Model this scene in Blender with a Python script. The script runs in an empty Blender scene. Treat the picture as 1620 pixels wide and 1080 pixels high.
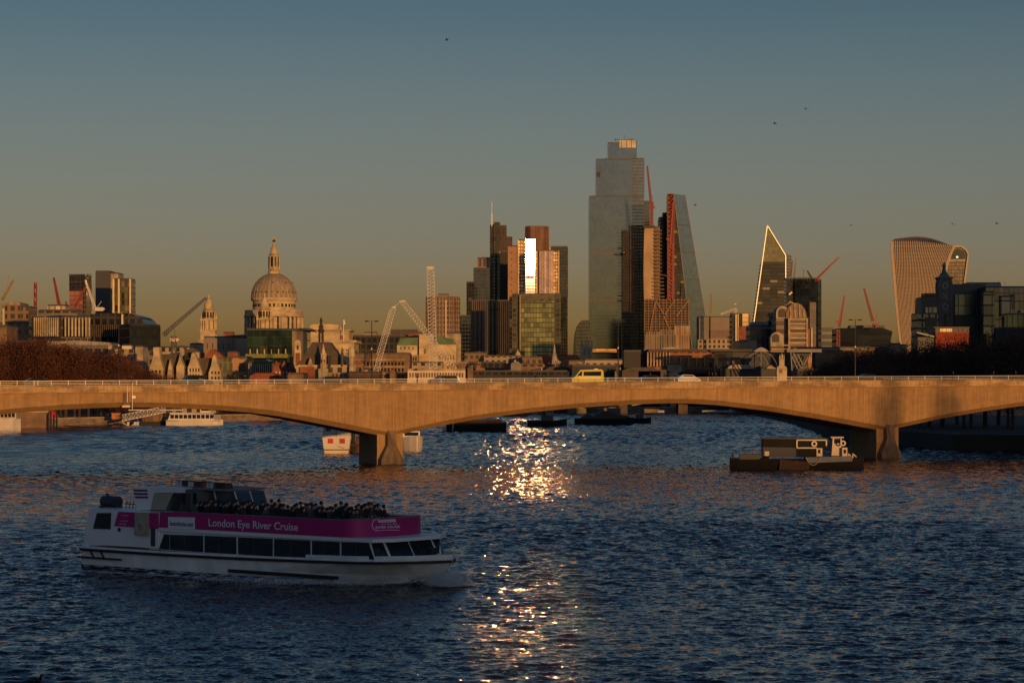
import bpy, math, random
import numpy as np
from mathutils import Vector, Matrix
random.seed(7)
R = math.radians
S = bpy.context.scene
C = S.collection
EYE, F, HOR = 12.5, 3866.0, 604.0
SUN_EL, SUN_AZ = 2.9, 22.0        # elevation, and degrees to the right of straight behind the camera
# ------------------------------------------------------------------ camera
cam_d = bpy.data.cameras.new('camera'); cam = bpy.data.objects.new('camera', cam_d); C.objects.link(cam)
cam.location = (0, 0, EYE); cam.rotation_euler = (R(90), 0, 0)
cam_d.sensor_width = 36; cam_d.lens = 36 * F / 1620
cam_d.shift_y = (HOR - 540) / 1620
cam_d.clip_start = 1; cam_d.clip_end = 60000
S.camera = cam
S.view_settings.view_transform = 'Standard'; S.view_settings.look = 'None'
S.view_settings.exposure = 0; S.view_settings.gamma = 1
S.render.engine = 'CYCLES'
S.cycles.max_bounces = 6; S.cycles.glossy_bounces = 4; S.cycles.diffuse_bounces = 2
S.cycles.sample_clamp_indirect = 350
# ------------------------------------------------------------------ sky and sun
wd = bpy.data.worlds.new('World'); S.world = wd; wd.use_nodes = True
wn = wd.node_tree; wn.nodes.clear()
sky = wn.nodes.new('ShaderNodeTexSky'); sky.sky_type = 'NISHITA'; sky.sun_disc = False
sky.sun_elevation = R(SUN_EL); sky.sun_rotation = R(180 - SUN_AZ)
sky.air_density = 1.0; sky.dust_density = 2.0; sky.ozone_density = 1.0; sky.altitude = 0
bgn = wn.nodes.new('ShaderNodeBackground'); bgn.inputs[1].default_value = 0.10
wo = wn.nodes.new('ShaderNodeOutputWorld')
wn.links.new(bgn.outputs[0], wo.inputs[0])
# the colour of the evening air by height above the horizon, away from the sun and towards it
tc = wn.nodes.new('ShaderNodeTexCoord'); sx = wn.nodes.new('ShaderNodeSeparateXYZ')
wn.links.new(tc.outputs['Generated'], sx.inputs[0])
def sky_ramp(stops):
    rp = wn.nodes.new('ShaderNodeValToRGB'); wn.links.new(sx.outputs[2], rp.inputs[0]); rp.color_ramp.interpolation = 'B_SPLINE'
    e = rp.color_ramp.elements
    for i, (p, c) in enumerate(stops):
        q = e[0] if i == 0 else (e[1] if i == 1 else e.new(p))
        if i == 1: q.position = p
        q.position = p; q.color = (*[v / 14 for v in c], 1)
    return rp.outputs[0]
east = sky_ramp([(0, (3.4, 3.6, 8.3)), (.0125, (3.1, 3.2, 7.0)), (.032, (1.50, 1.72, 4.5)), (.066, (.98, 1.13, 2.12)), (.104, (.82, .95, 1.58)), (.153, (.42, .68, 1.12)), (.3, (.28, .46, .84)), (.55, (.33, .52, .92)), (1, (.5, .75, 1.2))])
west = sky_ramp([(0, (.40, .64, 2.5)), (.1, (.44, .70, 1.8)), (.3, (.5, .8, 1.4)), (1, (.5, .75, 1.2))])
mr = wn.nodes.new('ShaderNodeMapRange'); mr.interpolation_type = 'SMOOTHSTEP'; wn.links.new(sx.outputs[1], mr.inputs[0]); mr.inputs[1].default_value = -.35; mr.inputs[2].default_value = .35
m1 = wn.nodes.new('ShaderNodeMix'); m1.data_type = 'RGBA'; wn.links.new(mr.outputs[0], m1.inputs[0]); wn.links.new(west, m1.inputs[6]); wn.links.new(east, m1.inputs[7])
mx = wn.nodes.new('ShaderNodeMix'); mx.data_type = 'RGBA'; mx.blend_type = 'MULTIPLY'; mx.inputs[0].default_value = 1
wn.links.new(sky.outputs[0], mx.inputs[6]); wn.links.new(m1.outputs[2], mx.inputs[7])
ms = wn.nodes.new('ShaderNodeVectorMath'); ms.operation = 'SCALE'; ms.inputs[3].default_value = 14
wn.links.new(mx.outputs[2], ms.inputs[0]); wn.links.new(ms.outputs[0], bgn.inputs[0])
sun_d = bpy.data.lights.new('sun', 'SUN'); sun = bpy.data.objects.new('sun', sun_d); C.objects.link(sun)
sun_d.energy = 2.9; sun_d.angle = R(0.53); sun_d.color = (1.0, 0.48, 0.14)
SD = Vector((math.sin(R(SUN_AZ)) * math.cos(R(SUN_EL)), -math.cos(R(SUN_AZ)) * math.cos(R(SUN_EL)), math.sin(R(SUN_EL))))
sun.rotation_euler = SD.to_track_quat('Z', 'Y').to_euler()

# ------------------------------------------------------------------ helpers
def P(px, D): return ((px - 810) / F * D, D)
def Z(py, D): return EYE + (HOR - py) / F * D
def at(px, py, D): return Vector(((px - 810) / F * D, D, Z(py, D)))
WORLD = {}
def wloc(o): return WORLD.get(o.name, Vector((0, 0, 0)))
def tag(o, label=None, cat=None, group=None, kind=None):
    if label: o['label'] = label
    if cat: o['category'] = cat
    if group: o['group'] = group
    if kind: o['kind'] = kind
    return o
def thing(name, label, cat, loc=(0, 0, 0), rz=0, group=None):
    o = bpy.data.objects.new(name, None); C.objects.link(o)
    o.location = loc; o.rotation_euler = (0, 0, rz); o.empty_display_size = 1
    WORLD[o.name] = Vector(loc)
    return tag(o, label, cat, group)
def copy_tree(o, parent=None):
    c = o.copy(); C.objects.link(c); c.parent = parent
    for ch in o.children: copy_tree(ch, c)
    return c
class MB:
    def __init__(s): s.v = []; s.f = []; s.m = []; s.cur = 0; s.sm = []; s.smooth = False
    def face(s, idx): s.f.append(tuple(idx)); s.m.append(s.cur); s.sm.append(s.smooth)
    def add(s, vs, fs):
        n = len(s.v); s.v += [tuple(map(float, v)) for v in vs]
        for f in fs: s.face([i + n for i in f])
        return s
    def hexa(s, b, t):
        """four bottom points, four top points, both counter-clockwise from above"""
        return s.add(list(b) + list(t), [(3, 2, 1, 0), (4, 5, 6, 7), (0, 1, 5, 4), (1, 2, 6, 5), (2, 3, 7, 6), (3, 0, 4, 7)])
    def box(s, x0, x1, y0, y1, z0, z1):
        return s.hexa([(x0, y0, z0), (x1, y0, z0), (x1, y1, z0), (x0, y1, z0)], [(x0, y0, z1), (x1, y0, z1), (x1, y1, z1), (x0, y1, z1)])
    def prism(s, foot, z0, z1, foot2=None):
        n = len(foot); f2 = foot2 or foot
        vs = [(x, y, z0) for x, y in foot] + [(x, y, z1) for x, y in f2]
        return s.add(vs, [tuple(range(n - 1, -1, -1)), tuple(range(n, 2 * n))] + [(i, (i + 1) % n, n + (i + 1) % n, n + i) for i in range(n)])
    def wall(s, pts, y0, y1):
        """outline in x,z (counter-clockwise seen from -y) pushed back from y0 to y1"""
        n = len(pts)
        vs = [(x, y0, z) for x, z in pts] + [(x, y1, z) for x, z in pts]
        return s.add(vs, [tuple(range(n)), tuple(range(2 * n - 1, n - 1, -1))] + [((i + 1) % n, i, n + i, n + (i + 1) % n) for i in range(n)])
    def bar(s, a, b, r, r2=None, n=4, cap=True):
        a, b = Vector(a), Vector(b); d = b - a
        if d.length < 1e-6: return s
        d.normalize(); u = d.cross(Vector((0, 0, 1)))
        if u.length < 1e-3: u = Vector((1, 0, 0))
        u.normalize(); w = d.cross(u); r2 = r if r2 is None else r2
        vs = []
        for p, q in ((a, r), (b, r2)):
            for i in range(n):
                g = 2 * math.pi * (i + .5) / n; vs.append(p + (u * math.cos(g) + w * math.sin(g)) * q)
        fs = [(i, (i + 1) % n, n + (i + 1) % n, n + i) for i in range(n)]
        if cap: fs += [tuple(range(n - 1, -1, -1)), tuple(range(n, 2 * n))]
        return s.add(vs, fs)
    def lathe(s, prof, cx, cy, n=32, rib=None):
        """prof: list of (r, z) from bottom to top"""
        vs = []; k = len(prof)
        for r, z in prof:
            for i in range(n):
                g = 2 * math.pi * i / n
                q = r * (1 + (rib(g, z) if rib else 0)); vs.append((cx + q * math.cos(g), cy + q * math.sin(g), z))
        fs = [(j * n + i, j * n + (i + 1) % n, (j + 1) * n + (i + 1) % n, (j + 1) * n + i) for j in range(k - 1) for i in range(n)]
        fs += [tuple(range(n - 1, -1, -1)), tuple(range((k - 1) * n, k * n))]
        return s.add(vs, fs)
    def lattice(s, a, b, w, r, bays, taper=1.0):
        a, b = Vector(a), Vector(b); d = (b - a).normalized()
        u = d.cross(Vector((0, 1, 0)))
        if u.length < .1: u = Vector((1, 0, 0))
        u.normalize(); q = d.cross(u).normalized()
        cs = [(-1, -1), (1, -1), (1, 1), (-1, 1)]
        def pt(t, c):
            h = w * .5 * (1 + (taper - 1) * t); return a.lerp(b, t) + u * c[0] * h + q * c[1] * h
        for c in cs: s.bar(pt(0, c), pt(1, c), r, r, 4)
        for i in range(bays):
            t0, t1 = i / bays, (i + 1) / bays
            for j in range(4):
                c, e = cs[j], cs[(j + 1) % 4]
                s.bar(pt(t0, c), pt(t1, e) if i % 2 else pt(t1, e), r * .6, None, 3, False)
                s.bar(pt(t0, e), pt(t1, c), r * .6, None, 3, False)
                s.bar(pt(t1, c), pt(t1, e), r * .6, None, 3, False)
        return s
    def build(s, name, mats, parent=None, local=False):
        o0 = Vector((0, 0, 0)) if (local or parent is None) else wloc(parent)
        me = bpy.data.meshes.new(name)
        if o0.length > 0: vs = [(x - o0.x, y - o0.y, z - o0.z) for x, y, z in s.v]
        else: vs = s.v
        me.from_pydata(vs, [], s.f)
        if not isinstance(mats, (list, tuple)): mats = [mats]
        for m in mats: me.materials.append(m)
        if len(mats) > 1: me.polygons.foreach_set('material_index', s.m)
        if any(s.sm): me.polygons.foreach_set('use_smooth', s.sm)
        me.update()
        o = bpy.data.objects.new(name, me); C.objects.link(o)
        if parent is not None: o.parent = parent
        if not local: WORLD[o.name] = o0
        return o
def fixn(o):
    import bmesh
    bm = bmesh.new(); bm.from_mesh(o.data); bmesh.ops.recalc_face_normals(bm, faces=bm.faces); bm.to_mesh(o.data); bm.free(); return o

# ------------------------------------------------------------------ materials
def N(nt, t, **kw):
    n = nt.nodes.new(t)
    for k, v in kw.items(): setattr(n, k, v)
    return n
def math_n(nt, op, a, b=None, c=None):
    n = N(nt, 'ShaderNodeMath', operation=op)
    for i, q in enumerate((a, b, c)):
        if q is None: continue
        if isinstance(q, (int, float)): n.inputs[i].default_value = q
        else: nt.links.new(q, n.inputs[i])
    return n.outputs[0]
def mixc(nt, fac, a, b, mode='MIX'):
    n = N(nt, 'ShaderNodeMix', data_type='RGBA', blend_type=mode)
    for i, q in ((0, fac), (6, a), (7, b)):
        if isinstance(q, (int, float)): n.inputs[i].default_value = q
        elif isinstance(q, tuple): n.inputs[i].default_value = (*q, 1) if len(q) == 3 else q
        else: nt.links.new(q, n.inputs[i])
    return n.outputs[2]
def newmat(name):
    m = bpy.data.materials.new(name); m.use_nodes = True; nt = m.node_tree; nt.nodes.clear()
    out = N(nt, 'ShaderNodeOutputMaterial'); b = N(nt, 'ShaderNodeBsdfPrincipled'); nt.links.new(b.outputs[0], out.inputs[0])
    return m, nt, b, out
def ramp(nt, src, lo, hi, a=0.0, b=1.0):
    n = N(nt, 'ShaderNodeMapRange'); nt.links.new(src, n.inputs[0])
    for i, q in enumerate((lo, hi, a, b)): n.inputs[i + 1].default_value = q
    return n.outputs[0]
def pos(nt, scale=(1, 1, 1)):
    g = N(nt, 'ShaderNodeNewGeometry'); mp = N(nt, 'ShaderNodeMapping'); nt.links.new(g.outputs['Position'], mp.inputs[0])
    mp.inputs['Scale'].default_value = scale; return mp.outputs[0]
_mc = {}
def mat(name, col, rough=.75, vary=.25, scale=(.3, .3, .3), metal=0.0, ior=1.45, spec2=None, emit=None):
    """plain surface with uneven tone from two sizes of noise"""
    if name in _mc: return _mc[name]
    m, nt, b, out = newmat(name)
    n1 = N(nt, 'ShaderNodeTexNoise'); n1.inputs['Scale'].default_value = 1; n1.inputs['Detail'].default_value = 5
    nt.links.new(pos(nt, scale), n1.inputs['Vector'])
    f = ramp(nt, n1.outputs[0], .3, .7, 1 - vary, 1 + vary)
    v = N(nt, 'ShaderNodeVectorMath', operation='SCALE'); v.inputs[0].default_value = col; nt.links.new(f, v.inputs[3])
    nt.links.new(v.outputs[0], b.inputs['Base Color'])
    b.inputs['Roughness'].default_value = rough; b.inputs['Metallic'].default_value = metal; b.inputs['IOR'].default_value = ior
    if emit:
        b.inputs['Emission Color'].default_value = (*emit[0], 1); b.inputs['Emission Strength'].default_value = emit[1]
    _mc[name] = m; return m
def facade(name, glass, frame, w, h, fw=.15, fh=.25, vary=.5, rough=.25, ior=1.6, frough=.7, blind=0.0, blindc=(.3, .27, .2), metal=0.0, wob=0.0, bandv=0.0, fior=1.45, tint=None):
    """curtain wall: panes w by h metres between mullions (share fw) and floor bands (share fh)"""
    if name in _mc: return _mc[name]
    if not metal: rough *= .55
    m, nt, b, out = newmat(name)
    g = N(nt, 'ShaderNodeNewGeometry')
    cr = N(nt, 'ShaderNodeVectorMath', operation='CROSS_PRODUCT'); cr.inputs[0].default_value = (0, 0, 1)
    nt.links.new(g.outputs['True Normal'], cr.inputs[1])
    nm = N(nt, 'ShaderNodeVectorMath', operation='NORMALIZE'); nt.links.new(cr.outputs[0], nm.inputs[0])
    dt = N(nt, 'ShaderNodeVectorMath', operation='DOT_PRODUCT'); nt.links.new(nm.outputs[0], dt.inputs[0]); nt.links.new(g.outputs['Position'], dt.inputs[1])
    sp = N(nt, 'ShaderNodeSeparateXYZ'); nt.links.new(g.outputs['Position'], sp.inputs[0])
    u = math_n(nt, 'DIVIDE', dt.outputs['Value'], w); v = math_n(nt, 'DIVIDE', sp.outputs[2], h)
    fu = math_n(nt, 'FRACT', u); fv = math_n(nt, 'FRACT', v)
    mk = math_n(nt, 'MAXIMUM', math_n(nt, 'LESS_THAN', fu, fw), math_n(nt, 'LESS_THAN', fv, fh))
    cb = N(nt, 'ShaderNodeCombineXYZ'); nt.links.new(math_n(nt, 'FLOOR', u), cb.inputs[0]); nt.links.new(math_n(nt, 'FLOOR', v), cb.inputs[1])
    wn_ = N(nt, 'ShaderNodeTexWhiteNoise', noise_dimensions='2D'); nt.links.new(cb.outputs[0], wn_.inputs['Vector'])
    f = ramp(nt, wn_.outputs[0], 0, 1, 1 - vary, 1 + vary)
    n1 = N(nt, 'ShaderNodeTexNoise'); n1.inputs['Scale'].default_value = 1; nt.links.new(pos(nt, (.04, .04, .08)), n1.inputs['Vector'])
    f = math_n(nt, 'MULTIPLY', f, ramp(nt, n1.outputs[0], .3, .7, .7, 1.3))
    sc = N(nt, 'ShaderNodeVectorMath', operation='SCALE'); sc.inputs[0].default_value = glass; nt.links.new(f, sc.inputs[3])
    gc = sc.outputs[0]
    if blind > 0:
        bl = math_n(nt, 'GREATER_THAN', wn_.outputs[0], 1 - blind); gc = mixc(nt, bl, gc, blindc)
    fsc = N(nt, 'ShaderNodeVectorMath', operation='SCALE'); fsc.inputs[0].default_value = frame
    nt.links.new(ramp(nt, n1.outputs[0], .3, .7, .85, 1.15), fsc.inputs[3])
    nt.links.new(mixc(nt, mk, gc, fsc.outputs[0]), b.inputs['Base Color'])
    nt.links.new(ramp(nt, mk, 0, 1, rough, frough), b.inputs['Roughness'])
    q_ = math_n(nt, 'MULTIPLY', ramp(nt, n1.outputs[0], .3, .7, .975, 1.025), ramp(nt, wn_.outputs[0], 0, 1, .965, 1.03))
    nt.links.new(math_n(nt, 'MAXIMUM', math_n(nt, 'MULTIPLY', ramp(nt, mk, 0, 1, ior, fior), q_), 1.15), b.inputs['IOR'])
    if tint: b.inputs['Specular Tint'].default_value = (*tint, 1)
    if metal: nt.links.new(ramp(nt, mk, 0, 1, metal, 0.0), b.inputs['Metallic'])
    if wob:
        # every pane hangs a touch differently in its frame
        w2 = N(nt, 'ShaderNodeVectorMath', operation='SUBTRACT'); nt.links.new(wn_.outputs['Color'], w2.inputs[0]); w2.inputs[1].default_value = (.5, .5, .5)
        w3 = N(nt, 'ShaderNodeVectorMath', operation='SCALE'); nt.links.new(w2.outputs[0], w3.inputs[0]); w3.inputs[3].default_value = wob
        w4 = N(nt, 'ShaderNodeVectorMath', operation='ADD'); nt.links.new(g.outputs['Normal'], w4.inputs[0]); nt.links.new(w3.outputs[0], w4.inputs[1])
        w5 = N(nt, 'ShaderNodeVectorMath', operation='NORMALIZE'); nt.links.new(w4.outputs[0], w5.inputs[0])
        nt.links.new(w5.outputs[0], b.inputs['Normal'])
    _mc[name] = m; return m

STONE = mat('portland_stone', (.49, .39, .235), .85, .35, (.15, .15, .3))
STONE2 = mat('weathered_stone', (.36, .29, .20), .85, .4, (.3, .3, .3))
LEAD = mat('lead_roof', (.30, .27, .25), .6, .2, (.3, .3, .1))
SLATE = mat('slate_roof', (.075, .06, .05), .7, .3, (.5, .5, .5))
BRICK = mat('red_brick', (.26, .085, .045), .85, .3, (.5, .5, .5))
BROWN = mat('brown_brick', (.20, .13, .08), .85, .3, (.3, .3, .3))
GREYC = mat('grey_concrete', (.26, .24, .21), .85, .2, (.1, .1, .2))
DARKC = mat('dark_cladding', (.05, .05, .052), .5, .3, (.1, .1, .2))
COPPER = mat('green_copper', (.09, .16, .08), .7, .3, (.2, .2, .2))
WHITE = mat('white_paint', (.72, .72, .70), .45, .08, (.6, .6, .6))
CREAM = mat('cream_paint', (.62, .52, .38), .6, .15, (.3, .3, .3))
BLACK = mat('black_paint', (.015, .015, .016), .5, .3, (1, 1, 1))
STEEL = mat('grey_steel', (.18, .18, .18), .5, .2, (1, 1, 1))
WSTEEL = mat('white_steel', (.62, .58, .54), .5, .15, (1, 1, 1))
REDST = mat('red_steel', (.24, .035, .028), .5, .15, (1, 1, 1))
BLUEST = mat('blue_steel', (.06, .075, .11), .5, .15, (1, 1, 1))
DGLASS = mat('dark_glass', (.012, .014, .018), .12, .3, (.5, .5, .5), ior=1.55)
RUST = mat('rusty_steel', (.10, .045, .025), .8, .5, (.8, .8, .8))
GOLD = mat('gilded_metal', (.8, .5, .15), .3, .1, metal=1.0)
# ------------------------------------------------------------------ river
def river():
    def axis(segs):
        out = [segs[0][0]]
        for a, b, d in segs:
            n = max(1, int(round((b - a) / d))); out += [a + (b - a) * (i + 1) / n for i in range(n)]
        return np.array(out)
    ys = axis([(-900, 60, 60), (60, 95, 5), (95, 160, .15), (160, 220, .26), (220, 430, .55), (430, 1000, 1.15), (1000, 1100, 12), (1100, 1300, 50)])
    xs = axis([(-900, -150, 50), (-150, -75, 3), (-75, -36, .6), (-36, 36, .21), (36, 95, .6), (95, 160, 6), (160, 400, 30)])
    X, Y = np.meshgrid(xs, ys)
    rng = np.random.default_rng(3)
    H = np.zeros_like(X); DX = np.zeros_like(X); DY = np.zeros_like(X)
    for i in range(150):
        lam = 0.5 * (2.6 / 0.5) ** rng.random()
        th = R(80) + rng.normal() * .85
        k = 2 * np.pi / lam; kx, ky = k * math.cos(th), k * math.sin(th)
        far = np.where(Y > 430, 0.0, 1.0)
        amp = far * 0.0036 * lam ** 0.9 * (0.6 + .8 * rng.random())
        ph = rng.random() * 6.283
        q = X * kx + Y * ky + ph
        H += amp * np.cos(q)
        DX -= .8 * amp * math.cos(th) * np.sin(q); DY -= .8 * amp * math.sin(th) * np.sin(q)
    fm = Y > 430; XF, YF = X[fm], Y[fm]; HF = np.zeros_like(XF)
    for i in range(70):
        lam = 2.3 * (5.0 / 2.3) ** rng.random(); th = R(80) + rng.normal() * .8; k = 2 * np.pi / lam
        HF += 0.0062 * lam ** .9 * (.5 + rng.random()) * np.cos(XF * k * math.cos(th) + YF * k * math.sin(th) + rng.random() * 6.283)
    H[fm] = HF
    # gusts: calmer and rougher patches
    g = 1 + .35 * np.sin(X * .05 + 1.2 + .7 * np.sin(Y * .021)) * np.sin(Y * .037 + .9 * np.sin(X * .03))
    fade = np.clip((Y - 80) / 15, 0, 1) * np.clip((1000 - Y) / 60, 0, 1) * np.clip((X + 150) / 60, 0, 1) * np.clip((150 - X) / 50, 0, 1)
    H *= g * fade; DX *= fade; DY *= fade
    # wash of the cruise boat: bow wave and stern wake fan out from its line
    cx, sx_ = math.cos(BOAT_ANG), math.sin(BOAT_ANG)
    ux = (X - BOAT_LOC[0]) * cx + (Y - BOAT_LOC[1]) * sx_; vy = -(X - BOAT_LOC[0]) * sx_ + (Y - BOAT_LOC[1]) * cx
    beh = 28.6 - ux
    for s in (-1, 1):
        off = s * vy - (np.clip(beh, 0, 80) * .30 + 1.0)
        H += np.where((beh > 0) & (beh < 70), .2 * np.exp(-(off / 1.1) ** 2) * np.exp(-beh / 26) * (1 + .4 * np.sin(beh * 1.7)), 0)
    H += np.where(ux < 0, .12 * np.sin(ux * 1.3) * np.exp(-(vy / 4) ** 2) * np.exp(ux / 25), 0)
    H += .22 * np.exp(-((ux - 28.4) / 1.6) ** 2 - (vy / 1.8) ** 2)
    co = np.stack([X + DX, Y + DY, H], -1).reshape(-1, 3).astype(np.float32)
    ny, nx = X.shape
    idx = np.arange(nx * ny).reshape(ny, nx)
    q = np.stack([idx[:-1, :-1], idx[:-1, 1:], idx[1:, 1:], idx[1:, :-1]], -1).reshape(-1, 4).astype(np.int32)
    me = bpy.data.meshes.new('river'); me.vertices.add(len(co)); me.vertices.foreach_set('co', co.ravel())
    me.loops.add(q.size); me.loops.foreach_set('vertex_index', q.ravel())
    me.polygons.add(len(q)); me.polygons.foreach_set('loop_start', np.arange(0, q.size, 4, dtype=np.int32))
    try: me.polygons.foreach_set('loop_total', np.full(len(q), 4, dtype=np.int32))
    except Exception: pass
    me.polygons.foreach_set('use_smooth', np.ones(len(q), dtype=bool))
    me.update(calc_edges=True)
    m, nt, b, out = newmat('river_water')
    b.inputs['Base Color'].default_value = (.006, .013, .018, 1); b.inputs['Roughness'].default_value = .06; b.inputs['IOR'].default_value = 1.333
    g = N(nt, 'ShaderNodeNewGeometry'); nrm = g.outputs['Normal']
    for scl, k, det in (((4.0, 5.2, 1), 1.1, 4), ((.35, .6, 1), .48, 2)):
        n1 = N(nt, 'ShaderNodeTexNoise'); n1.inputs['Scale'].default_value = 1; n1.inputs['Detail'].default_value = det
        nt.links.new(pos(nt, scl), n1.inputs['Vector'])
        q = N(nt, 'ShaderNodeVectorMath', operation='SUBTRACT'); nt.links.new(n1.outputs['Color'], q.inputs[0]); q.inputs[1].default_value = (.5, .5, .5)
        q2 = N(nt, 'ShaderNodeVectorMath', operation='MULTIPLY'); nt.links.new(q.outputs[0], q2.inputs[0]); q2.inputs[1].default_value = (k, k, 0)
        q3 = N(nt, 'ShaderNodeVectorMath', operation='ADD'); nt.links.new(nrm, q3.inputs[0]); nt.links.new(q2.outputs[0], q3.inputs[1]); nrm = q3.outputs[0]
    q4 = N(nt, 'ShaderNodeVectorMath', operation='NORMALIZE'); nt.links.new(nrm, q4.inputs[0]); nt.links.new(q4.outputs[0], b.inputs['Normal'])
    me.materials.append(m)
    o = bpy.data.objects.new('river', me); C.objects.link(o); tag(o, kind='structure')
BOAT_ANG = math.atan2(-.632, .775)
BOAT_LOC = (-29.2 + 3.5 * .632, 164.9 + 3.5 * .775)
river()

# ------------------------------------------------------------------ banks
EARTH = mat('dark_earth', (.06, .05, .04), .95, .3, (.05, .05, .05))
ASPH = mat('asphalt', (.05, .05, .05), .9, .2, (.5, .5, .5))
def land(name, foot, z=3.0):
    mb = MB(); mb.prism(foot, -3, z); o = mb.build(name, EARTH); tag(o, kind='structure'); return o
NB = [(-150, 560), (-139, 690), (-108, 742), (-75, 800), (-40, 880), (5, 960), (60, 1010), (130, 1040), (1400, 1200), (9000, 4000), (9000, 15000), (-9000, 15000), (-9000, 500), (-700, 500)]
land('north_bank_ground', NB, 1.7)
SB = [(100, -900), (108, 200), (104, 405), (92, 438), (80, 442), (74, 480), (72, 560), (84, 732), (92, 940), (160, 1000), (700, 1100), (3000, 1100), (3000, -900)]
land('south_bank_ground', SB)
# river wall (embankment) along the north bank with its coping
EMB = thing('embankment_wall', 'long stone river wall with coping along the north bank behind the bridge', 'river wall', (-139, 690, 0))
mb = MB(); cp = MB()
pts = NB[:8]
for (xa, ya), (xb, yb) in zip(pts, pts[1:]):
    dx, dy = xb - xa, yb - ya; L = math.hypot(dx, dy); nx, ny = dy / L, -dx / L
    mb.prism([(xa + nx * .6, ya + ny * .6), (xb + nx * .6, yb + ny * .6), (xb - nx, yb - ny), (xa - nx, ya - ny)], -2, 1.9)
    cp.prism([(xa + nx * .9, ya + ny * .9), (xb + nx * .9, yb + ny * .9), (xb - nx * .2, yb - ny * .2), (xa - nx * .2, ya - ny * .2)], 1.9, 2.25)
mb.build('wall', mat('embankment_granite', (.22, .17, .12), .9, .4, (.4, .4, .8)), EMB); cp.build('coping', STONE2, EMB)

# ------------------------------------------------------------------ road bridge
BR = math.atan(.376); BC, BS = math.cos(BR), math.sin(BR); BP = (-18.4, 370.0)
def bt(px, n=0.0):
    k = (px - 810) / F
    return (370 * k + k * n * BC + 18.4 + n * BS) / (BC - k * BS)
def by(t, n=0.0): return 370 + t * BS + n * BC
def bz(px, py, n=0.0): return EYE + (HOR - py) / F * by(bt(px, n), n)
prof_px = [(-60, 655), (0, 648), (50, 643.5), (100, 640), (150, 637.5), (200, 636), (250, 636.6), (300, 638.5), (350, 641), (400, 645), (440, 650), (480, 657), (540, 668.5), (600, 680.5), (618, 684), (640, 679), (700, 666), (760, 655.5),
           (840, 645), (920, 637.5), (1000, 632.5), (1060, 630.5), (1100, 631), (1140, 633.5), (1220, 642.7), (1300, 655.5), (1383, 671), (1403, 675), (1430, 669), (1500, 654), (1560, 644), (1620, 635.5), (1700, 629)]
PT = [bt(p) for p, _ in prof_px]; PZ = [bz(p, q) for p, q in prof_px]
T0, T1 = -150.0, 200.0
def zbot(t):
    if t < PT[0]:
        d = PT[0] - t; return PZ[0] - .055 * d if d < 34 else PZ[0] - .055 * 34 + .05 * (d - 34)
    if t > PT[-1]:
        d = t - PT[-1]; return max(PZ[-1] - .0022 * d * d, 2)
    return float(np.interp(t, PT, PZ))
def zdeck(t): return 12.30 + .0056 * t
W_ = 15.0
CONC = None
def concrete():
    m, nt, b, out = newmat('board_marked_concrete')
    n1 = N(nt, 'ShaderNodeTexNoise'); n1.inputs['Scale'].default_value = 1; n1.inputs['Detail'].default_value = 8; n1.inputs['Roughness'].default_value = .65
    nt.links.new(pos(nt, (3.4, 3.4, .14)), n1.inputs['Vector'])
    n2 = N(nt, 'ShaderNodeTexNoise'); n2.inputs['Scale'].default_value = 1; n2.inputs['Detail'].default_value = 6
    nt.links.new(pos(nt, (.16, .16, .12)), n2.inputs['Vector'])
    n3 = N(nt, 'ShaderNodeTexNoise'); n3.inputs['Scale'].default_value = 1; n3.inputs['Detail'].default_value = 8
    nt.links.new(pos(nt, (.7, .7, 1.2)), n3.inputs['Vector'])
    f = math_n(nt, 'MULTIPLY', ramp(nt, n1.outputs[0], .3, .7, .72, 1.22), ramp(nt, n2.outputs[0], .3, .7, .9, 1.1))
    f = math_n(nt, 'MULTIPLY', f, ramp(nt, n3.outputs[0], .35, .7, .9, 1.12))
    v = N(nt, 'ShaderNodeVectorMath', operation='SCALE'); v.inputs[0].default_value = (.335, .205, .09); nt.links.new(f, v.inputs[3])
    nt.links.new(v.outputs[0], b.inputs['Base Color']); b.inputs['Roughness'].default_value = .85
    bp_ = N(nt, 'ShaderNodeBump'); bp_.inputs['Strength'].default_value = .35; bp_.inputs['Distance'].default_value = .05
    nt.links.new(n1.outputs[0], bp_.inputs['Height']); nt.links.new(bp_.outputs[0], b.inputs['Normal'])
    return m
CONC = concrete()
def ledge_mat():
    m, nt, b, out = newmat('stained_ledge_concrete')
    n1 = N(nt, 'ShaderNodeTexNoise'); n1.inputs['Scale'].default_value = 1; n1.inputs['Detail'].default_value = 6
    nt.links.new(pos(nt, (.25, .25, .9)), n1.inputs['Vector'])
    n2 = N(nt, 'ShaderNodeTexNoise'); n2.inputs['Scale'].default_value = 1; n2.inputs['Detail'].default_value = 5
    nt.links.new(pos(nt, (3, 3, .5)), n2.inputs['Vector'])
    f = math_n(nt, 'MULTIPLY', ramp(nt, n1.outputs[0], .42, .56, .62, 1.12), ramp(nt, n2.outputs[0], .3, .7, .75, 1.2))
    v = N(nt, 'ShaderNodeVectorMath', operation='SCALE'); v.inputs[0].default_value = (.40, .27, .14); nt.links.new(f, v.inputs[3])
    nt.links.new(v.outputs[0], b.inputs['Base Color']); b.inputs['Roughness'].default_value = .85
    return m
LEDGE = ledge_mat()
bridge = thing('road_bridge', 'long low concrete river bridge with shallow arched spans lit orange by the sun', 'bridge', (BP[0], BP[1], 0), BR)
ts = sorted(set([T0 + i * 2.0 for i in range(int((T1 - T0) / 2) + 1)] + [p for p in PT if T0 < p < T1]))
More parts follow.
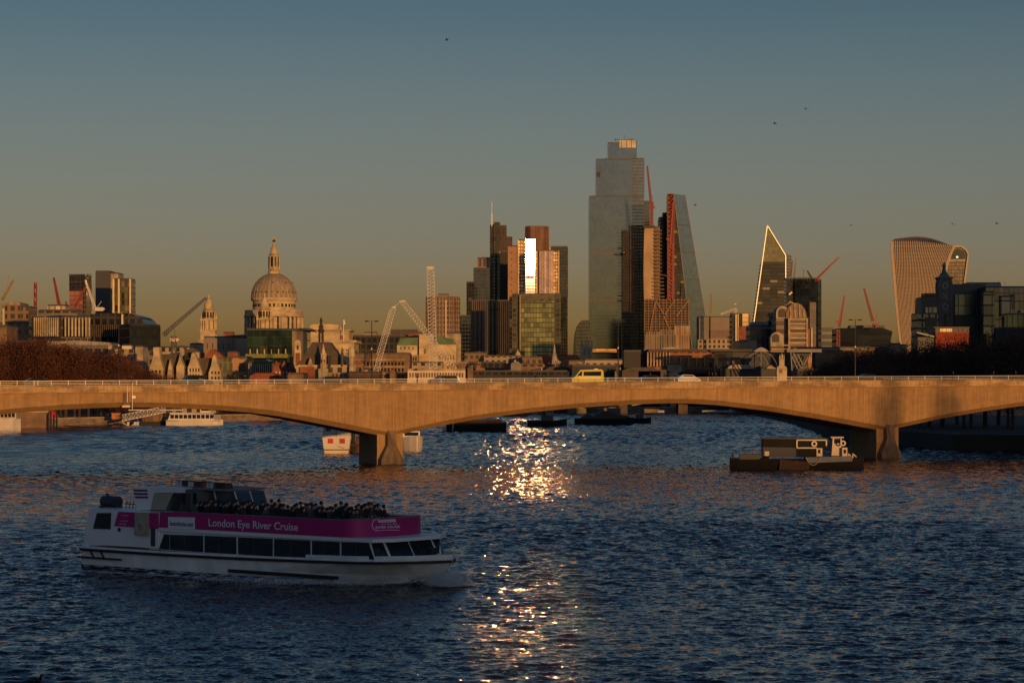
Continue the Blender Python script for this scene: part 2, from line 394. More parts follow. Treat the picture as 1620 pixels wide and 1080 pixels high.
def rib(n0, n1, name):
    mb = MB(); k = len(ts); ch = 1.0
    sec = lambda t: [(n0, zbot(t)), (n0 + ch, zbot(t) - .72), (n1 - ch, zbot(t) - .72), (n1, zbot(t)), (n1, zdeck(t) - 1.15), (n0, zdeck(t) - 1.15)]
    vs = [(t, a, b) for t in ts for a, b in sec(t)]
    fs = [(i * 6 + j, (i + 1) * 6 + j, (i + 1) * 6 + (j + 1) % 6, i * 6 + (j + 1) % 6) for i in range(k - 1) for j in range(6)]
    fs += [tuple(range(5, -1, -1)), tuple((k - 1) * 6 + j for j in range(6))]
    mb.add(vs, fs); return fixn(mb.build(name, CONC, bridge, True))
rib(.28, 5.6, 'girder'); rib(9.4, W_ - .28, 'girder')
def strip(name, m, n0, n1, z0, z1):
    mb = MB(); k = len(ts)
    vs = [(t, a, zdeck(t) + b) for t in ts for a, b in ((n0, z0), (n1, z0), (n1, z1), (n0, z1))]
    fs = [(i * 4 + j, (i + 1) * 4 + j, (i + 1) * 4 + (j + 1) % 4, i * 4 + (j + 1) % 4) for i in range(k - 1) for j in range(4)]
    fs += [(3, 2, 1, 0), tuple((k - 1) * 4 + j for j in range(4))]
    mb.add(vs, fs); return fixn(mb.build(name, m, bridge, True))
strip('fascia', LEDGE, .05, .9, -1.05, -.06); strip('cornice', CONC, -.12, .9, -1.149, -1.052)
strip('fascia', LEDGE, W_ - .9, W_ - .05, -1.05, -.06)
strip('coping', LEDGE, -.08, .9, -.058, 0)
strip('deck_slab', GREYC, .902, W_ - .902, -1.149, -.5)
strip('footway', GREYC, .91, 3.0, -.498, -.36); strip('footway', GREYC, W_ - 3.0, W_ - .91, -.498, -.36)
strip('carriageway', ASPH, 3.01, W_ - 3.01, -.498, -.485)
RAILM = mat('pale_railing', (.62, .58, .52), .4, .08)
for n in (.25, W_ - .4):
    mb = MB()
    for za, zb, wv in ((.58, .66, .05), (.33, .37, .02), (.10, .14, .02)):
        k = len(ts)
        vs = [(t, n + a, zdeck(t) + b) for t in ts for a, b in ((-wv, za), (wv, za), (wv, zb), (-wv, zb))]
        fs = [(i * 4 + j, (i + 1) * 4 + j, (i + 1) * 4 + (j + 1) % 4, i * 4 + (j + 1) % 4) for i in range(k - 1) for j in range(4)]
        mb.add(vs, fs)
    ra = mb.build('railing', RAILM, bridge, True)
    if n < 1:
        pb = MB(); pb.box(-.045, .045, -.045, .045, 0, .70); proto = None
        px_posts = sorted([27 * i + 0.0 for i in range(0, 16)] + [60, 434 + 0] + [460 + 26.4 * i for i in range(0, 45)])
        for p in px_posts:
            t = bt(p, .25)
            if proto is None: proto = pb.build('post', RAILM, ra, True); o = proto
            else: o = proto.copy(); C.objects.link(o)
            o.location = (t, .25, zdeck(t))
# piers
def pier(t, wdt, name='pier'):
    h = wdt / 2
    mb = MB(); mb.box(t - h, t + h, 1.0, 10.2, -4, zbot(t) + .6)
    mb.box(t - h - .05, t + h + .05, .95, 10.25, -4, 1.3)
    p = mb.build('pier', CONC, bridge, True)
    zt = zbot(t) + .25
    A = [(-.78, .9, zt), (.78, .9, zt), (.78, .9, zt * .56), (1.95, .9, zt * .15), (1.95, .9, -3), (-1.95, .9, -3), (-1.95, .9, zt * .15), (-.78, .9, zt * .56)]
    Bf = [(-.70, .12, zt), (.70, .12, zt), (.70, -.1, zt * .56), (1.8, -.35, zt * .13), (1.8, -.5, -3), (-1.8, -.5, -3), (-1.8, -.35, zt * .13), (-.70, -.1, zt * .56)]
    rd = [(-.55, -.05, zt), (.35, -1.15, zt * .15), (.4, -1.2, -3)]
    vs = [(t + a, b, c) for a, b, c in A + Bf + rd]
    fs = [(i, (i + 1) % 8, 8 + (i + 1) % 8, 8 + i) for i in range(8)]
    # front facets meet on a slanting ridge
    fs += [(8, 15, 17, 16), (15, 14, 17), (14, 13, 18, 17), (16, 17, 10, 9), (17, 11, 10), (17, 18, 12, 11), (8, 16, 9)]
    m2 = MB(); m2.add(vs, fs); fixn(m2.build('cutwater', mat('darker_concrete', (.17, .12, .075), .8, .35, (1.5, 1.5, .4)), p, True))  # cutwater in a darker brown than the pier
pier(bt(617, 1), 4.1); pier(bt(1404, 1), 4.1)
# expansion joint and gauge board on the left span
tj = bt(201)
mb = MB(); mb.box(tj - .55, tj + .35, .1, .27, zbot(tj) - .6, zdeck(tj) - 1.16); mb.build('joint_panel', mat('stained_ledge_dark', (.16, .10, .06), .9, .3), bridge, True)
mb = MB(); mb.box(tj - .75, tj + .45, -.05, .27, zbot(tj) - .75, zbot(tj) - .45); mb.box(tj - .02, tj + .12, -.04, .1, zbot(tj), zdeck(tj) - .1); mb.build('bracket', CREAM, bridge, True)
for p in (44, 355):
    t = bt(p); mb = MB(); mb.box(t - .04, t + .04, .16, .27, zbot(t), zdeck(t) - 1.16); mb.box(t - .2, t + .2, -.15, .04, zdeck(t) - .45, zdeck(t) - .07); mb.build('drain_pipe', STONE2, bridge, True)
t = bt(209); mb = MB(); mb.bar((t, -.15, zbot(t) - 1), (t, -.15, zdeck(t) + .3), .05); mb.box(t - .1, t + .45, -.25, .04, 10.1, 10.5); mb.build('marker_pole', WHITE, bridge, True)

# lamp posts on the bridge
def bridge_lamp(px, ytop, label):
    n = 3.2; t = bt(px, n); x = BP[0] + t * BC - n * BS; y = BP[1] + t * BS + n * BC; z = zdeck(t) - .36
    r = thing('street_lamp', label, 'street lamp', (x, y, z), 0, 'tall lamp posts along the bridge')
    H = bz(px, ytop, n) - z
    mb = MB(); mb.bar((0, 0, 0), (0, 0, 1.1), .16, .14, 8); mb.bar((0, 0, 1.1), (0, 0, H), .11, .06, 8); mb.build('pole', BLACK, r, True)
    mb = MB(); mb.bar((-.75, 0, H - .1), (.75, 0, H - .1), .035); mb.build('arm', BLACK, r, True)
    for s in (-1, 1):
        mb = MB(); mb.hexa([(s * .75 - .32, -.14, H - .18), (s * .75 + .32, -.14, H - .18), (s * .75 + .32, .14, H - .18), (s * .75 - .32, .14, H - .18)], [(s * .75 - .25, -.08, H + .02), (s * .75 + .25, -.08, H + .02), (s * .75 + .25, .08, H + .02), (s * .75 - .25, .08, H + .02)]); mb.build('lamp_head', BLACK, r, True)
    mb = MB(); mb.box(-.09, .09, -.16, -.1, H * .55, H * .55 + .3); mb.build('sign_plate', CREAM, r, True)
bridge_lamp(188, 495, 'tall dark lamp post on the bridge in front of the russet trees')
bridge_lamp(588, 507, 'tall dark lamp post beside the white lattice cranes')
bridge_lamp(978, 506, 'tall dark lamp post in front of the tallest glass tower')
bridge_lamp(1353, 505, 'tall dark lamp post near the dark trees of the south bank')

# ------------------------------------------------------------------ unseen blocks added behind and beside the viewpoint to shade river and south bank
FB = facade('stone_office_windows', (.03, .03, .035), (.42, .37, .30), 3.2, 3.8, .5, .45)
def shade_block(label, x0, x1, y0, y1, h, m=FB, steps=()):
    r = thing('office_building', label, 'building', ((x0 + x1) / 2, (y0 + y1) / 2, 3))
    mb = MB(); mb.box(x0, x1, y0, y1, 2.5, h); mb.build('wall', m, r)
    mb = MB(); mb.box(x0 - .4, x1 + .4, y0 - .4, y1 + .4, h, h + 1.2); mb.build('roof', LEAD, r)
shade_block('unseen broad stone block added behind the viewpoint to shade the near river', 95, 470, -372, -350, 37.3)
shade_block('unseen stone block added right of the bridge to shade the south bank', 166, 300, 222, 300, 45)
shade_block('unseen pale block added at the far right to shade the riverside buildings', 322, 400, 700, 742, 88)
# ------------------------------------------------------------------ the city behind the bridge
G0 = 1.7
def block(parent, name, xs, D, ytop, m, ybot=None, dl=25, dr=25, z0=None, roof=True, roofm=None):
    """four-sided block: xs = left, front corner, right in the photograph's columns at distance D"""
    if len(xs) == 2:
        x0, x1 = xs; a = P(x0, D); b = P(x1, D)
        foot = [a, b, (b[0], b[1] + dr), (a[0], a[1] + dr)]
    else:
        x0, xm, x1 = xs; L = P(x0, D + dl); M = P(xm, D); Rr = P(x1, D + dr)
        foot = [M, Rr, (L[0] + Rr[0] - M[0], L[1] + Rr[1] - M[1]), L]
    zt = Z(ytop, D); zb = z0 if z0 is not None else (Z(ybot, D) if ybot is not None else G0 - 1)
    mb = MB(); mb.prism(foot, zb, zt); o = mb.build(name, m, parent)
    if roof:
        cx = sum(p[0] for p in foot) / 4; cy = sum(p[1] for p in foot) / 4
        k = .97; f2 = [(cx + (x - cx) * k, cy + (y - cy) * k) for x, y in foot]
        rb = MB(); rb.prism(f2, zt, zt + D * .0004 + .25); rb.build('parapet', roofm or DARKC, parent)
    return o
def bthing(name, label, cat, px, D, group=None, z=None):
    x, y = P(px, D); return thing(name, label, cat, (x, y, G0 if z is None else z), 0, group)
_wp = {}
def wins(parent, x0, x1, y0, y1, nx, ny, D, m=None, fw=.5, fh=.6, name='window', arch=False):
    m = m or DGLASS; a = at(x0, y0, D); b = at(x1, y1, D); w = (b.x - a.x) / nx; h = (a.z - b.z) / ny
    mb = MB()
    ww, hh = w * fw / 2, h * fh / 2
    if arch:
        pts = [(-ww, -hh), (ww, -hh)] + [(ww * math.cos(g), hh - ww + ww * math.sin(g)) for g in (0, .6, 1.2, 1.57, 1.94, 2.54, 3.14)]
        mb.wall(pts, -.12, .2)
    else: mb.box(-ww, ww, -.12, .2, -hh, hh)
    o = mb.build(name, m, parent, True); first = True; base = wloc(parent)
    for j in range(ny):
        for i in range(nx):
            q = o if first else o.copy()
            if not first: C.objects.link(q)
            first = False
            q.location = (a.x + w * (i + .5) - base.x, D - base.y, a.z - h * (j + .5) - base.z)
def outline(parent, name, pts, D, dep, m):
    """outline in photo pixels at distance D, pushed back dep metres"""
    p = [(at(x, y, D).x, at(x, y, D).z) for x, y in pts]
    mb = MB(); mb.wall(p, D, D + dep); return fixn(mb.build(name, m, parent))
def fins(parent, x0, x1, y0, y1, n, D, m, w=.5, dep=1.0, name='fin'):
    a = at(x0, y0, D); b = at(x1, y1, D); base = wloc(parent); mb = MB()
    mb.box(-w / 2, w / 2, -dep, .05, b.z - base.z, a.z - base.z); o = mb.build(name, m, parent, True)
    for i in range(n):
        q = o if i == 0 else o.copy()
        if i: C.objects.link(q)
        q.location = (a.x + (b.x - a.x) * i / max(1, n - 1) - base.x, D - base.y, 0)
def beam(mb, a, b, D, r, D2=None, n=4): mb.bar(at(*a, D), at(*b, D2 or D), r, None, n)

# façade families
F_DARK = facade('dark_tower_glass', (.008, .010, .013), (.028, .025, .022), 3, 3.9, .18, .22, .6, .14, 1.5, blind=.06, blindc=(.10, .08, .06))
F_BLUE = facade('blue_grey_glass', (.005, .009, .014), (.016, .018, .02), 3, 3.8, .1, .2, .6, .14, 2.1, frough=.3, fior=1.7)
F_TALL = facade('silver_tower_glass', (.004, .008, .012), (.012, .015, .017), 3, 4.0, .05, .12, .45, .13, 2.7, frough=.2, fior=2.25, tint=(.92, .96, 1))
F_BRONZE = facade('bronze_glass', (.04, .022, .014), (.09, .05, .03), 3, 3.9, .3, .25, .4, .35, 1.7)
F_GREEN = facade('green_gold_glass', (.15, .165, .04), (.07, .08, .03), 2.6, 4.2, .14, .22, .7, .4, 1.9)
F_STRIPE = facade('striped_facade', (.012, .018, .03), (.09, .075, .07), 4.2, 40, .32, .03, .3, .3, 1.6)
F_STONEW = facade('stone_windows', (.05, .04, .03), (.36, .29, .20), 3.4, 3.6, .5, .42, .5, .3)
F_BROWNW = facade('brown_windows', (.05, .04, .03), (.22, .14, .08), 3.4, 3.6, .42, .4, .5, .3)
F_BRICKW = facade('brick_windows', (.05, .04, .03), (.28, .11, .06), 3.0, 3.4, .5, .45, .5, .3)
F_GREYW = facade('grey_windows', (.03, .03, .035), (.16, .145, .125), 3.4, 3.6, .25, .4, .5, .3)
F_GRILL = facade('octagon_grid', (.09, .06, .04), (.24, .18, .13), 2.6, 3.9, .45, .35, .4, .4)
F_DOFF = facade('dark_office', (.010, .012, .018), (.04, .035, .03), 3, 3.6, .3, .3, .5, .3)
F_LAT = facade('open_floors', (.012, .01, .01), (.16, .13, .10), 4, 3.6, .12, .3, .5, .8)
F_REDNET = facade('red_netting', (.20, .06, .04), (.10, .05, .04), 4, 3.6, .1, .2, .5, .8)
F_TEAL = facade('teal_dark_glass', (.02, .035, .035), (.05, .055, .05), 2.2, 8, .08, .05, .6, .25, 1.6)

# -- far left
t = bthing('office_building', 'brown office block with barrel roof at the far left behind the russet trees', 'building', 20, 1100)
block(t, 'facade', (-40, 46), 1100, 512, F_BROWNW, dr=40); block(t, 'upper_storey', (8, 32), 1103, 482, F_BROWNW, ybot=512, dr=20)
outline(t, 'roof', [(8, 482), (32, 482), (30, 478), (20, 476), (10, 478)], 1103, 20, STONE2); block(t, 'upper_storey', (32, 45), 1104, 486, F_BROWNW, ybot=512, dr=20)
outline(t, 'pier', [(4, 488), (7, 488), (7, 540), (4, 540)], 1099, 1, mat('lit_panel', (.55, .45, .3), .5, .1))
t = bthing('brick_building', 'low brown brick block at the left edge above the trees', 'building', 5, 900)
block(t, 'wall', (-60, 11), 900, 516, BROWN, dr=20); block(t, 'parapet', (-60, 12), 899.6, 515, SLATE, ybot=517, dr=1, roof=False)
t = bthing('office_building', 'wide glass office with pale vertical fins and a lit rooftop plant room', 'building', 95, 1000)
block(t, 'facade', (50, 97, 144), 1000, 501, facade('fin_glass', (.05, .045, .035), (.16, .12, .08), 3.4, 3.8, .2, .2, .5, .25, 1.7), dl=25, dr=10)
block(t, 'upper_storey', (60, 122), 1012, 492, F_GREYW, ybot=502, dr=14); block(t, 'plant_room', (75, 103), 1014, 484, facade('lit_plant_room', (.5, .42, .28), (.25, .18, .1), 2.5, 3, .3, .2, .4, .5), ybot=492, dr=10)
fins(t, 55, 92, 502, 532, 12, 998.5, STONE, .45, 1.0); fins(t, 104, 142, 502, 532, 8, 998.5, STONE, .5, 1.0)
t = bthing('tower_block', 'dark tower under construction wrapped in red netting with open black upper floors', 'building', 127, 1900)
block(t, 'shell', (110, 136, 145), 1900, 436, F_LAT, dl=6, dr=20); block(t, 'netting', (110.2, 131), 1898, 460, F_REDNET, dr=1, roof=False)
mb = MB()
for i in range(12):
    x = 110 + i * 3.1; beam(mb, (x, 460), (x, 433), 1897, .35)
for y in (437, 442, 447, 452, 457): beam(mb, (109.5, y), (144, y), 1897, .4)
mb.build('scaffolding', BLACK, t)
t = bthing('tower_block', 'plain grey slab tower with a side wall coloured as if sunlit on the left skyline', 'building', 165, 2100)
block(t, 'wall', (151, 174), 2100, 430, mat('slab_grey', (.055, .055, .06), .5, .15, (.05, .05, .02)), dr=30); block(t, 'side_wall', (174.3, 187), 2104, 433, STONE2, dr=30)  # side wall takes a much paler stone to stand in for sunlight
t = bthing('tower_block', 'glass tower with gilded vertical edges beside the grey slab', 'building', 193, 2000)
block(t, 'facade', (178, 207), 2000, 442, facade('mottled_glass', (.10, .09, .045), (.06, .05, .03), 2.6, 5, .1, .1, .8, .3, 1.7), dr=25)
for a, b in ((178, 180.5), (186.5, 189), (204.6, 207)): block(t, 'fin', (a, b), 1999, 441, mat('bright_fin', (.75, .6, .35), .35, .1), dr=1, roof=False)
t = bthing('office_building', 'dark glass office with a curved barrel roof left of the cathedral', 'building', 190, 1050)
outline(t, 'facade', [(143, 560), (143, 497), (160, 495), (206, 495.5), (216, 499), (224, 505), (229, 512), (229, 560)], 1050, 40, F_DOFF)
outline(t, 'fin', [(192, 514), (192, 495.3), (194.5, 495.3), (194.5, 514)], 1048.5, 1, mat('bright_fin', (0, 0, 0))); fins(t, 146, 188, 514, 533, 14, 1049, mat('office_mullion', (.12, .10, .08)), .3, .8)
t = bthing('office_building', 'square dark blue office block below the left end of the blue crane', 'building', 230, 1000)
block(t, 'facade', (189, 205, 254), 1000, 514, F_BLUE, dl=20, dr=20)
t = bthing('office_building', 'long low pale roofed building rising just above the russet trees', 'building', 120, 930)
block(t, 'wall', (75, 176), 930, 545, F_GREYW, dr=20); outline(t, 'roof', [(72, 545), (178, 546), (172, 541.5), (120, 538.5), (76, 540)], 929, 22, LEAD); block(t, 'end_wall', (171, 177), 929.5, 545, STONE2, dr=3)
t = bthing('terrace_building', 'stepped pale terrace roofs between the trees and the gabled court', 'building', 200, 900)
block(t, 'wall', (176, 214), 900, 552, F_STONEW, dr=15); block(t, 'wall', (214, 226), 898, 549, STONE2, dr=12); block(t, 'dormer', (193, 208), 899, 547, CREAM, ybot=552, dr=5)
for i, (px, yt) in enumerate(((230, 545), (262, 546), (268, 539))):
    pass

# -- gabled stone court in front of the cathedral
court = bthing('gabled_building', 'ornate stone court with pale gables and dark steep roofs left of the cathedral', 'building', 290, 850)
DC = 850
block(court, 'wall', (232, 352), DC + 6, 585, F_STONEW, dr=30, roof=False)
outline(court, 'roof', [(252, 560), (283, 560), (288, 590), (262, 590)], DC + 4, 8, SLATE)
outline(court, 'roof', [(308, 566.5), (338, 566.5), (332, 592), (322, 592)], DC + 4, 8, SLATE)
def gable(pts, x0, x1, y): 
    g = outline(court, 'gable', pts, DC, 5, STONE); return g
gable([(236, 604), (236, 583), (240, 572), (243, 560), (242, 550), (252, 549), (252, 560), (254, 570), (258, 583), (258, 604)], 0, 0, 0)
gable([(279, 604), (279, 580), (283, 568), (284.5, 560), (286, 568), (291, 580), (291, 604)], 0, 0, 0)
gable([(266, 582), (269, 568), (272, 582), (274, 604), (264, 604)], 0, 0, 0)
gable([(297, 604), (297, 582), (301, 570), (303, 560), (306, 557), (309, 562), (313, 572), (319, 590), (320, 604)], 0, 0, 0)
gable([(330, 604), (330, 590), (334, 578), (336, 566), (339, 560), (342, 566), (345, 578), (350, 590), (350, 604)], 0, 0, 0)
for a, b, c in ((243.5, 549, 4), (285, 552, 3), (309, 557, 3)): 
    outline(court, 'chimney', [(a, b + 12), (a, b), (a + c * 2, b), (a + c * 2, b + 12)], DC + 12, 3, STONE2)
wins(court, 299, 317, 580, 600, 4, 2, DC - .05, fh=.6, fw=.4); wins(court, 333, 349, 585, 602, 3, 2, DC - .05, fh=.5, fw=.4); wins(court, 238, 256, 584, 600, 3, 2, DC - .05, fw=.4)
outline(court, 'roof', [(322, 566), (332, 553), (336, 552), (346, 558), (354, 566)], DC + 26, 8, BRICK)

# -- cathedral
cath = bthing('cathedral', 'domed stone cathedral with columned drum, lantern, cross and two western bell towers', 'cathedral', 433.5, 1760)
DCA = 1760; cx, cy = P(433.5, DCA); sc = DCA / F
def lp(rows): return [(r * sc, Z(y, DCA)) for r, y in rows]
mb = MB(); mb.lathe(lp([(36, 524), (36, 492)]), cx, cy, 48); mb.lathe(lp([(46.8, 540), (46.8, 523)]), cx, cy, 48)
mb.build('drum', STONE, cath)
mb = MB(); mb.lathe(lp([(45, 502), (47.8, 501), (47.8, 499.5), (46.2, 498), (46.2, 491), (45, 491), (45, 496), (36, 496)]), cx, cy, 64); mb.build('gallery', STONE, cath)
mb = MB(); mb.lathe(lp([(33.5, 496), (33.5, 477), (35.5, 476), (37, 473.5), (36, 471.5)]), cx, cy, 64); mb.build('attic', STONE, cath)
for i in range(32):
    g = 2 * math.pi * (i + .5) / 32; r = 45 * sc; mb = None
    if i == 0:
        mb = MB(); mb.lathe([(1.0, 0), (.85, .6), (.72, (523 - 502) * sc - .6), (1.0, (523 - 502) * sc)], 0, 0, 8); col0 = mb.build('column', STONE, cath, True); o = col0
    else: o = col0.copy(); C.objects.link(o)
    o.location = (r * math.cos(g), r * math.sin(g), Z(523, DCA) - G0)
for i in range(8):
    g = 2 * math.pi * (i * 4 + 2) / 32 + .02; mb = MB(); rr = 42 * sc
    mb.box(-1.5, 1.5, -2, 1.4, 0, (523 - 502) * sc); o = mb.build('niche_wall', STONE, cath, True); o.location = (rr * math.cos(g), rr * math.sin(g), Z(523, DCA) - G0); o.rotation_euler = (0, 0, g + math.pi / 2)
for i in range(32):
    g = 2 * math.pi * (i + .5) / 32
    if i == 0: mb = MB(); mb.box(-.75, .75, -.2, .2, -1.1, 1.1); w0 = mb.build('window', DGLASS, cath, True); o = w0
    else: o = w0.copy(); C.objects.link(o)
    o.location = (33.6 * sc * math.cos(g), 33.6 * sc * math.sin(g), Z(483.5, DCA) - G0); o.rotation_euler = (0, 0, g + math.pi / 2)
dome = [(35.8 * math.cos(q) if q < 1.31 else 9, 471.5 - 39.5 * math.sin(q)) for q in [i * 1.32 / 16 for i in range(17)]]
mb = MB(); mb.smooth = False
mb.lathe(lp(dome + [(9, 432.5)]), cx, cy, 128, rib=lambda g, z: .022 if int(g / (2 * math.pi) * 128) % 4 == 0 else (-.004)); mb.build('dome', mat('dome_lead', (.33, .26, .165), .55, .22, (.5, .5, .1)), cath)
mb = MB()
for k, (rr_, yy_) in enumerate(((34.6, 463), (28.5, 448))):
    n = 24 if k == 0 else 8
    for i in range(n):
        g = 2 * math.pi * i / n; r = rr_ * sc
        mb.lathe([(.5, Z(yy_, DCA) - .6), (.7, Z(yy_, DCA)), (.3, Z(yy_, DCA) + .7)], cx + r * math.cos(g), cy + r * math.sin(g), 6)
mb.build('dormer', DARKC, cath)
mb = MB(); mb.lathe(lp([(9.6, 433), (9.6, 428), (8, 427.5), (7, 427), (7, 404), (8.2, 403), (7.8, 402), (6, 401), (5.4, 398), (5.6, 395), (4.4, 392), (2.6, 389), (1.8, 385), (1.2, 383)]), cx, cy, 16); lan = mb.build('lantern', STONE, cath)
for i in range(8):
    g = 2 * math.pi * (i + .5) / 8
    if i == 0: mb = MB(); mb.box(-.55, .55, -.3, .3, -3.5, 3.5); w1 = mb.build('opening', BLACK, lan, True); o = w1
    else: o = w1.copy(); C.objects.link(o)
    o.location = (7.0 * sc * math.cos(g), 7.0 * sc * math.sin(g), Z(414, DCA) - G0); o.rotation_euler = (0, 0, g + math.pi / 2)
for i in range(8):
    g = 2 * math.pi * i / 8; x, y = 8.2 * sc * math.cos(g), 8.2 * sc * math.sin(g)
    if i == 0: mb = MB(); mb.lathe([(.45, Z(426, DCA) - G0), (.4, Z(405, DCA) - G0)], 0, 0, 6); c1 = mb.build('column', STONE, lan, True); o = c1
    else: o = c1.copy(); C.objects.link(o)
    o.location = (x, y, 0)
mb = MB(); mb.lathe([(.2, Z(384, DCA)), (.9, Z(382.6, DCA)), (1.2, Z(381, DCA)), (.9, Z(379.6, DCA)), (.2, Z(379, DCA))], cx, cy, 12); mb.box(cx - .3, cx + .3, cy - .3, cy + .3, Z(380, DCA), Z(374.5, DCA)); mb.box(cx - 1.7, cx + 1.7, cy - .3, cy + .3, Z(378, DCA), Z(376.8, DCA)); mb.build('cross', GOLD, cath)
def bell_tower(px, dy, D=1705):
    k = D / F; x, y = P(px, D); sq = lambda r: [(x - r * k, y - r * k), (x + r * k, y - r * k), (x + r * k, y + r * k), (x - r * k, y + r * k)]
    zz = lambda q: Z(q + dy, D)
    mb = MB(); mb.prism(sq(16), G0, zz(556)); mb.prism(sq(14.5), zz(556), zz(538)); mb.prism(sq(11.6), zz(538), zz(522)); mb.prism(sq(12.8), zz(523.5), zz(521.5)); mb.prism(sq(8), zz(521.5), zz(507)); mb.prism(sq(12), zz(507), zz(505))
    mb.lathe([(9 * k, zz(505)), (9 * k, zz(492)), (10 * k, zz(491)), (7.5 * k, zz(490)), (7 * k, zz(484)), (7.6 * k, zz(483)), (6.6 * k, zz(480)), (4.6 * k, zz(477)), (2.8 * k, zz(473)), (1.6 * k, zz(468)), (1.6 * k, zz(467)), (.6 * k, zz(465))], x, y, 16)
    o = mb.build('bell_tower', STONE, cath); first = None
    for i in range(12):
        gx = (i % 4) * 7.0 - 10.5; side = i // 4
        px_, py_ = (gx, -10.6) if side == 0 else ((10.6, gx) if side == 1 else (-10.6, gx))
        if first is None: mb = MB(); mb.lathe([(.65, zz(521.5) - G0), (.55, zz(507) - G0)], 0, 0, 8); first = mb.build('column', STONE, o, True); q = first
        else: q = first.copy(); C.objects.link(q)
        q.location = (x + px_ * k - cx, y + py_ * k - cy, 0)
    first = None
    for i in range(7):
        g = -math.pi + math.pi * i / 6
        if first is None: mb = MB(); mb.box(-.6, .6, -.25, .25, -2, 2); first = mb.build('opening', BLACK, o, True); q = first
        else: q = first.copy(); C.objects.link(q)
        q.location = (x + 9 * k * math.cos(g) - cx, y + 9 * k * math.sin(g) - cy, zz(498) - G0); q.rotation_euler = (0, 0, g + math.pi / 2)
    mb = MB()
    for sx_ in (-1, 1):
        for s2 in (-1, 1): mb.lathe([(1.6 * k, zz(505)), (1.8 * k, zz(500)), (.3 * k, zz(493))], x + sx_ * 10.5 * k, y + s2 * 10.5 * k, 8)
    mb.build('urn', STONE, o)
bell_tower(330, 0); bell_tower(418.5, -1)
mb = MB(); a0 = P(322, 1712); a1 = P(425, 1712); mb.box(a0[0], a1[0], 1712, 1735, G0, Z(548, 1712)); mb.box(a1[0] - 40, cx + 30, 1735, 1820, G0, Z(541, 1760)); mb.build('nave', STONE2, cath)
outline(cath, 'buttress', [(340, 545), (341, 528), (346, 534), (352, 545)], 1700, 6, STONE)

# -- in front of the cathedral
t = bthing('office_building', 'plain grey windowless block with dark slits in front of the west towers', 'building', 350, 1200)
block(t, 'wall', (322, 369), 1200, 534, mat('plain_grey_wall', (.24, .195, .15), .8, .12, (.1, .1, .05)), dr=25); block(t, 'side_wall', (369.2, 391), 1203, 535, facade('perforated_wall', (.3, .24, .17), (.36, .29, .2), 1.5, 1.5, .5, .5, .2, .8), dr=25)
wins(t, 324, 366, 542, 552, 5, 1, 1199.9, BLACK, .12, .9); block(t, 'plant_room', (353, 369), 1215, 527, BRICK, ybot=534, dr=6); outline(t, 'roof', [(369, 534), (371, 530), (386, 529), (391, 534)], 1214, 8, SLATE)
t = bthing('office_building', 'dark glass box with a lime green terrace below the cathedral drum', 'building', 430, 1150)
GG = facade('dark_green_glass', (.012, .03, .022), (.03, .055, .04), 3.2, 4.2, .06, .06, .8, .15, 1.6, blind=.05, blindc=(.08, .07, .03))
block(t, 'facade', (391, 462), 1150, 523, GG, dr=30, roof=False); block(t, 'roof', (390, 490), 1148, 519, DARKC, ybot=522.5, dr=36, roof=False); block(t, 'side_wall', (462.3, 479), 1151, 523, mat('buff_wall', (.28, .22, .16), .8, .1), dr=28, roof=False)
block(t, 'facade', (475, 486), 1156, 524, facade('tealish', (.03, .05, .06), (.03, .04, .05), 3, 4, .1, .1), dr=20, roof=False)
block(t, 'terrace', (388, 455), 1140, 559.5, mat('lime_terrace', (.19, .20, .05), .7, .1), ybot=566, dr=9, roof=False); fins(t, 396, 452, 552, 560, 6, 1139, STONE, .5, .6)
t = bthing('glazed_hall', 'curved green glass hall with pale vertical ribs under the dark glass box', 'building', 415, 950)
block(t, 'facade', (393, 431), 950, 574, facade('hall_glass', (.05, .09, .05), (.07, .09, .05), 2.4, 20, .1, .02, .4, .3), dr=15); fins(t, 394, 430, 575, 602, 12, 949, STONE2, .35, .6)
outline(t, 'roof', [(393, 574), (400, 569), (420, 568), (431, 574)], 950, 15, facade('hall_glass', 0, 0, 0, 0))
t = bthing('office_building', 'low mixed green and orange fronted building behind the round dark tree', 'building', 370, 960)
block(t, 'wall', (345, 366), 960, 567, facade('green_strips', (.10, .13, .06), (.2, .16, .1), 2, 20, .3, .02), dr=15); block(t, 'wall', (366, 393), 962, 566, facade('orange_bays', (.10, .06, .04), (.40, .24, .12), 5, 5, .5, .3), dr=15); block(t, 'parapet', (360, 376), 968, 558, BRICK, ybot=567, dr=8)
t = bthing('brick_building', 'small red brick gabled house with white windows right of the glass hall', 'building', 447, 900)
block(t, 'wall', (431, 464), 900, 583, BRICK, dr=12, roof=False)
for a in (437, 449, 460): outline(t, 'gable', [(a - 5, 585), (a - 4, 579), (a - 1.5, 574), (a, 570), (a + 1.5, 574), (a + 4, 579), (a + 5, 585)], 899.6, 3, BRICK)
outline(t, 'roof', [(432, 583), (435, 573), (461, 573), (464, 583)], 902, 8, SLATE); wins(t, 434, 462, 586, 598, 5, 2, 899.9, CREAM, .35, .6)
outline(t, 'chimney', [(458, 580), (458, 564), (463, 564), (463, 580)], 903, 2, BRICK)

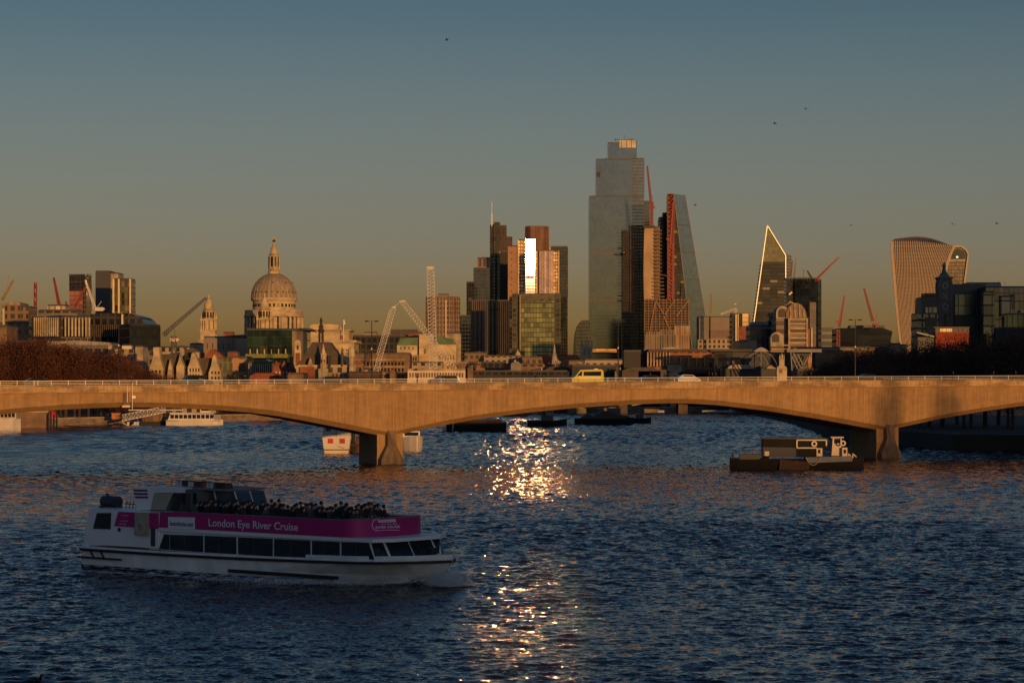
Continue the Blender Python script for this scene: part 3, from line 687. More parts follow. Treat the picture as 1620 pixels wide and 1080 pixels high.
# -- gothic hall with the steep slate roof
t = bthing('gothic_hall', 'gothic stone hall with a steep dark slate roof and pale corner turrets', 'building', 515, 880)
D = 880
outline(t, 'roof', [(466, 578), (478, 568), (494, 541), (521, 541), (536, 562), (549, 578)], D + 3, 14, mat('old_slate', (.085, .066, .048), .75, .25, (.3, .3, .6)))
block(t, 'wall', (472, 562), D, 578, F_STONEW, dr=20, roof=False); block(t, 'parapet', (471, 563), D - .4, 577, STONE, ybot=581, dr=1, roof=False)
block(t, 'wall', (474, 497), D - 1, 580, BRICK, dr=2, roof=False); outline(t, 'gable', [(486, 581), (489, 570), (491, 566), (493, 570), (496, 581)], D - .6, 2, STONE2)
x, y = P(511.5, D - 3); mb = MB(); mb.lathe([(1.3, G0), (1.3, Z(577, D)), (1.5, Z(576, D)), (1.1, Z(575, D)), (1.1, Z(562, D)), (1.3, Z(561, D)), (.7, Z(557, D)), (.1, Z(544, D))], x, y, 8); mb.box(x - 1.7, x + 1.7, y - 1, y + 2, G0, Z(583, D)); mb.build('turret', STONE, t)
x, y = P(556, D - 2); mb = MB(); mb.lathe([(1.0, G0), (1.0, Z(566, D)), (1.3, Z(565, D)), (1.2, Z(553, D)), (.4, Z(548, D))], x, y, 8); mb.build('turret', STONE, t)
x, y = P(541, D); mb = MB(); mb.lathe([(.6, Z(580, D)), (.5, Z(562, D)), (.1, Z(549, D))], x, y, 8); mb.build('turret', SLATE, t)
wins(t, 507.5, 515, 568, 574, 2, 1, D - 4.1, BLACK, .4, .8); wins(t, 524, 556, 587, 599, 5, 1, D - .5, BRICK, .4, .4, arch=False)
outline(t, 'stair_slot', [(518.5, 562), (523, 562), (523, 588), (518.5, 588)], D - .8, 1.5, BLACK)
t = bthing('bell_turret', 'slim pale stone bell turret left of the steep slate roof', 'turret', 470, 1000)
outline(t, 'wall', [(466, 604), (466, 542), (468, 538.5), (471, 537.5), (474, 538.5), (476, 542), (476, 604)], 1000, 3, STONE); outline(t, 'opening', [(469.6, 553), (469.6, 547), (471, 546), (472.3, 547), (472.3, 553)], 999.8, .5, BLACK); outline(t, 'panel', [(467.5, 575), (467.5, 558), (474.5, 558), (474.5, 575)], 999.85, .5, BRICK)
t = bthing('monument_column', 'dark slender church spire with open top standing in front of the pale stone block', 'spire', 508, 960)
x, y = P(508, 960); k = 960 / F; mb = MB(); mb.lathe([(4.2 * k, G0), (4.2 * k, Z(525, 960)), (5.4 * k, Z(524, 960)), (5.2 * k, Z(522, 960)), (3.2 * k, Z(520, 960)), (3.4 * k, Z(517, 960)), (4.4 * k, Z(516.5, 960)), (2.2 * k, Z(514, 960)), (1.9 * k, Z(509, 960)), (2.6 * k, Z(508, 960)), (2.0 * k, Z(505.5, 960)), (.4 * k, Z(502, 960))], x, y, 12); mb.build('shaft', mat('sooty_stone', (.055, .045, .035), .85, .3), t)
mb = MB(); mb.box(x - .25, x + .25, 960 - 4.4 * k, 960, Z(545, 960), Z(527, 960)); mb.build('moulding', STONE2, t)
t = bthing('civic_building', 'tall pale classical stone block in stepped tiers behind the gothic hall', 'building', 525, 1250)
D = 1250
block(t, 'wall', (484, 560), D, 541, STONE, dr=40, roof=False); block(t, 'cornice', (482, 564), D - 1, 538, STONE, ybot=542, dr=42, roof=False); block(t, 'attic', (490, 552), D + 3, 522, STONE, ybot=539, dr=30, roof=False); block(t, 'cornice', (488, 555), D + 2, 521, STONE2, ybot=523.5, dr=31, roof=False)
outline(t, 'top_tier', [(490, 522), (490, 516), (494, 513), (520, 512.5), (537, 514), (541, 519), (541, 522)], D + 5, 22, STONE); wins(t, 536, 547, 530, 537, 1, 1, D + 2.9, BRICK, .4, .9)
wins(t, 540, 558, 551, 562, 3, 2, D - .1, BROWN, .35, .6); wins(t, 496, 504, 523, 526, 1, 1, D + 2.8, BROWN, .3, .9)
mb = MB(); beam(mb, (543.5, 541), (543.5, 506), D - 2, .2); beam(mb, (544, 506), (545.5, 513), D - 2, .5); mb.build('flagpole', WHITE, t)

# -- dark offices, the green roofed hall
t = bthing('office_building', 'long dark brown office with a ribbed upper floor right of the gothic hall', 'building', 600, 1300)
block(t, 'facade', (557, 640), 1300, 532, F_DOFF, dr=35); block(t, 'plant_room', (576, 596), 1310, 527, GREYC, ybot=532, dr=10); block(t, 'facade', (640, 668), 1340, 527, F_DOFF, dr=20); block(t, 'plant_room', (618, 660), 1330, 523, SLATE, ybot=530, dr=10)
t = bthing('terrace_building', 'low dark terrace with pale string courses left of the leaning white crane', 'building', 590, 1000)
block(t, 'wall', (560, 648), 1000, 560, BROWN, dr=25)
for y in (568, 579, 590): block(t, 'string_course', (560, 640), 999.5, y, STONE2, ybot=y + 1.6, dr=.6, roof=False)
wins(t, 563, 640, 570, 600, 14, 3, 999.8, DGLASS, .5, .5)
t = bthing('stone_hall', 'pale stone hall with green pitched roofs behind the white lattice cranes', 'building', 675, 1100)
D = 1100
block(t, 'wall', (628, 660), D, 546, STONE, dr=18, roof=False); outline(t, 'roof', [(628, 546), (633, 535), (661, 533.5), (661, 546)], D + 1, 14, COPPER); block(t, 'wall', (663, 722), D + 5, 545, STONE, dr=20, roof=False)
outline(t, 'roof', [(690, 545), (690, 531), (716, 536), (722, 545)], D + 6, 14, COPPER); block(t, 'tower', (663, 686), D + 3, 530, STONE, dr=16, roofm=STONE2); block(t, 'plant_room', (646, 664), D + 26, 528, BRICK, dr=10); block(t, 'chimney', (706, 729), D + 30, 528, STONE2, dr=10)
wins(t, 631, 657, 548, 553, 4, 1, D - .1, BROWN, .3, .9); wins(t, 694, 720, 560, 570, 6, 1, D + 4.9, BROWN, .35, .8); wins(t, 669, 676, 551, 560, 1, 1, D + 2.9, BROWN, .4, .9)
block(t, 'wall', (624, 662), D - 4, 561, STONE2, dr=4, roof=False); wins(t, 626, 660, 563, 572, 9, 1, D - 4.1, BLACK, .6, .7)
t = bthing('riverside_pavilion', 'low cream pavilion with a small pediment at the foot of the white cranes', 'building', 690, 975)
block(t, 'wall', (645, 736), 975, 586, CREAM, dr=9, roof=False); outline(t, 'pediment', [(645, 586), (650, 586), (656, 579), (662, 586), (736, 586), (736, 583.5), (700, 583), (664, 583.5), (657, 577.5), (650, 583.5), (645, 584)], 974.6, 1, STONE2); wins(t, 647, 734, 589, 597, 20, 1, 974.8, BROWN, .55, .9)

# -- octagonal tower
def oct_foot(px0, px1, D, cham=.28):
    (a, _), (b, _) = P(px0, D), P(px1, D); w = b - a; c = w * cham
    return [(a + c, D), (b - c, D), (b, D + c), (b, D + w - c), (b - c, D + w), (a + c, D + w), (a, D + w - c), (a, D + c)]
t = bthing('tower_block', 'squat brown eight sided tower with one bright vertical strip behind the upright crane', 'building', 700, 2000)
mb = MB(); mb.prism(oct_foot(673, 727, 2000, .2), G0, Z(471, 2000)); mb.build('facade', F_GRILL, t); mb = MB(); mb.prism(oct_foot(674, 726, 2001, .2), Z(471, 2000), Z(468.5, 2000)); mb.build('roof', BROWN, t); block(t, 'plant_room', (693, 710), 2010, 466.5, STEEL, ybot=470, dr=10)
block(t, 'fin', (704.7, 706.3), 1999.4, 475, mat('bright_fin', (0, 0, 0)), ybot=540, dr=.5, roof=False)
for i in range(9): block(t, 'fin', (675 + i * 5.8, 675.8 + i * 5.8), 1999.6, 472, BROWN, dr=.5, roof=False)

# -- the northern cluster of towers
t = bthing('tower_block', 'low dark blue glass block at the left foot of the tower cluster', 'building', 736, 2500); block(t, 'facade', (727, 746), 2500, 500, F_BLUE, dr=20)
t = bthing('tower_block', 'narrow dark tower at the left end of the tower cluster', 'building', 742, 2700); block(t, 'facade', (738, 751), 2700, 447, F_DARK, dr=30)
t = bthing('tower_block', 'grey glass tower with a cranes topped upper stage left of the antenna tower', 'building', 765, 2800)
block(t, 'facade', (749, 775), 2800, 425, F_BLUE, dr=30); block(t, 'upper_storey', (755, 776), 2812, 409, facade('pink_frames', (.05, .035, .035), (.24, .15, .13), 5, 12, .35, .1), ybot=426, dr=20)
mb = MB(); beam(mb, (766, 409), (765, 406.5), 2810, .6); beam(mb, (762, 405.6), (776, 408), 2810, .5); mb.build('crane_arm', STEEL, t)
t = bthing('tower_block', 'tall stepped brown tower with a thin white antenna', 'building', 790, 2900)
D = 2900
block(t, 'facade', (775, 790), D, 357, facade('antenna_tower_a', (.018, .017, .017), (.05, .042, .035), 3, 3.9, .25, .3), dr=30); block(t, 'core', (781, 791), D - 3, 353, facade('antenna_tower_b', (.06, .055, .03), (.04, .038, .026), 5, 3.9, .5, .3), dr=20)
block(t, 'facade', (790.5, 801.5), D, 358, F_BRONZE, dr=30); block(t, 'facade', (801, 810.5), D + 2, 376, F_BRONZE, dr=25); block(t, 'fin', (789.8, 791.6), D - 3.5, 398, mat('amber_edge', (.35, .24, .08), .5, .3, (.1, .1, 2)), dr=1, roof=False)
mb = MB(); beam(mb, (778.2, 358), (778.2, 338), D, .8); beam(mb, (778.2, 338), (778.2, 319), D, .4); mb.build('antenna', WHITE, t)
t = bthing('tower_block', 'plain near-black slab in front of the antenna tower', 'building', 797, 2860); block(t, 'wall', (791, 803.5), 2860, 399, mat('black_slab', (.018, .016, .015), .6, .15), dr=20)
t = bthing('tower_block', 'wide dark office with close pale vertical stripes below the antenna tower', 'building', 775, 2300)
block(t, 'facade', (744.5, 776), 2300, 476, F_STRIPE, dr=30); block(t, 'facade', (776, 807), 2304, 476, facade('striped_dark', (.008, .012, .02), (.05, .042, .04), 4.2, 40, .28, .03), dr=30)
fins(t, 747, 774, 477, 560, 9, 2299, mat('stripe_fin', (.15, .11, .09)), .7, 1.2); fins(t, 778, 805, 477, 560, 9, 2303, mat('stripe_fin_dark', (.08, .065, .06)), .6, 1.2)
t = bthing('tower_block', 'brown stone tower with dark horizontal bands left of the glaring glass strip', 'building', 815, 2750)
block(t, 'facade', (803.5, 819), 2750, 390, facade('banded_stone', (.06, .035, .02), (.36, .21, .13), 60, 7.2, .98, .78, .2, .4), dr=25)
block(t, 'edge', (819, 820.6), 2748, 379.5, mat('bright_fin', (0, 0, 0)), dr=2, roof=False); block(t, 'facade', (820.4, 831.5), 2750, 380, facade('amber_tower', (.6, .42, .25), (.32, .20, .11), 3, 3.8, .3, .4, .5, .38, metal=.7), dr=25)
t = bthing('tower_block', 'brown ribbed tower whose glass strip blazes with the reflected sun', 'building', 845, 2900)
D = 2900
RIBB = facade('ribbed_bronze', (.16, .08, .045), (.20, .11, .065), 2.2, 60, .45, .01, .3, .4)
mb = MB(); mb.prism(oct_foot(830.5, 868.5, D + 10, .22), Z(470, D), Z(357.5, D)); mb.build('upper_tower', RIBB, t); mb = MB(); mb.prism(oct_foot(832, 867, D + 11, .22), Z(357.5, D), Z(356.2, D)); mb.build('roof', BROWN, t)
block(t, 'facade', (846, 852), D, 397, facade('amber_tower', 0, 0, 0, 0, 0), dr=10, roof=False)
# the strip of mirror glass faces half-way between the viewpoint and the low sun
sol = SD.normalized(); pc = at(838.5, 420, D); cd = (Vector((0, 0, 6)) - pc).normalized(); nrm = (sol + cd).normalized()
tx = Vector((-nrm.y, nrm.x, 0)).normalized(); w2 = (846.5 - 830.8) / 2 * D / F / abs(tx.x)
def pane_strip(z0, z1, m, name, ww=1.0, proud=0.0):
    c = Vector((pc.x, D - 1.5 - proud, 0)); a = c - tx * w2 * ww; b = c + tx * w2 * ww
    slope = -nrm.z / math.hypot(nrm.x, nrm.y); h = z1 - z0; off = Vector((nrm.x, nrm.y, 0)).normalized() * (-nrm.z / math.hypot(nrm.x, nrm.y)) * -1
    zc = (Z(378.5, D) + Z(466, D)) / 2
    def q(p, z): 
        lean = -nrm.z / math.hypot(nrm.x, nrm.y) * (z - zc); d = Vector((nrm.x, nrm.y, 0)).normalized(); p2 = p + d * lean; return (p2.x, p2.y, z)
    bk = Vector((0, 5, 0))
    m_ = MB(); m_.hexa([q(a, z0), q(b, z0), q(b + bk, z0), q(a + bk, z0)], [q(a, z1), q(b, z1), q(b + bk, z1), q(a + bk, z1)]); o = fixn(m_.build(name, m, t)); return o
def mirror_mat():
    m, nt, b, out = newmat('sun_mirroring_glass')
    g = N(nt, 'ShaderNodeNewGeometry'); sp = N(nt, 'ShaderNodeSeparateXYZ'); nt.links.new(g.outputs['Position'], sp.inputs[0])
    u = math_n(nt, 'DIVIDE', sp.outputs[0], 1.5); v = math_n(nt, 'DIVIDE', sp.outputs[2], 3.6)
    mk = math_n(nt, 'MAXIMUM', math_n(nt, 'LESS_THAN', math_n(nt, 'FRACT', u), .14), math_n(nt, 'LESS_THAN', math_n(nt, 'FRACT', v), .2))
    cb = N(nt, 'ShaderNodeCombineXYZ'); nt.links.new(math_n(nt, 'FLOOR', u), cb.inputs[0]); nt.links.new(math_n(nt, 'FLOOR', v), cb.inputs[1])
    wn_ = N(nt, 'ShaderNodeTexWhiteNoise', noise_dimensions='2D'); nt.links.new(cb.outputs[0], wn_.inputs['Vector'])
    nt.links.new(mixc(nt, mk, (.95, .78, .95), (.35, .22, .12)), b.inputs['Base Color']); nt.links.new(ramp(nt, mk, 0, 1, 1, .1), b.inputs['Metallic'])
    r = math_n(nt, 'ADD', ramp(nt, sp.outputs[2], Z(466, 2900), Z(408, 2900), .62, .08), ramp(nt, wn_.outputs[0], 0, 1, 0, .07)); nt.links.new(r, b.inputs['Roughness'])
    return m
SUNGLASS = mirror_mat()
pane_strip(Z(466, D), Z(378.5, D), SUNGLASS, 'glass_strip')
pane_strip(Z(440.5, D), Z(437, D), mat('vent_band', (.25, .16, .08)), 'vent_band', .8, .15)
t = bthing('tower_block', 'pinkish ribbed tower with bright gold corners right of the glaring strip', 'building', 866, 2700)
D = 2700
block(t, 'facade', (853, 876), D, 397, facade('pink_ribs', (.75, .62, .62), (.36, .26, .24), 1.9, 80, .5, .01, .3, .36, 1.7, metal=.8), dr=20); block(t, 'facade', (849.5, 853), D + 2, 398, RIBB, dr=20); block(t, 'facade', (876, 884.5), D + 2, 398, facade('amber_tower', 0, 0, 0, 0, 0), dr=20)
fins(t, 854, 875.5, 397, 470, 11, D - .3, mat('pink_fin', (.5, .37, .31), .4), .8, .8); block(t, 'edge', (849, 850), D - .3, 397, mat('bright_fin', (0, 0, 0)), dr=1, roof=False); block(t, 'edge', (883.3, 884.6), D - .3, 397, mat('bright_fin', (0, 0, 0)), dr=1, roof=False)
block(t, 'chimney', (868.5, 871.5), D + 6, 389, STONE, ybot=397, dr=3, roof=False)
t = bthing('tower_block', 'dark grey slab tower closing the right side of the tower cluster', 'building', 885, 3000)
block(t, 'facade', (871, 898.5), 3000, 391, facade('grey_slab_glass', (.016, .016, .016), (.035, .033, .03), 3, 3.9, .1, .35, .3, .3, 1.9), dr=30, ybot=470); block(t, 'facade', (872, 898), 3001, 470, F_DARK, dr=28, roof=False)
t = bthing('office_building', 'broad green and gold glass block in front of the tower cluster', 'building', 848, 2100)
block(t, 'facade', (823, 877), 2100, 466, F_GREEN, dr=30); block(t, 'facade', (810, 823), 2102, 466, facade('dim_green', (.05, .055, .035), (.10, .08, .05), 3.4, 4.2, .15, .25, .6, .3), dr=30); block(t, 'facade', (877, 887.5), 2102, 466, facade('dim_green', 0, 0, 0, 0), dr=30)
block(t, 'band', (823, 877), 2099.5, 466, facade('band_green', (.10, .10, .06), (.12, .11, .07), 3.4, 2.1, .2, .3, .4), ybot=476, dr=.4, roof=False)
block(t, 'edge', (822, 823.6), 2098, 466, mat('amber_edge', (0, 0, 0)), dr=2, roof=False)
t = bthing('office_building', 'dark brown low wing between the striped office and the green block', 'building', 812, 2250); block(t, 'facade', (806, 811), 2250, 470, F_DARK, dr=20)

# -- curved dark tower and the tallest tower
t = bthing('curved_tower', 'small dark glass tower with a curved shoulder left of the tallest tower', 'building', 921, 2600)
outline(t, 'facade', [(908, 565), (908.5, 540), (910, 527), (913, 516), (917, 509.5), (921, 506.5), (934, 506.5), (934, 565)], 2600, 30, F_BLUE)
t = bthing('skyscraper', 'tallest stepped silver glass tower on the skyline with a crown of lit panels', 'skyscraper', 975, 2950)
D = 2950
block(t, 'facade', (932, 1000), D, 311.5, F_TALL, dr=45); block(t, 'facade', (1000, 1018.5), D + 1, 311.5, facade('silver_side', (.006, .008, .008), (.035, .03, .025), 3, 4, .12, .3, .4, .15, 2.4, frough=.25, fior=2.0), dr=44)
block(t, 'facade', (943, 1000), D + 2, 253, F_TALL, ybot=312, dr=40); block(t, 'facade', (1000, 1019.5), D + 3, 252, facade('silver_side', 0, 0, 0, 0), ybot=312, dr=40)
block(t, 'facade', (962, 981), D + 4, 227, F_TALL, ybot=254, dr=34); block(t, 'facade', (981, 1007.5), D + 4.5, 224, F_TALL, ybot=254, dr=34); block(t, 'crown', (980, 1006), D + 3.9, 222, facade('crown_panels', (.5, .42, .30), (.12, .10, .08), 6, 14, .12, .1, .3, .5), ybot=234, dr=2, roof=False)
outline(t, 'crown', [(981, 223), (981, 221), (1000, 219.5), (1007, 221.5), (1007, 224)], D + 6, 25, BROWN)
for (a, b, y) in ((943, 1019, 253), (962, 1007, 254)):
    pass
mb = MB(); beam(mb, (974, 223), (974, 219.5), D + 8, .6); beam(mb, (972, 220.5), (981, 221.5), D + 8, .5); beam(mb, (988, 220), (988, 214), D + 8, .3); beam(mb, (955, 253), (960, 250), D + 8, .5); beam(mb, (1012, 250.5), (1018, 251.5), D + 8, .8); mb.build('roof_crane', BLACK, t)
for y in (392, 402, 467, 475): block(t, 'spandrel', (932, 1000), D - .3, y, mat('pale_spandrel', (.10, .085, .065), .5, .2), ybot=y + 1.5, dr=.4, roof=False)
for y in (253, 330, 430, 505): pass
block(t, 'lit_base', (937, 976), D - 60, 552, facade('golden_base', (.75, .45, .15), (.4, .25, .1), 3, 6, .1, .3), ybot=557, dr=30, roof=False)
block(t, 'louvre', (943.5, 950), D + 1.5, 272, BLACK, ybot=280, dr=.6, roof=False)
t = bthing('skyscraper', 'paler low glass tower half hidden behind the right edge of the tallest tower', 'building', 1018, 3100); block(t, 'facade', (1010, 1028), 3100, 319.5, F_BLUE, dr=30)
t = bthing('tower_block', 'dark reflection on the right half of the tallest tower, built as a brown glass tower', 'building', 1002, 2850)
block(t, 'facade', (984.5, 997), 2936, 365, facade('deep_bronze', (.016, .012, .012), (.03, .022, .02), 3, 3.9, .12, .3, .3, .3), dr=20); block(t, 'facade', (997, 1010), 2934, 358, facade('brown_bronze', (.04, .022, .015), (.06, .034, .024), 3, 3.9, .2, .3, .4, .35), dr=20); block(t, 'facade', (1010, 1019), 2935, 358, facade('darkest', (.008, .007, .008), (.014, .012, .011), 3, 3.9, .2, .3), dr=20)  # dark reflection in the tall glass, modelled as blocks standing before it
mb = MB(); x, y = P(987, 2930); mb.lathe([(.5, Z(403, 2930)), (3, Z(400.5, 2930)), (3.2, Z(399, 2930)), (2.4, Z(397, 2930)), (.5, Z(396, 2930))], x, y, 10); mb.build('mirror_panel', GOLD, t)
t = bthing('tower_block', 'concrete core of a tower under construction with stacked dark floor slabs', 'building', 1032, 2700)
D = 2700
outline(t, 'core', [(1019, 475), (1018, 430), (1019, 370), (1020, 358), (1034, 358), (1034, 475)], D, 18, mat('raw_concrete', (.42, .30, .19), .85, .2, (.1, .1, .05))); block(t, 'core', (1034, 1044), D + 3, 360, facade('core_side', (.08, .05, .03), (.20, .13, .08), 8, 4, .5, .3), dr=16); block(t, 'formwork', (1018, 1036), D - 1, 356.5, BLACK, ybot=361, dr=22, roof=False)
for i in range(20): block(t, 'floor_slab', (1034 - (i > 12) * 2, 1047 + (i > 12) * i * .25), D - 2, 364 + i * 5.8, mat('slab_edge', (.17, .12, .085)), ybot=365.6 + i * 5.8, dr=20, roof=False)
t = bthing('tower_block', 'open steel framed block under construction in brown scaffolding', 'building', 1055, 2500)
D = 2500
block(t, 'shell', (1021, 1089), D + 2, 475, facade('frame_dark', (.02, .015, .012), (.06, .04, .03), 6, 3.1, .1, .3), dr=30)
mb = MB()
for i in range(13): beam(mb, (1020 + i * 5.8, 472), (1020 + i * 5.8, 552), D, .4)
for i in range(13): beam(mb, (1019, 475 + i * 4.2), (1091, 475 + i * 4.2), D, .45)
for a, b in (((1037, 475), (1028, 525)), ((1037, 475), (1052, 500)), ((1067, 475), (1050, 500)), ((1050, 500), (1060, 522)), ((1089, 475), (1070, 500))): beam(mb, a, b, D - 1, .9)
mb.build('steel_frame', mat('frame_brown', (.26, .16, .10), .8, .3), t)
block(t, 'screen', (1020, 1044), D - 1, 524, facade('mesh_screen', (.16, .12, .08), (.26, .2, .14), 2.5, 30, .4, .02), dr=1, roof=False); block(t, 'screen', (1044, 1067), D - 1, 521, facade('mesh_screen_b', (.12, .10, .08), (.2, .16, .12), 2.5, 30, .4, .02), dr=1, roof=False); block(t, 'screen', (1067, 1091), D - 1.5, 515, facade('mesh_screen_c', (.26, .17, .10), (.32, .21, .12), 2.5, 30, .4, .02), dr=1, roof=False)
t = bthing('tower_block', 'nearly black glass tower directly left of the wedge shaped tower', 'building', 1050, 2900); block(t, 'facade', (1043, 1058), 2900, 345, facade('black_green', (.008, .010, .008), (.02, .018, .013), 3, 3.9, .1, .3), dr=30); block(t, 'upper_storey', (1049, 1058), 2902, 338, F_DARK, ybot=345, dr=20)
# wedge shaped tower
t = bthing('skyscraper', 'wedge shaped tower with a blue sloping glass face and red steel left edge', 'skyscraper', 1085, 2850)
D = 2850
A0, A1 = at(1056, 307, D), at(1056, 560, D); B0, B1 = at(1066, 307, D), at(1096, 560, D); C0, C1 = at(1084, 309, D), at(1126, 560, D)
mb = MB(); mb.add([A0, B0, B1, A1, A0 + Vector((0, 14, 0)), B0 + Vector((0, 14, 0)), B1 + Vector((0, 60, 0)), A1 + Vector((0, 60, 0))], [(3, 2, 1, 0), (4, 5, 6, 7), (0, 1, 5, 4), (7, 6, 2, 3), (0, 4, 7, 3), (1, 2, 6, 5)]); fixn(mb.build('facade', facade('wedge_side', (.014, .013, .008), (.03, .024, .014), 4, 4.2, .2, .3, .7, .35, blind=.07, blindc=(.22, .16, .06)), t))
sh = Vector((0, 12, 0)); mb = MB(); mb.add([B0, C0, C1, B1, B0 + sh, C0 + sh, C1 + sh * 5, B1 + sh * 5], [(3, 2, 1, 0), (4, 5, 6, 7), (0, 1, 5, 4), (7, 6, 2, 3), (0, 4, 7, 3), (1, 2, 6, 5)]); fixn(mb.build('sloping_glass', facade('blue_wedge_glass', (.006, .020, .045), (.006, .012, .02), 3, 4, .06, .1, .4, .12, 2.7, frough=.2, fior=2.3, tint=(.74, .84, 1)), t))
for k in (.19, .36, .53, .72, .88):
    p, q = B0.lerp(B1, k), C0.lerp(C1, k); mb = MB(); o_ = Vector((0, -.6, 0)); mb.bar(p + o_, q + o_, .55); mb.build('floor_band', DARKC, t)
mb = MB(); mb.bar(B0 + Vector((0, -.6, 0)), B1 + Vector((0, -.6, 0)), .5); mb.bar(C0 + Vector((0, -.6, 0)), C1 + Vector((0, -.6, 0)), .5); mb.build('edge', STEEL, t)
mb = MB(); mb.lattice(at(1061, 560, D - 5), at(1061, 307, D - 5), 7.0, .6, 34); mb.build('steel_frame', mat('orange_red_steel', (.32, .07, .03), .6, .2), t)
# ------------------------------------------------------------------ the right half of the city
t = bthing('office_building', 'plain pale grey block with a plain upper storey right of the wedge tower', 'building', 1132, 1800)
block(t, 'wall', (1106, 1124), 1800, 502, mat('grey_panel', (.20, .175, .15), .7, .1, (.1, .1, .1)), dr=25); block(t, 'wall', (1124, 1160), 1798, 502, mat('buff_panel', (.24, .19, .14), .7, .12, (.1, .1, .1)), dr=25); block(t, 'band', (1124, 1160), 1797.6, 522, mat('darker_panel', (.17, .13, .10), .7, .1), ybot=534, dr=.5, roof=False); block(t, 'lower_wall', (1104, 1160), 1796, 537, F_STONEW, dr=4, roof=False)
t = bthing('office_building', 'narrow office with upper corner panes coloured sunlit gold below a small crane', 'building', 1172, 1700)
block(t, 'facade', (1158, 1186), 1700, 497, F_DOFF, dr=20); block(t, 'lit_panel', (1174, 1184.5), 1699, 496, facade('lit_gold_panes', (.85, .62, .30), (.4, .25, .12), 4, 3, .1, .15, .2, .3, 1.8), ybot=516, dr=1.5, roof=False); block(t, 'fin', (1163.5, 1165.5), 1699, 497, mat('bright_fin', (0, 0, 0)), dr=1, roof=False); block(t, 'fin', (1167, 1168.5), 1699, 497, mat('bright_fin', (0, 0, 0)), dr=1, roof=False)  # gold light on the glass is put into the pane colour
block(t, 'wall', (1168, 1186), 1699, 517, BRICK, ybot=537, dr=1.2, roof=False)
# sail shaped tower
t = bthing('skyscraper', 'pointed glass tower outlined by brilliant white edges with a see-through tip', 'skyscraper', 1215, 2900)
D = 2900
outline(t, 'facade', [(1193, 510), (1194, 504), (1206.5, 414), (1242, 414), (1242.5, 560), (1193, 560)], D, 30, facade('sail_glass', (.012, .011, .009), (.035, .027, .02), 9, 4.3, .05, .35, .6, .25, 1.7, blind=.04, blindc=(.25, .2, .12)))
outline(t, 'tip_screen', [(1206.5, 414), (1214, 358), (1229, 380), (1242.5, 403), (1242, 414)], D, 1.5, facade('tip_glass', (.11, .12, .06), (.20, .19, .10), 4, 4.3, .25, .3, .25, .4, 1.7))
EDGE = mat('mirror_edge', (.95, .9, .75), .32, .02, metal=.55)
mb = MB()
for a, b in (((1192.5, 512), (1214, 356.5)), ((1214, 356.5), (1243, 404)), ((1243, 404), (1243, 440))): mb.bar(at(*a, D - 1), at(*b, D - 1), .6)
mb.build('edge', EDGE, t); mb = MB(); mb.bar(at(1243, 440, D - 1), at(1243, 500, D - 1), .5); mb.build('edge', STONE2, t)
outline(t, 'side_facade', [(1244, 560), (1244, 401), (1252.5, 405), (1253, 560)], D + 10, 30, F_BLUE)
t = bthing('tower_block', 'wide near-black glass block right of the pointed tower', 'building', 1272, 2500)
block(t, 'facade', (1244, 1257), 2504, 441, F_DARK, dr=20); block(t, 'facade', (1257, 1294), 2500, 441, facade('navy_glass', (.005, .009, .018), (.012, .016, .024), 3, 4, .1, .1, .5, .2, 1.22, fior=1.22), dr=25); block(t, 'facade', (1294, 1299.5), 2501, 443, facade('navy_side', (.008, .02, .03), (.015, .025, .03), 3, 4, .1, .1, ior=1.35), dr=25); block(t, 'upper_storey', (1263, 1286), 2510, 438.5, BLACK, ybot=442, dr=10, roof=False); block(t, 'bay', (1281, 1291), 2499, 478, F_LAT, dr=1.2, roof=False)
mb = MB(); beam(mb, (1248, 466), (1253, 462), 2498, 1.2); mb.build('painted_gleam', mat('gleam', (.8, .7, .5), .3), t)  # pale bar painted as a glint on the glass, no lamp
# barrel vaulted blocks
t = bthing('vaulted_building', 'large stone building with a tall barrel vault roof and pale floor bands', 'building', 1250, 1500)
D = 1500
def arch_pts(x0, x1, ytop, ybot, n=10):
    c = (x0 + x1) / 2; r = (x1 - x0) / 2; h = min(r, ybot - ytop); ys = ytop + h
    return [(x0, ybot), (x0, ys)] + [(c - r * math.cos(g), ys - h * math.sin(g)) for g in [math.pi * i / n for i in range(1, n)]] + [(x1, ys), (x1, ybot)]
VB = facade('vault_bands', (.05, .03, .02), (.26, .19, .13), 60, 5.0, .01, .45, .3, .4)
block(t, 'wall', (1249, 1276), D, 503, VB, dr=35, roof=False); block(t, 'wall', (1228, 1249), D + 4, 503, VB, dr=30, roof=False)
mb = MB()
n = 12
pts = [(1248 + 30 * (.5 - .5 * math.cos(math.pi * i / n / 2 + math.pi / 2 * 0)) * 1.0, 0) for i in range(n)]
outline(t, 'vault', [(1243, 504), (1244, 494), (1248, 485), (1254, 480), (1261, 479), (1268, 482), (1274, 490), (1277, 504)], D + 1, 34, mat('vault_roof', (.22, .14, .09), .6, .2, (.2, .2, .2)))
outline(t, 'vault_rim', arch_pts(1228, 1249, 484, 504), D + 2, 20, STONE2); outline(t, 'arch_opening', arch_pts(1231, 1243, 488, 502), D + 1.8, 1, BLACK)
for k in range(4): outline(t, 'roof_rib', [(1250 + k * 7, 503), (1249 + k * 7.2, 487 - (k == 1) * 5 - (k == 2) * 5 + (k == 3) * 3), (1251 + k * 7.2, 486 - (k == 1) * 5 - (k == 2) * 5 + (k == 3) * 3), (1252.5 + k * 7, 503)], D + .2, 1, STONE2)
outline(t, 'gable', [(1243, 484), (1250, 476), (1262, 482), (1250, 479)], D + .5, 3, STONE)
for y in (504, 511, 518.5, 526, 533.5, 541): block(t, 'band', (1249, 1277), D - .6, y, STONE, ybot=y + 2, dr=.5, roof=False)
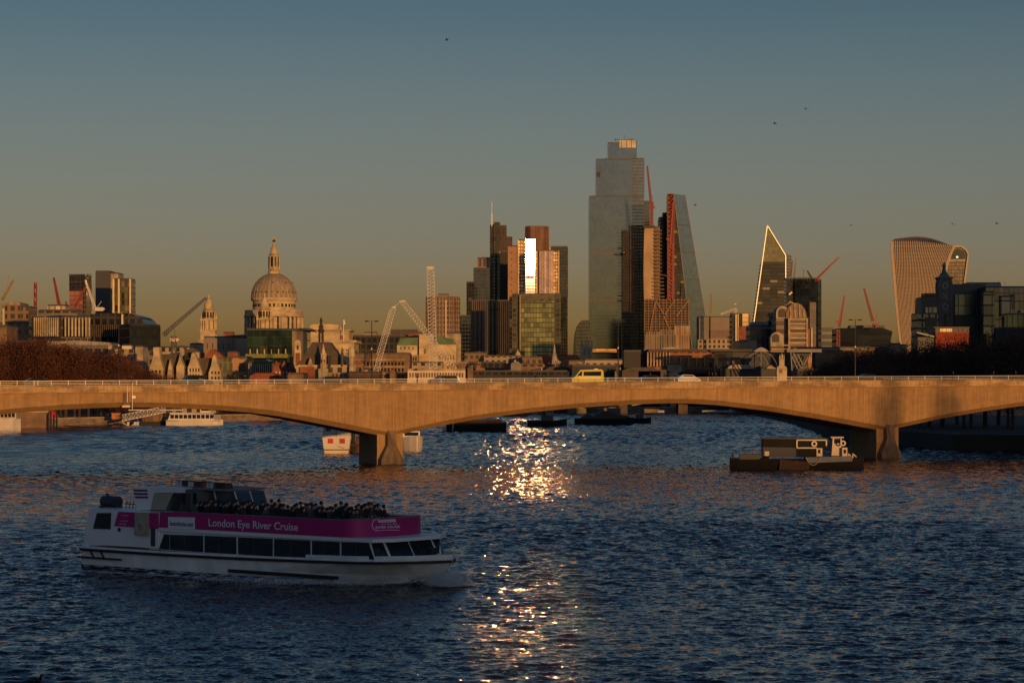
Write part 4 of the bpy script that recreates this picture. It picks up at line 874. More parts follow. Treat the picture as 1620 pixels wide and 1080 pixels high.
for a in (1247, 1275.5): block(t, 'pilaster', (a, a + 3), D - 1, 503, STONE2, dr=.9, roof=False)
block(t, 'wall', (1219, 1240), D - 6, 540, VB, dr=8, roof=False); outline(t, 'vault_rim', arch_pts(1219, 1240, 525, 548), D - 7, 10, STONE2); outline(t, 'arch_opening', arch_pts(1221.5, 1233, 528, 541), D - 7.3, 1, BLACK); block(t, 'band', (1220, 1248), D - 7.4, 545, STONE2, ybot=547, dr=.3, roof=False); block(t, 'band', (1220, 1248), D - 7.4, 551, STONE2, ybot=553, dr=.3, roof=False)
block(t, 'pier', (1277, 1281), D, 520, BRICK, dr=20, roof=False); block(t, 'pier', (1283, 1285.5), D, 518, STONE, dr=5, roof=False)
t = bthing('office_building', 'low stone office with brown lift tower left of the barrel vaults', 'building', 1205, 1550)
block(t, 'wall', (1186, 1226), 1550, 516, VB, dr=25); block(t, 'wall', (1206, 1226), 1548, 520, F_STRIPE, dr=2, roof=False); block(t, 'upper_storey', (1216, 1227), 1556, 497, F_BROWNW, ybot=517, dr=10); outline(t, 'roof', [(1188, 516), (1190, 509), (1226, 508), (1226, 516)], 1556, 14, LEAD)
t = bthing('office_building', 'pale cube like block in front of the low stone office', 'building', 1188, 1350); block(t, 'wall', (1167, 1183), 1350, 541, facade('cube_ribs', (.14, .12, .09), (.24, .2, .15), 2, 60, .4, .01), dr=20); block(t, 'wall', (1183, 1197), 1352, 539, mat('buff_panel', (0, 0, 0)), dr=20)
t = bthing('office_building', 'narrow white banded block right of the near-black tower', 'building', 1309, 1900); block(t, 'facade', (1299.5, 1318), 1900, 520, facade('white_bands', (.02, .025, .03), (.22, .22, .22), 60, 5.5, .01, .35, .3, .4), dr=20); block(t, 'wall', (1318, 1328), 1902, 525, GREYC, dr=20)
t = bthing('office_building', 'broad dark blue office with a slanting end under the red cranes', 'building', 1370, 1700)
outline(t, 'facade', [(1328, 562), (1328, 519), (1395, 518), (1412, 524), (1408, 545), (1411, 562)], 1700, 40, facade('navy_bands', (.004, .008, .015), (.010, .014, .022), 60, 4.5, .01, .3, .5, .3, 1.3, fior=1.25)); block(t, 'plant_room', (1345, 1400), 1710, 516.5, DARKC, ybot=519, dr=15)
# the top-heavy tower with vertical fins
t = bthing('skyscraper', 'flaring top-heavy tower with pale vertical fins and an arched glass end', 'skyscraper', 1460, 2700)
D = 2700
def lerp(a, b, k): return a + (b - a) * k
Lb = [(550, 1426), (500, 1420), (450, 1415.5), (410, 1412), (385, 1411)]
Rb = [(550, 1490), (500, 1489), (450, 1492), (420, 1498), (400, 1505), (388, 1511)]
def bx(tab, y): return float(np.interp(-y, [-q[0] for q in tab], [q[1] for q in tab]))
def topy(s): return 383 + 12 * max(0, s - .35) ** 1.3 * 1.05
NS, NV = 34, 14
def FP(s, v, dy=0):
    yt = topy(s); y = lerp(550, yt, v); return at(lerp(bx(Lb, y), bx(Rb, y), s), y, D + dy)
mb = MB(); vs = [FP(i / NS, j / NV) for j in range(NV + 1) for i in range(NS + 1)]
vs += [p + Vector((16 * (1 - (i % (NS + 1)) / NS), 55, 0)) for i, p in enumerate(vs)]; n1_ = (NS + 1) * (NV + 1)
fs = [(j * (NS + 1) + i, j * (NS + 1) + i + 1, (j + 1) * (NS + 1) + i + 1, (j + 1) * (NS + 1) + i) for j in range(NV) for i in range(NS)]
fs += [(j * (NS + 1), (j + 1) * (NS + 1), n1_ + (j + 1) * (NS + 1), n1_ + j * (NS + 1)) for j in range(NV)]
mb.add(vs, fs); mb.build('facade', facade('fin_tower_glass', (.035, .022, .016), (.02, .016, .014), 60, 4, .01, .25, .4, .25, 1.7), t)
FINM = mat('pale_fin', (.36, .26, .18), .5, .1)
for i in range(NS + 1):
    mb = MB(); s = i / NS; w = .38 if i not in (0, NS) else 1.3
    for j in range(NV):
        a, b = FP(s, j / NV, -1.0), FP(s, (j + 1) / NV, -1.0)
        mb.hexa([a + Vector((-w, 0, 0)), a + Vector((w, 0, 0)), a + Vector((w, 1.6, 0)), a + Vector((-w, 1.6, 0))], [b + Vector((-w, 0, 0)), b + Vector((w, 0, 0)), b + Vector((w, 1.6, 0)), b + Vector((-w, 1.6, 0))])
    a = FP(s, 1, -1.0); rise = (3.5 + 7.5 * math.sin(math.pi * (s * .7 + .12))) * (1 - s ** 5); b = a + Vector((2 + 8 * (1 - s), 30, rise * .7))
    mb.hexa([a + Vector((-w, 0, 0)), a + Vector((w, 0, 0)), b + Vector((w, 0, 0)), b + Vector((-w, 0, 0))], [a + Vector((-w, 0, 1.2)), a + Vector((w, 0, 1.2)), b + Vector((w, 0, 1.2)), b + Vector((-w, 0, 1.2))])
    mb.build('fin', FINM, t)
mb = MB(); vs = []
for i in range(NS + 1):
    a = FP(i / NS, 1); rise = (3.5 + 7.5 * math.sin(math.pi * (i / NS * .7 + .12))) * (1 - (i / NS) ** 5); sf = 1 - i / NS; vs += [a, a + Vector((2 + 8 * sf, 30, rise * .7)), a + Vector((16 * sf, 55, -1))]
mb.add(vs, [(i * 3 + k, i * 3 + 3 + k, i * 3 + 4 + k, i * 3 + 1 + k) for i in range(NS) for k in (0, 1)]); mb.build('roof', mat('fin_roof', (.26, .19, .13), .5, .2), t)
outline(t, 'end_wall', [(1489, 550), (1489, 500), (1492, 450), (1498, 420), (1501, 403), (1505, 395), (1512, 390.5), (1520, 390.5), (1527, 395.5), (1530.5, 403), (1527, 430), (1520, 480), (1516, 550)], D + 3, 40, facade('end_glass', (.045, .028, .02), (.10, .07, .05), 3, 4, .15, .25, .4, .35))
outline(t, 'arch_window', [(1501, 410), (1504, 401), (1509, 395.5), (1516, 393.5), (1523, 396), (1527, 402), (1527, 410)], D + 2.5, 1, DGLASS); outline(t, 'balcony', [(1501, 414), (1501, 410), (1527, 410), (1526.5, 414)], D + 2, 1.2, STONE2)
mb = MB()
fr = [(1489, 520), (1489, 500), (1492, 450), (1498, 420), (1500.5, 402.5), (1504.5, 394.5), (1512, 389.8), (1520.5, 389.8), (1528, 395), (1531.5, 402.5), (1528, 430), (1521, 480), (1518, 520)]
for a, b in zip(fr, fr[1:]): mb.bar(at(*a, D + 1.5), at(*b, D + 1.5), 1.0)
mb.build('arch_frame', mat('gold_frame', (.42, .31, .18), .45, .1), t)
mb = MB(); mb.lathe([(.4, Z(408, D)), (1.2, Z(407, D)), (1.2, Z(406, D)), (.4, Z(405, D))], P(1514.5, D)[0], D + 1, 8); mb.build('lamp', mat('lamp_glow', (.9, .85, .7), .4, 0, emit=((1, .8, .55), 1.5)), t)

# tower with the ringed letters and the dark riverside blocks
t = bthing('brick_tower', 'dark slender brick tower with round and crossed window openings under a green finial', 'tower', 1496, 1100)
D = 1100
TB = mat('tower_brick', (.13, .12, .115), .85, .2, (.6, .6, .6)); x0, _ = P(1484, D); x1, _ = P(1507, D); xm = (x0 + x1) / 2
mb = MB(); mb.box(x0 + .3, x1 - .3, D, D + 6.2, G0, Z(441, D)); mb.box(x0, x0 + 1.2, D - .35, D + 6.5, G0, Z(445, D)); mb.box(x1 - 1.2, x1, D - .35, D + 6.5, G0, Z(445, D)); mb.box(x0 - .2, x1 + .2, D - .5, D + 6.6, Z(441, D), Z(438, D)); mb.build('shaft', TB, t)
mb = MB(); mb.prism([(x0 + 1.2, D + .5), (x1 - 1.2, D + .5), (x1 - 1.2, D + 5.5), (x0 + 1.2, D + 5.5)], Z(438, D), Z(435.5, D)); mb.lathe([(1.9, Z(435.5, D)), (1.7, Z(433, D)), (.9, Z(428, D)), (.7, Z(424, D)), (.9, Z(420, D)), (.55, Z(416.5, D)), (.1, Z(413.5, D))], xm, D + 3, 12); mb.build('finial', mat('verdigris', (.06, .17, .15), .7, .2), t)
LG = mat('leaded_window', (.30, .29, .28), .5, .15)
def ring(zc, r):
    mb = MB(); n = 20; vs = []
    for q, yy in ((r, D - .12), (r * .72, D - .12), (r * .72, D + .1), (r, D + .1)):
        vs += [(xm + q * math.cos(2 * math.pi * i / n), yy, zc + q * math.sin(2 * math.pi * i / n)) for i in range(n)]
    mb.add(vs, [(k * n + i, k * n + (i + 1) % n, ((k + 1) % 4) * n + (i + 1) % n, ((k + 1) % 4) * n + i) for k in range(4) for i in range(n)]); return mb
m_ = ring(Z(452, D), 1.35); m_.lathe([(.5, 0)] * 2, 0, 0, 3) if 0 else None; fixn(m_.build('round_window', LG, t))
mb = MB()
for s in (-1, 1): mb.bar((xm - 1.2 * s, D - .05, Z(468.5, D) - 1.4), (xm + 1.2 * s, D - .05, Z(468.5, D) + 1.4), .2)
mb.build('cross_window', LG, t); m_ = ring(Z(485, D), 1.35); fixn(m_.build('round_window', LG, t))
mb = MB(); mb.box(xm - .5, xm + .5, D - .1, D + .1, Z(520, D), Z(496, D)); mb.build('slot_window', BLACK, t)
for z_ in (460.5, 477.5): mb = MB(); mb.box(x0 + 1.2, x1 - 1.2, D - .2, D + .05, Z(z_, D), Z(z_ - .8, D)); mb.build('brick_band', TB, t)
t = bthing('office_building', 'dark stepped riverside block with pale panels left of the brick tower', 'building', 1465, 1090)
block(t, 'wall', (1453, 1484), 1092, 497, F_DOFF, dr=20); block(t, 'wall', (1457, 1484), 1094, 472, DARKC, ybot=497, dr=16); block(t, 'upper_storey', (1463, 1483), 1098, 466, F_DARK, ybot=473, dr=10); block(t, 'panel', (1464, 1483), 1093, 486, facade('pale_ribs', (.17, .16, .13), (.08, .08, .07), 2, 30, .2, .02), ybot=498, dr=1, roof=False); block(t, 'panel', (1464, 1482), 1091.5, 502, mat('olive_panel', (.10, .09, .06), .8, .1), ybot=525, dr=.6, roof=False)
for y in (503, 510, 517): block(t, 'balcony', (1452.5, 1463), 1090.5, y, GREYC, ybot=y + 1.6, dr=1.4, roof=False)
t = bthing('office_building', 'long dark riverside block with olive glazed panels right of the brick tower', 'building', 1535, 1100)
block(t, 'wall', (1507, 1560), 1102, 452, DARKC, dr=30); OLV = facade('olive_panes', (.10, .11, .045), (.05, .055, .03), 3, 40, .12, .02, .3, .4); OLV2 = facade('olive_light', (.12, .12, .07), (.07, .07, .045), 3, 8, .1, .05, .5, .4)
block(t, 'panel', (1511, 1541), 1101, 466, OLV, ybot=483, dr=1, roof=False); block(t, 'panel', (1511, 1541), 1101, 484, OLV2, ybot=498, dr=1, roof=False); block(t, 'panel', (1511, 1541), 1101, 500, mat('olive_panel', (0, 0, 0)), ybot=524, dr=1, roof=False)
block(t, 'upper_storey', (1530, 1584), 1112, 449, GREYC, ybot=460, dr=16)
mb = MB()
for px in (1516, 1523, 1537, 1552, 1580, 1590): beam(mb, (px, 450), (px, 446.5 - (px % 3)), 1110, .15)
mb.build('roof_mast', STEEL, t)
t = bthing('office_building', 'dark glass block with teal and yellow bays at the right edge', 'building', 1590, 1080)
block(t, 'wall', (1560, 1720), 1082, 455, F_TEAL, dr=30); block(t, 'facade', (1556, 1573), 1080, 463, facade('rounded_bay', (.07, .08, .04), (.10, .10, .07), 4, 4.6, .1, .18, .6, .3), ybot=528, dr=6); block(t, 'facade', (1583, 1601), 1080, 470, facade('teal_bay', (.03, .07, .085), (.04, .05, .05), 4, 6, .1, .1, .5, .25), ybot=500, dr=2)
block(t, 'facade', (1601, 1606), 1079.5, 468, mat('ochre_panel', (.25, .16, .06), .8, .1), ybot=488, dr=2); block(t, 'facade', (1589, 1720), 1079, 498, facade('yellow_bay', (.16, .16, .035), (.09, .09, .03), 2.4, 30, .16, .02, .2, .4), ybot=517, dr=3); block(t, 'lower_wall', (1575, 1720), 1078, 518, mat('blue_black_wall', (.02, .022, .035), .7, .2), dr=3, roof=False); block(t, 'roof_slab', (1575, 1720), 1081, 463, STEEL, ybot=464, dr=2, roof=False)
mb = MB(); beam(mb, (1616, 493), (1619, 491), 1078, .7); mb.build('painted_gleam', mat('cool_gleam', (.6, .7, .8), .4), t)  # pale bluish bar coloured as a gleam, gives no light
t = bthing('riverside_box', 'bright orange red boxy theatre with a lit cream upper window', 'building', 1506, 900)
D = 900
block(t, 'wall', (1480, 1533), D, 526, mat('orange_red_panel', (.24, .04, .012), .8, .12, (1.5, 1.5, .1)), dr=15, roof=False); block(t, 'roof', (1477, 1534), D - .5, 517, DARKC, ybot=518.5, dr=16, roof=False); block(t, 'upper_storey', (1480, 1533), D + .5, 518.5, DARKC, ybot=526, dr=14, roof=False); block(t, 'window', (1487, 1506), D + .2, 519.5, facade('cream_panes', (.62, .5, .3), (.2, .14, .08), 1.6, 6, .1, .02, .3, .5), ybot=524.5, dr=.5, roof=False); outline(t, 'wing_roof', [(1450, 527), (1451, 524.5), (1478, 531), (1478, 534)], D - 1, 10, mat('grey_wing', (.22, .25, .25), .5, .1))
block(t, 'wall', (1452, 1480), D + 1, 533, DARKC, dr=10, roof=False)
t = bthing('low_building', 'low buff and beige blocks below the finned tower', 'building', 1422, 950); block(t, 'wall', (1406, 1425), 950, 545, mat('buff_panel', (0, 0, 0)), dr=12); block(t, 'wall', (1425, 1440), 951, 547, facade('yellow_beige', (.35, .28, .15), (.3, .24, .13), 6, 5, .1, .3), dr=12); block(t, 'wall', (1391, 1406), 952, 551, BROWN, dr=12)
t = bthing('low_building', 'long low flat roofed buildings in front of the broad navy office', 'building', 1350, 1000); block(t, 'wall', (1290, 1392), 1000, 553, BROWN, dr=12); block(t, 'parapet', (1255, 1392), 999, 551, GREYC, ybot=553.5, dr=14)

# -- station hall and rail bridge behind the road bridge
t = bthing('riverside_hall', 'long low hall with glowing orange columns under a dark flat roof', 'building', 1080, 1050)
D = 1050
block(t, 'wall', (987, 1024), D + 6, 556, mat('ink_wall', (.02, .022, .03), .6, .2), dr=15); block(t, 'wall', (1024, 1162), D + 1, 556, facade('orange_hall', (.10, .035, .02), (.30, .12, .05), 3.1, 3.0, .35, .25, .6, .4), dr=15, roof=False); block(t, 'roof', (1026, 1190), D - 1, 552, SLATE, ybot=556, dr=18, roof=False); block(t, 'string_course', (1062, 1162), D - .2, 565, STONE2, ybot=566, dr=.8, roof=False)
for px in [1024 + i * 4.9 for i in range(8)]: outline(t, 'column', [(px, 579), (px, 557), (px + 1.6, 557), (px + 1.6, 579)], D - .3, .8, STONE)
for px in (1076, 1088, 1101, 1114, 1129, 1143): outline(t, 'column', [(px, 580), (px, 566), (px + 2, 566), (px + 2, 580)], D - .3, .8, mat('orange_stone', (.45, .24, .12), .8, .1))
outline(t, 'roof', [(1045, 552), (1050, 550), (1062, 548.5), (1074, 550), (1080, 552)], D + 5, 8, LEAD)
t = bthing('station_hall', 'dark navy station hall with pale curved roof struts left of the yellow chapel tower', 'station', 1190, 1000)
D = 1000
block(t, 'wall', (1130, 1160), D + 4, 555, facade('navy_hall', (.012, .018, .035), (.03, .03, .04), 4, 6, .1, .1), dr=12); block(t, 'roof', (1124, 1165), D, 553, mat('blue_roof', (.03, .05, .07), .6, .1), ybot=556, dr=16, roof=False); block(t, 'wall', (1160, 1262), D + 8, 557, mat('navy_wall', (.012, .016, .035), .5, .3), dr=10, roof=False); block(t, 'wall', (1158, 1172), D + 2, 567, BROWN, dr=4)
mb = MB()
for cx_, r_ in ((1204, 12), (1204, 27)):
    pr = None
    for i in range(13):
        g = math.pi * i / 12; q = (cx_ - r_ * math.cos(g), 589 - (24 + r_ * .35) * math.sin(g))
        if pr: beam(mb, pr, q, D + 3, .16)
        pr = q
beam(mb, (1204, 590), (1204, 556), D + 2.5, .2); mb.build('roof_strut', STEEL, t)
outline(t, 'roof', [(1192, 556), (1199, 551), (1204, 549), (1210, 551), (1217, 556)], D + 5, 8, LEAD)
for a, b in ((1150, 1194), (1212, 1228)): outline(t, 'canopy', [(a, 583), (a + 4, 579), (a + 10, 576.5), (b - 8, 577), (b, 582), (b, 583.5)], D - 4, 5, STONE2)
block(t, 'lower_wall', (1140, 1262), D - 2, 582, mat('navy_wall', (0, 0, 0)), dr=4, roof=False)
t = bthing('chapel_tower', 'small golden stone chapel tower with pinnacles just above the bridge rail', 'tower', 1236, 900)
D = 900; outline(t, 'wall', [(1229, 604), (1229, 582), (1231, 579), (1243, 579), (1245, 582), (1245, 604)], D, 4, STONE); outline(t, 'belfry', [(1233, 579), (1233, 568), (1235, 562), (1237, 559), (1239, 562), (1241, 568), (1241, 579)], D + .5, 2.5, STONE); outline(t, 'opening', arch_pts(1233, 1238, 583, 590), D - .2, .4, BROWN)
for a in (1233.5, 1237, 1240.5): outline(t, 'pinnacle', [(a - .8, 568), (a, 555 + 4 * (a != 1237)), (a + .8, 568)], D, .7, STONE)
t = bthing('rail_gantry', 'grey crossed steel girders under a flat beam right of the chapel tower', 'bridge truss', 1265, 950)
mb = MB(); D = 950
for a, b in (((1251, 556), (1253, 586)), ((1255, 558), (1268, 584)), ((1268, 584), (1281, 560)), ((1252, 562), (1262, 584)), ((1274, 584), (1262, 560)), ((1274, 584), (1284, 562))): beam(mb, a, b, D, .3)
mb.build('strut', STEEL, t); block(t, 'beam', (1245, 1300), D - 1, 552, GREYC, ybot=557, dr=6, roof=False); block(t, 'wall', (1254, 1282), D + 6, 557, mat('navy_wall', (0, 0, 0)), dr=5, roof=False)
t = bthing('obelisk', 'small reddish stone spirelet at the right end of the crossed girders', 'spire', 1281, 930); outline(t, 'shaft', [(1278, 582), (1278, 570), (1280, 564), (1281, 558), (1282, 564), (1284, 570), (1284, 582)], 930, 2, mat('orange_stone', (0, 0, 0))); outline(t, 'base', [(1275, 604), (1275, 582), (1287, 582), (1287, 604)], 931, 3, BROWN)
t = bthing('church_tower', 'square church tower with four tall pinnacles at the foot of the curved dark tower', 'church tower', 928, 1500)
D = 1500; outline(t, 'wall', [(919, 604), (919, 548), (937.5, 548), (937.5, 604)], D, 7, STONE2)
for a in (920.5, 926.5, 931, 936): outline(t, 'pinnacle', [(a - 1.5, 548), (a - 1.2, 541), (a, 536.5), (a + 1.2, 541), (a + 1.5, 548)], D, 1.2, STONE2)
wins(t, 921, 936, 551, 562, 2, 1, D - .1, BROWN, .4, .8)
t = bthing('church_spire', 'tapering tiered pale church spire below the green and gold block', 'spire', 876, 1300)
x, y = P(877, 1300); k = 1300 / F; mb = MB(); mb.lathe([(7 * k, G0), (7 * k, Z(579, 1300)), (6 * k, Z(578, 1300)), (5 * k, Z(568, 1300)), (4.5 * k, Z(567, 1300)), (3.3 * k, Z(560, 1300)), (2.6 * k, Z(559, 1300)), (1.6 * k, Z(552, 1300)), (.4 * k, Z(543, 1300))], x, y, 8); mb.build('spire', STONE2, t)

# -- low roofs between the bridge rail and the towers
LOW = [  # x0, x1, top, D, material, look, label
 (735, 770, 559, 1500, F_BROWNW, 'flat', 'low brown block right of the green roofed hall'),
 (766, 826, 564, 1420, F_STONEW, 'flat', 'long pale arcaded block at the foot of the striped office'),
 (812, 826, 557, 1440, STONE2, 'dome', 'small pale domed pavilion roof near the foot of the green glass block'),
 (826, 858, 566, 1400, F_BROWNW, 'flat', 'brown office roofs directly below the green glass block'),
 (846, 872, 560, 1480, BRICK, 'hip', 'red tiled hipped roof left of the tiered church spire'),
 (884, 918, 561, 1450, F_BRICKW, 'hip', 'brick roofs between the tiered spire and the square church tower'),
 (735, 800, 574, 1150, F_DOFF, 'flat', 'dark low block behind the middle of the bridge left of the pale arcade'),
 (796, 862, 577, 1100, F_BROWNW, 'flat', 'wide dark brown terrace just above the bridge rail below the glaring tower'),
 (862, 905, 580, 1080, F_GREYW, 'hip', 'grey pitched roofs just above the yellow van'),
 (734, 900, 588, 940, F_DOFF, 'flat', 'very long dark quay building running just above the bridge rail'),
 (905, 990, 579, 1060, mat('ink_wall', (0, 0, 0)), 'flat', 'dark blue low building right of the yellow van roof'),
 (925, 985, 570, 1180, F_STONEW, 'flat', 'pale low block at the left foot of the tallest tower'),
 (900, 932, 572, 1250, F_BROWNW, 'flat', 'low brown block in front of the square church tower'),
 (984, 1045, 581, 1000, SLATE, 'hip', 'dark hipped canopy roof right of the middle lamp post'),
 (1010, 1060, 587, 930, mat('slate_blue_wall', (.07, .08, .10), .7, .2), 'flat', 'slate blue hoarding like block below the orange columns'),
 (1056, 1078, 577, 960, STONE2, 'flat', 'small tan block below the orange columned hall'),
 (1074, 1140, 584, 950, mat('ink_wall', (0, 0, 0)), 'hip', 'long dark hipped roofs below the orange columned hall'),
 (1100, 1152, 592, 700, STONE2, 'flat', 'pale cream fence like block seen just over the bridge rail'),
 (1262, 1330, 586, 900, BLACK, 'flat', 'black low block under the crossed girders'),
 (640, 700, 574, 1050, F_STONEW, 'flat', 'pale arcaded wing under the green roofed hall'),
 (552, 600, 590, 800, BROWN, 'flat', 'low brown quay block at the foot of the lamp post by the leaning crane'),
 (215, 246, 556, 980, F_GREYW, 'flat', 'grey stepped block behind the left end of the gabled court'),
 (244, 300, 550, 1150, F_STONEW, 'flat', 'pale stone block behind the blue crane mast'),
 (292, 316, 552, 1120, F_BLUE, 'hip', 'blue grey roof left of the left bell tower'),
 (300, 322, 545, 1250, STONE2, 'flat', 'pale stone block at the foot of the left bell tower'),
 (262, 300, 547, 1300, BROWN, 'hip', 'brown hipped roof behind the blue crane cab'),
 (0, 60, 541, 950, F_DOFF, 'flat', 'dark low offices behind the leftmost trees'),
 (50, 80, 540, 980, F_GREYW, 'flat', 'grey low offices left of the long pale roofed building'),
 (395, 440, 590, 820, BRICK, 'hip', 'low red roofs at the foot of the glass hall'),
 (455, 480, 592, 800, BROWN, 'flat', 'low dark block between the brick house and the gothic hall'),
]
def onland(px, D): return max(D, 870 if px < 640 else (975 if px < 760 else 1046)) if 552 <= px < 1235 else D
for x0_, x1_, yt, D, m, look, lab in LOW:
    D = onland((x0_ + x1_) / 2, D)
    t = bthing('low_building', lab, 'building', (x0_ + x1_) / 2, D, 'low roofs behind the bridge')
    yb = yt + (5 if look != 'flat' else 0)
    block(t, 'wall', (x0_, x1_), D, yb, m, dr=18, roof=(look == 'flat'))
    if look == 'hip':
        w = (x1_ - x0_) * .2; outline(t, 'roof', [(x0_ - 1, yb + .5), (x0_ + w, yt), (x1_ - w, yt), (x1_ + 1, yb + .5)], D - .5, 14, LEAD if m is LEAD else (BRICK if 'red' in lab or 'brick' in lab else SLATE))
    if look == 'dome':
        x, y = P((x0_ + x1_) / 2, D); k = D / F; r = (x1_ - x0_) / 2 * .7 * k; mb = MB(); mb.lathe([(r, Z(yb, D)), (r, Z(yb - 1, D)), (r * .8, Z(yt + 1, D)), (r * .3, Z(yt - 2, D)), (.2, Z(yt - 5, D))], x, y + 5, 16); mb.build('dome', STONE, t)
    rnd = random.Random(int(x0_ * 7 + yt))
    if look == 'flat' and x1_ - x0_ > 15:
        for i in range(rnd.randint(1, 3)):
            a = rnd.uniform(x0_ + 1, x1_ - 9); block(t, 'plant_room', (a, a + rnd.uniform(4, 9)), D + rnd.uniform(2, 9), yt - rnd.uniform(1.2, 3.2), rnd.choice((GREYC, STONE2, BROWN, SLATE)), ybot=yt + .5, dr=5, roof=False)
        for i in range(rnd.randint(1, 4)):
            a = rnd.uniform(x0_ + 1, x1_ - 3); block(t, 'chimney', (a, a + 1.4), D + 1, yt - rnd.uniform(2, 4), BRICK, ybot=yt + .5, dr=1.2, roof=False)

rnd = random.Random(77); SM = [F_BROWNW, F_GREYW, F_DOFF, F_STONEW, BROWN, F_BRICKW, GREYC]
for i in range(46):
    px = rnd.uniform(552, 1225); w = rnd.uniform(6, 20); D = onland(px, rnd.uniform(700, 1000)) + rnd.uniform(0, 200); yt = rnd.uniform(574, 592); m = rnd.choice(SM)
    t = bthing('low_building', 'one of the small dark roofs jumbled just above the bridge rail', 'building', px, D, 'jumble of small roofs above the rail')
    block(t, 'wall', (px, px + w), D, yt, m, dr=rnd.uniform(6, 12), roof=False); h = rnd.uniform(1.5, 4); k = rnd.uniform(.15, .45)
    outline(t, 'roof', [(px - .4, yt + .3), (px + w * k, yt - h), (px + w * (1 - k * .8), yt - h), (px + w + .4, yt + .3)], D - .4, 8, rnd.choice((SLATE, SLATE, LEAD, BRICK, STEEL)))
    for j in range(rnd.randint(1, 3)): a = rnd.uniform(px, px + w - 1.5); block(t, 'chimney', (a, a + rnd.uniform(.7, 1.4)), D + 1, yt - h - rnd.uniform(.5, 2.5), rnd.choice((BRICK, STONE2, CREAM)), ybot=yt - h * .3, dr=1.0, roof=False)
# ------------------------------------------------------------------ cranes
def crane(label, D, mat_, mast=None, jib=None, w=2.4, r=.28, cab=None, bays=(14, 20), tie=None, group='luffing tower cranes on the skyline', hook=None, z0=None, cabm=None):
    px = mast[0] if mast else jib[0][0]
    t = bthing('tower_crane', label, 'crane', px, D, group); r *= .72; w *= .85
    if mast:
        mb = MB(); x, y = P(mast[0], D); mb.lattice((x, y, z0 if z0 is not None else G0), (x, y, Z(mast[1], D)), w, r, bays[0]); mb.build('mast', mat_, t)
    if jib:
        mb = MB(); mb.lattice(at(*jib[0], D), at(*jib[1], D), w * .8, r * .9, bays[1], .5); mb.build('jib', mat_, t)
        if hook: mb = MB(); beam(mb, jib[1], (jib[1][0], jib[1][1] + hook), D, .06); mb.build('hoist_rope', STEEL, t)
    if cab:
        x, y = P(cab[0], D); mb = MB(); s = cab[2] * D / F / 2; z = Z(cab[1], D); mb.box(x - s, x + s, y - s * .5, y + s * .5, z - s * .45, z + s * .45); mb.box(x + s * .4, x + s * 1.3, y - s * .4, y + s * .4, z - s * .2, z + s * .3); mb.build('cab', cabm or mat_, t)
    if tie:
        for a, b in tie: mb = MB(); beam(mb, a, b, D, r * .7); mb.build('back_stay', mat_, t)
    return t
crane('dark blue luffing crane with a white cab left of the cathedral', 1000, BLUEST, (275, 532), ((258, 530), (326, 471)), 2.2, .22, (275.5, 537.5, 12), tie=(((262, 533), (274, 518)), ((276, 532), (276, 521)), ((255.5, 533), (262, 527))), cabm=mat('red_white_cab', (.7, .55, .48), .5, .1))
crane('white luffing crane reaching across the red netted tower', 1500, WSTEEL, (153, 505), ((151, 489), (135, 443)), 2.0, .3, (157, 489, 13), tie=(((152, 488), (161, 476)),))
crane('thin red crane mast standing alone on the far left', 1400, REDST, (56, 447), None, 1.6, .3)
crane('leaning red crane jib left of the red netted tower', 1400, REDST, (95, 500), ((94, 484), (85, 439)), 2.2, .35, (92, 486, 5))
crane('short red crane jib at the foot of the red netted tower', 1450, REDST, (107, 495), ((109, 492), (104, 477)), 1.8, .3)
crane('red crane jib standing before the netted tower scaffolding', 1600, REDST, (118, 500), ((118, 486), (136, 453)), 2.0, .3)
crane('faint pale crane pair leaning right at the left edge', 1700, mat('faded_crane', (.30, .22, .14), .6), (5, 480), ((3, 475), (21, 443)), 2.6, .35, tie=(((9, 470), (14, 434)),))
crane('slim red crane standing on the concrete core beside the tallest tower', 2700, REDST, (1031, 320), ((1030, 322), (1024, 263)), 3.4, .6, (1032, 328, 7), z0=Z(358, 2700), tie=(((1036, 332), (1031, 308)), ((1030, 345), (1024, 350))))
crane('tall red crane mast in front of the wedge shaped tower', 2500, REDST, (1061, 385), ((1062, 392), (1066, 320)), 4.6, .9, (1057, 378, 6), z0=Z(475, 2500), tie=(((1040, 433), (1062, 438)), ((1066, 450), (1062, 395))))
crane('red and white crane jib rising right from the near-black block', 2400, REDST, (1292, 442), ((1291, 442), (1327, 407)), 3.0, .5, z0=Z(445, 2400))
crane('thin brown crane standing left on the near-black block', 2450, STEEL, (1256, 441), ((1256, 440), (1259.5, 408)), 2.2, .4, z0=Z(445, 2450))
crane('small dark crane cluster on top of the near-black block', 2450, BLACK, (1279, 441), ((1284, 440), (1277, 428)), 2.2, .5, z0=Z(445, 2450), tie=(((1271, 441), (1271.5, 426)), ((1284, 441), (1279, 430))))
crane('red luffing crane left of the broad navy office', 1650, REDST, (1326, 522), ((1328, 517), (1336, 468)), 2.2, .4, (1324, 508, 5), tie=(((1322, 512), (1324, 507)), ((1324, 508), (1330, 518))))
crane('red luffing crane on the roof of the broad navy office', 1690, REDST, (1383, 514), ((1381, 508), (1367, 456)), 2.2, .4, (1385, 513, 9), z0=Z(519, 1690), tie=(((1386, 512), (1387, 498)), ((1387, 498), (1382, 508))))
crane('tiny pale crane above the plain grey block right of the wedge tower', 2300, mat('faded_crane', (0, 0, 0)), (1124, 500), ((1124, 497), (1125, 464)), 2.0, .3)
crane('glinting small crane over the gold cornered office', 1750, WSTEEL, (1164, 488), ((1164, 488), (1140, 497)), 1.8, .25, (1163, 481, 3))
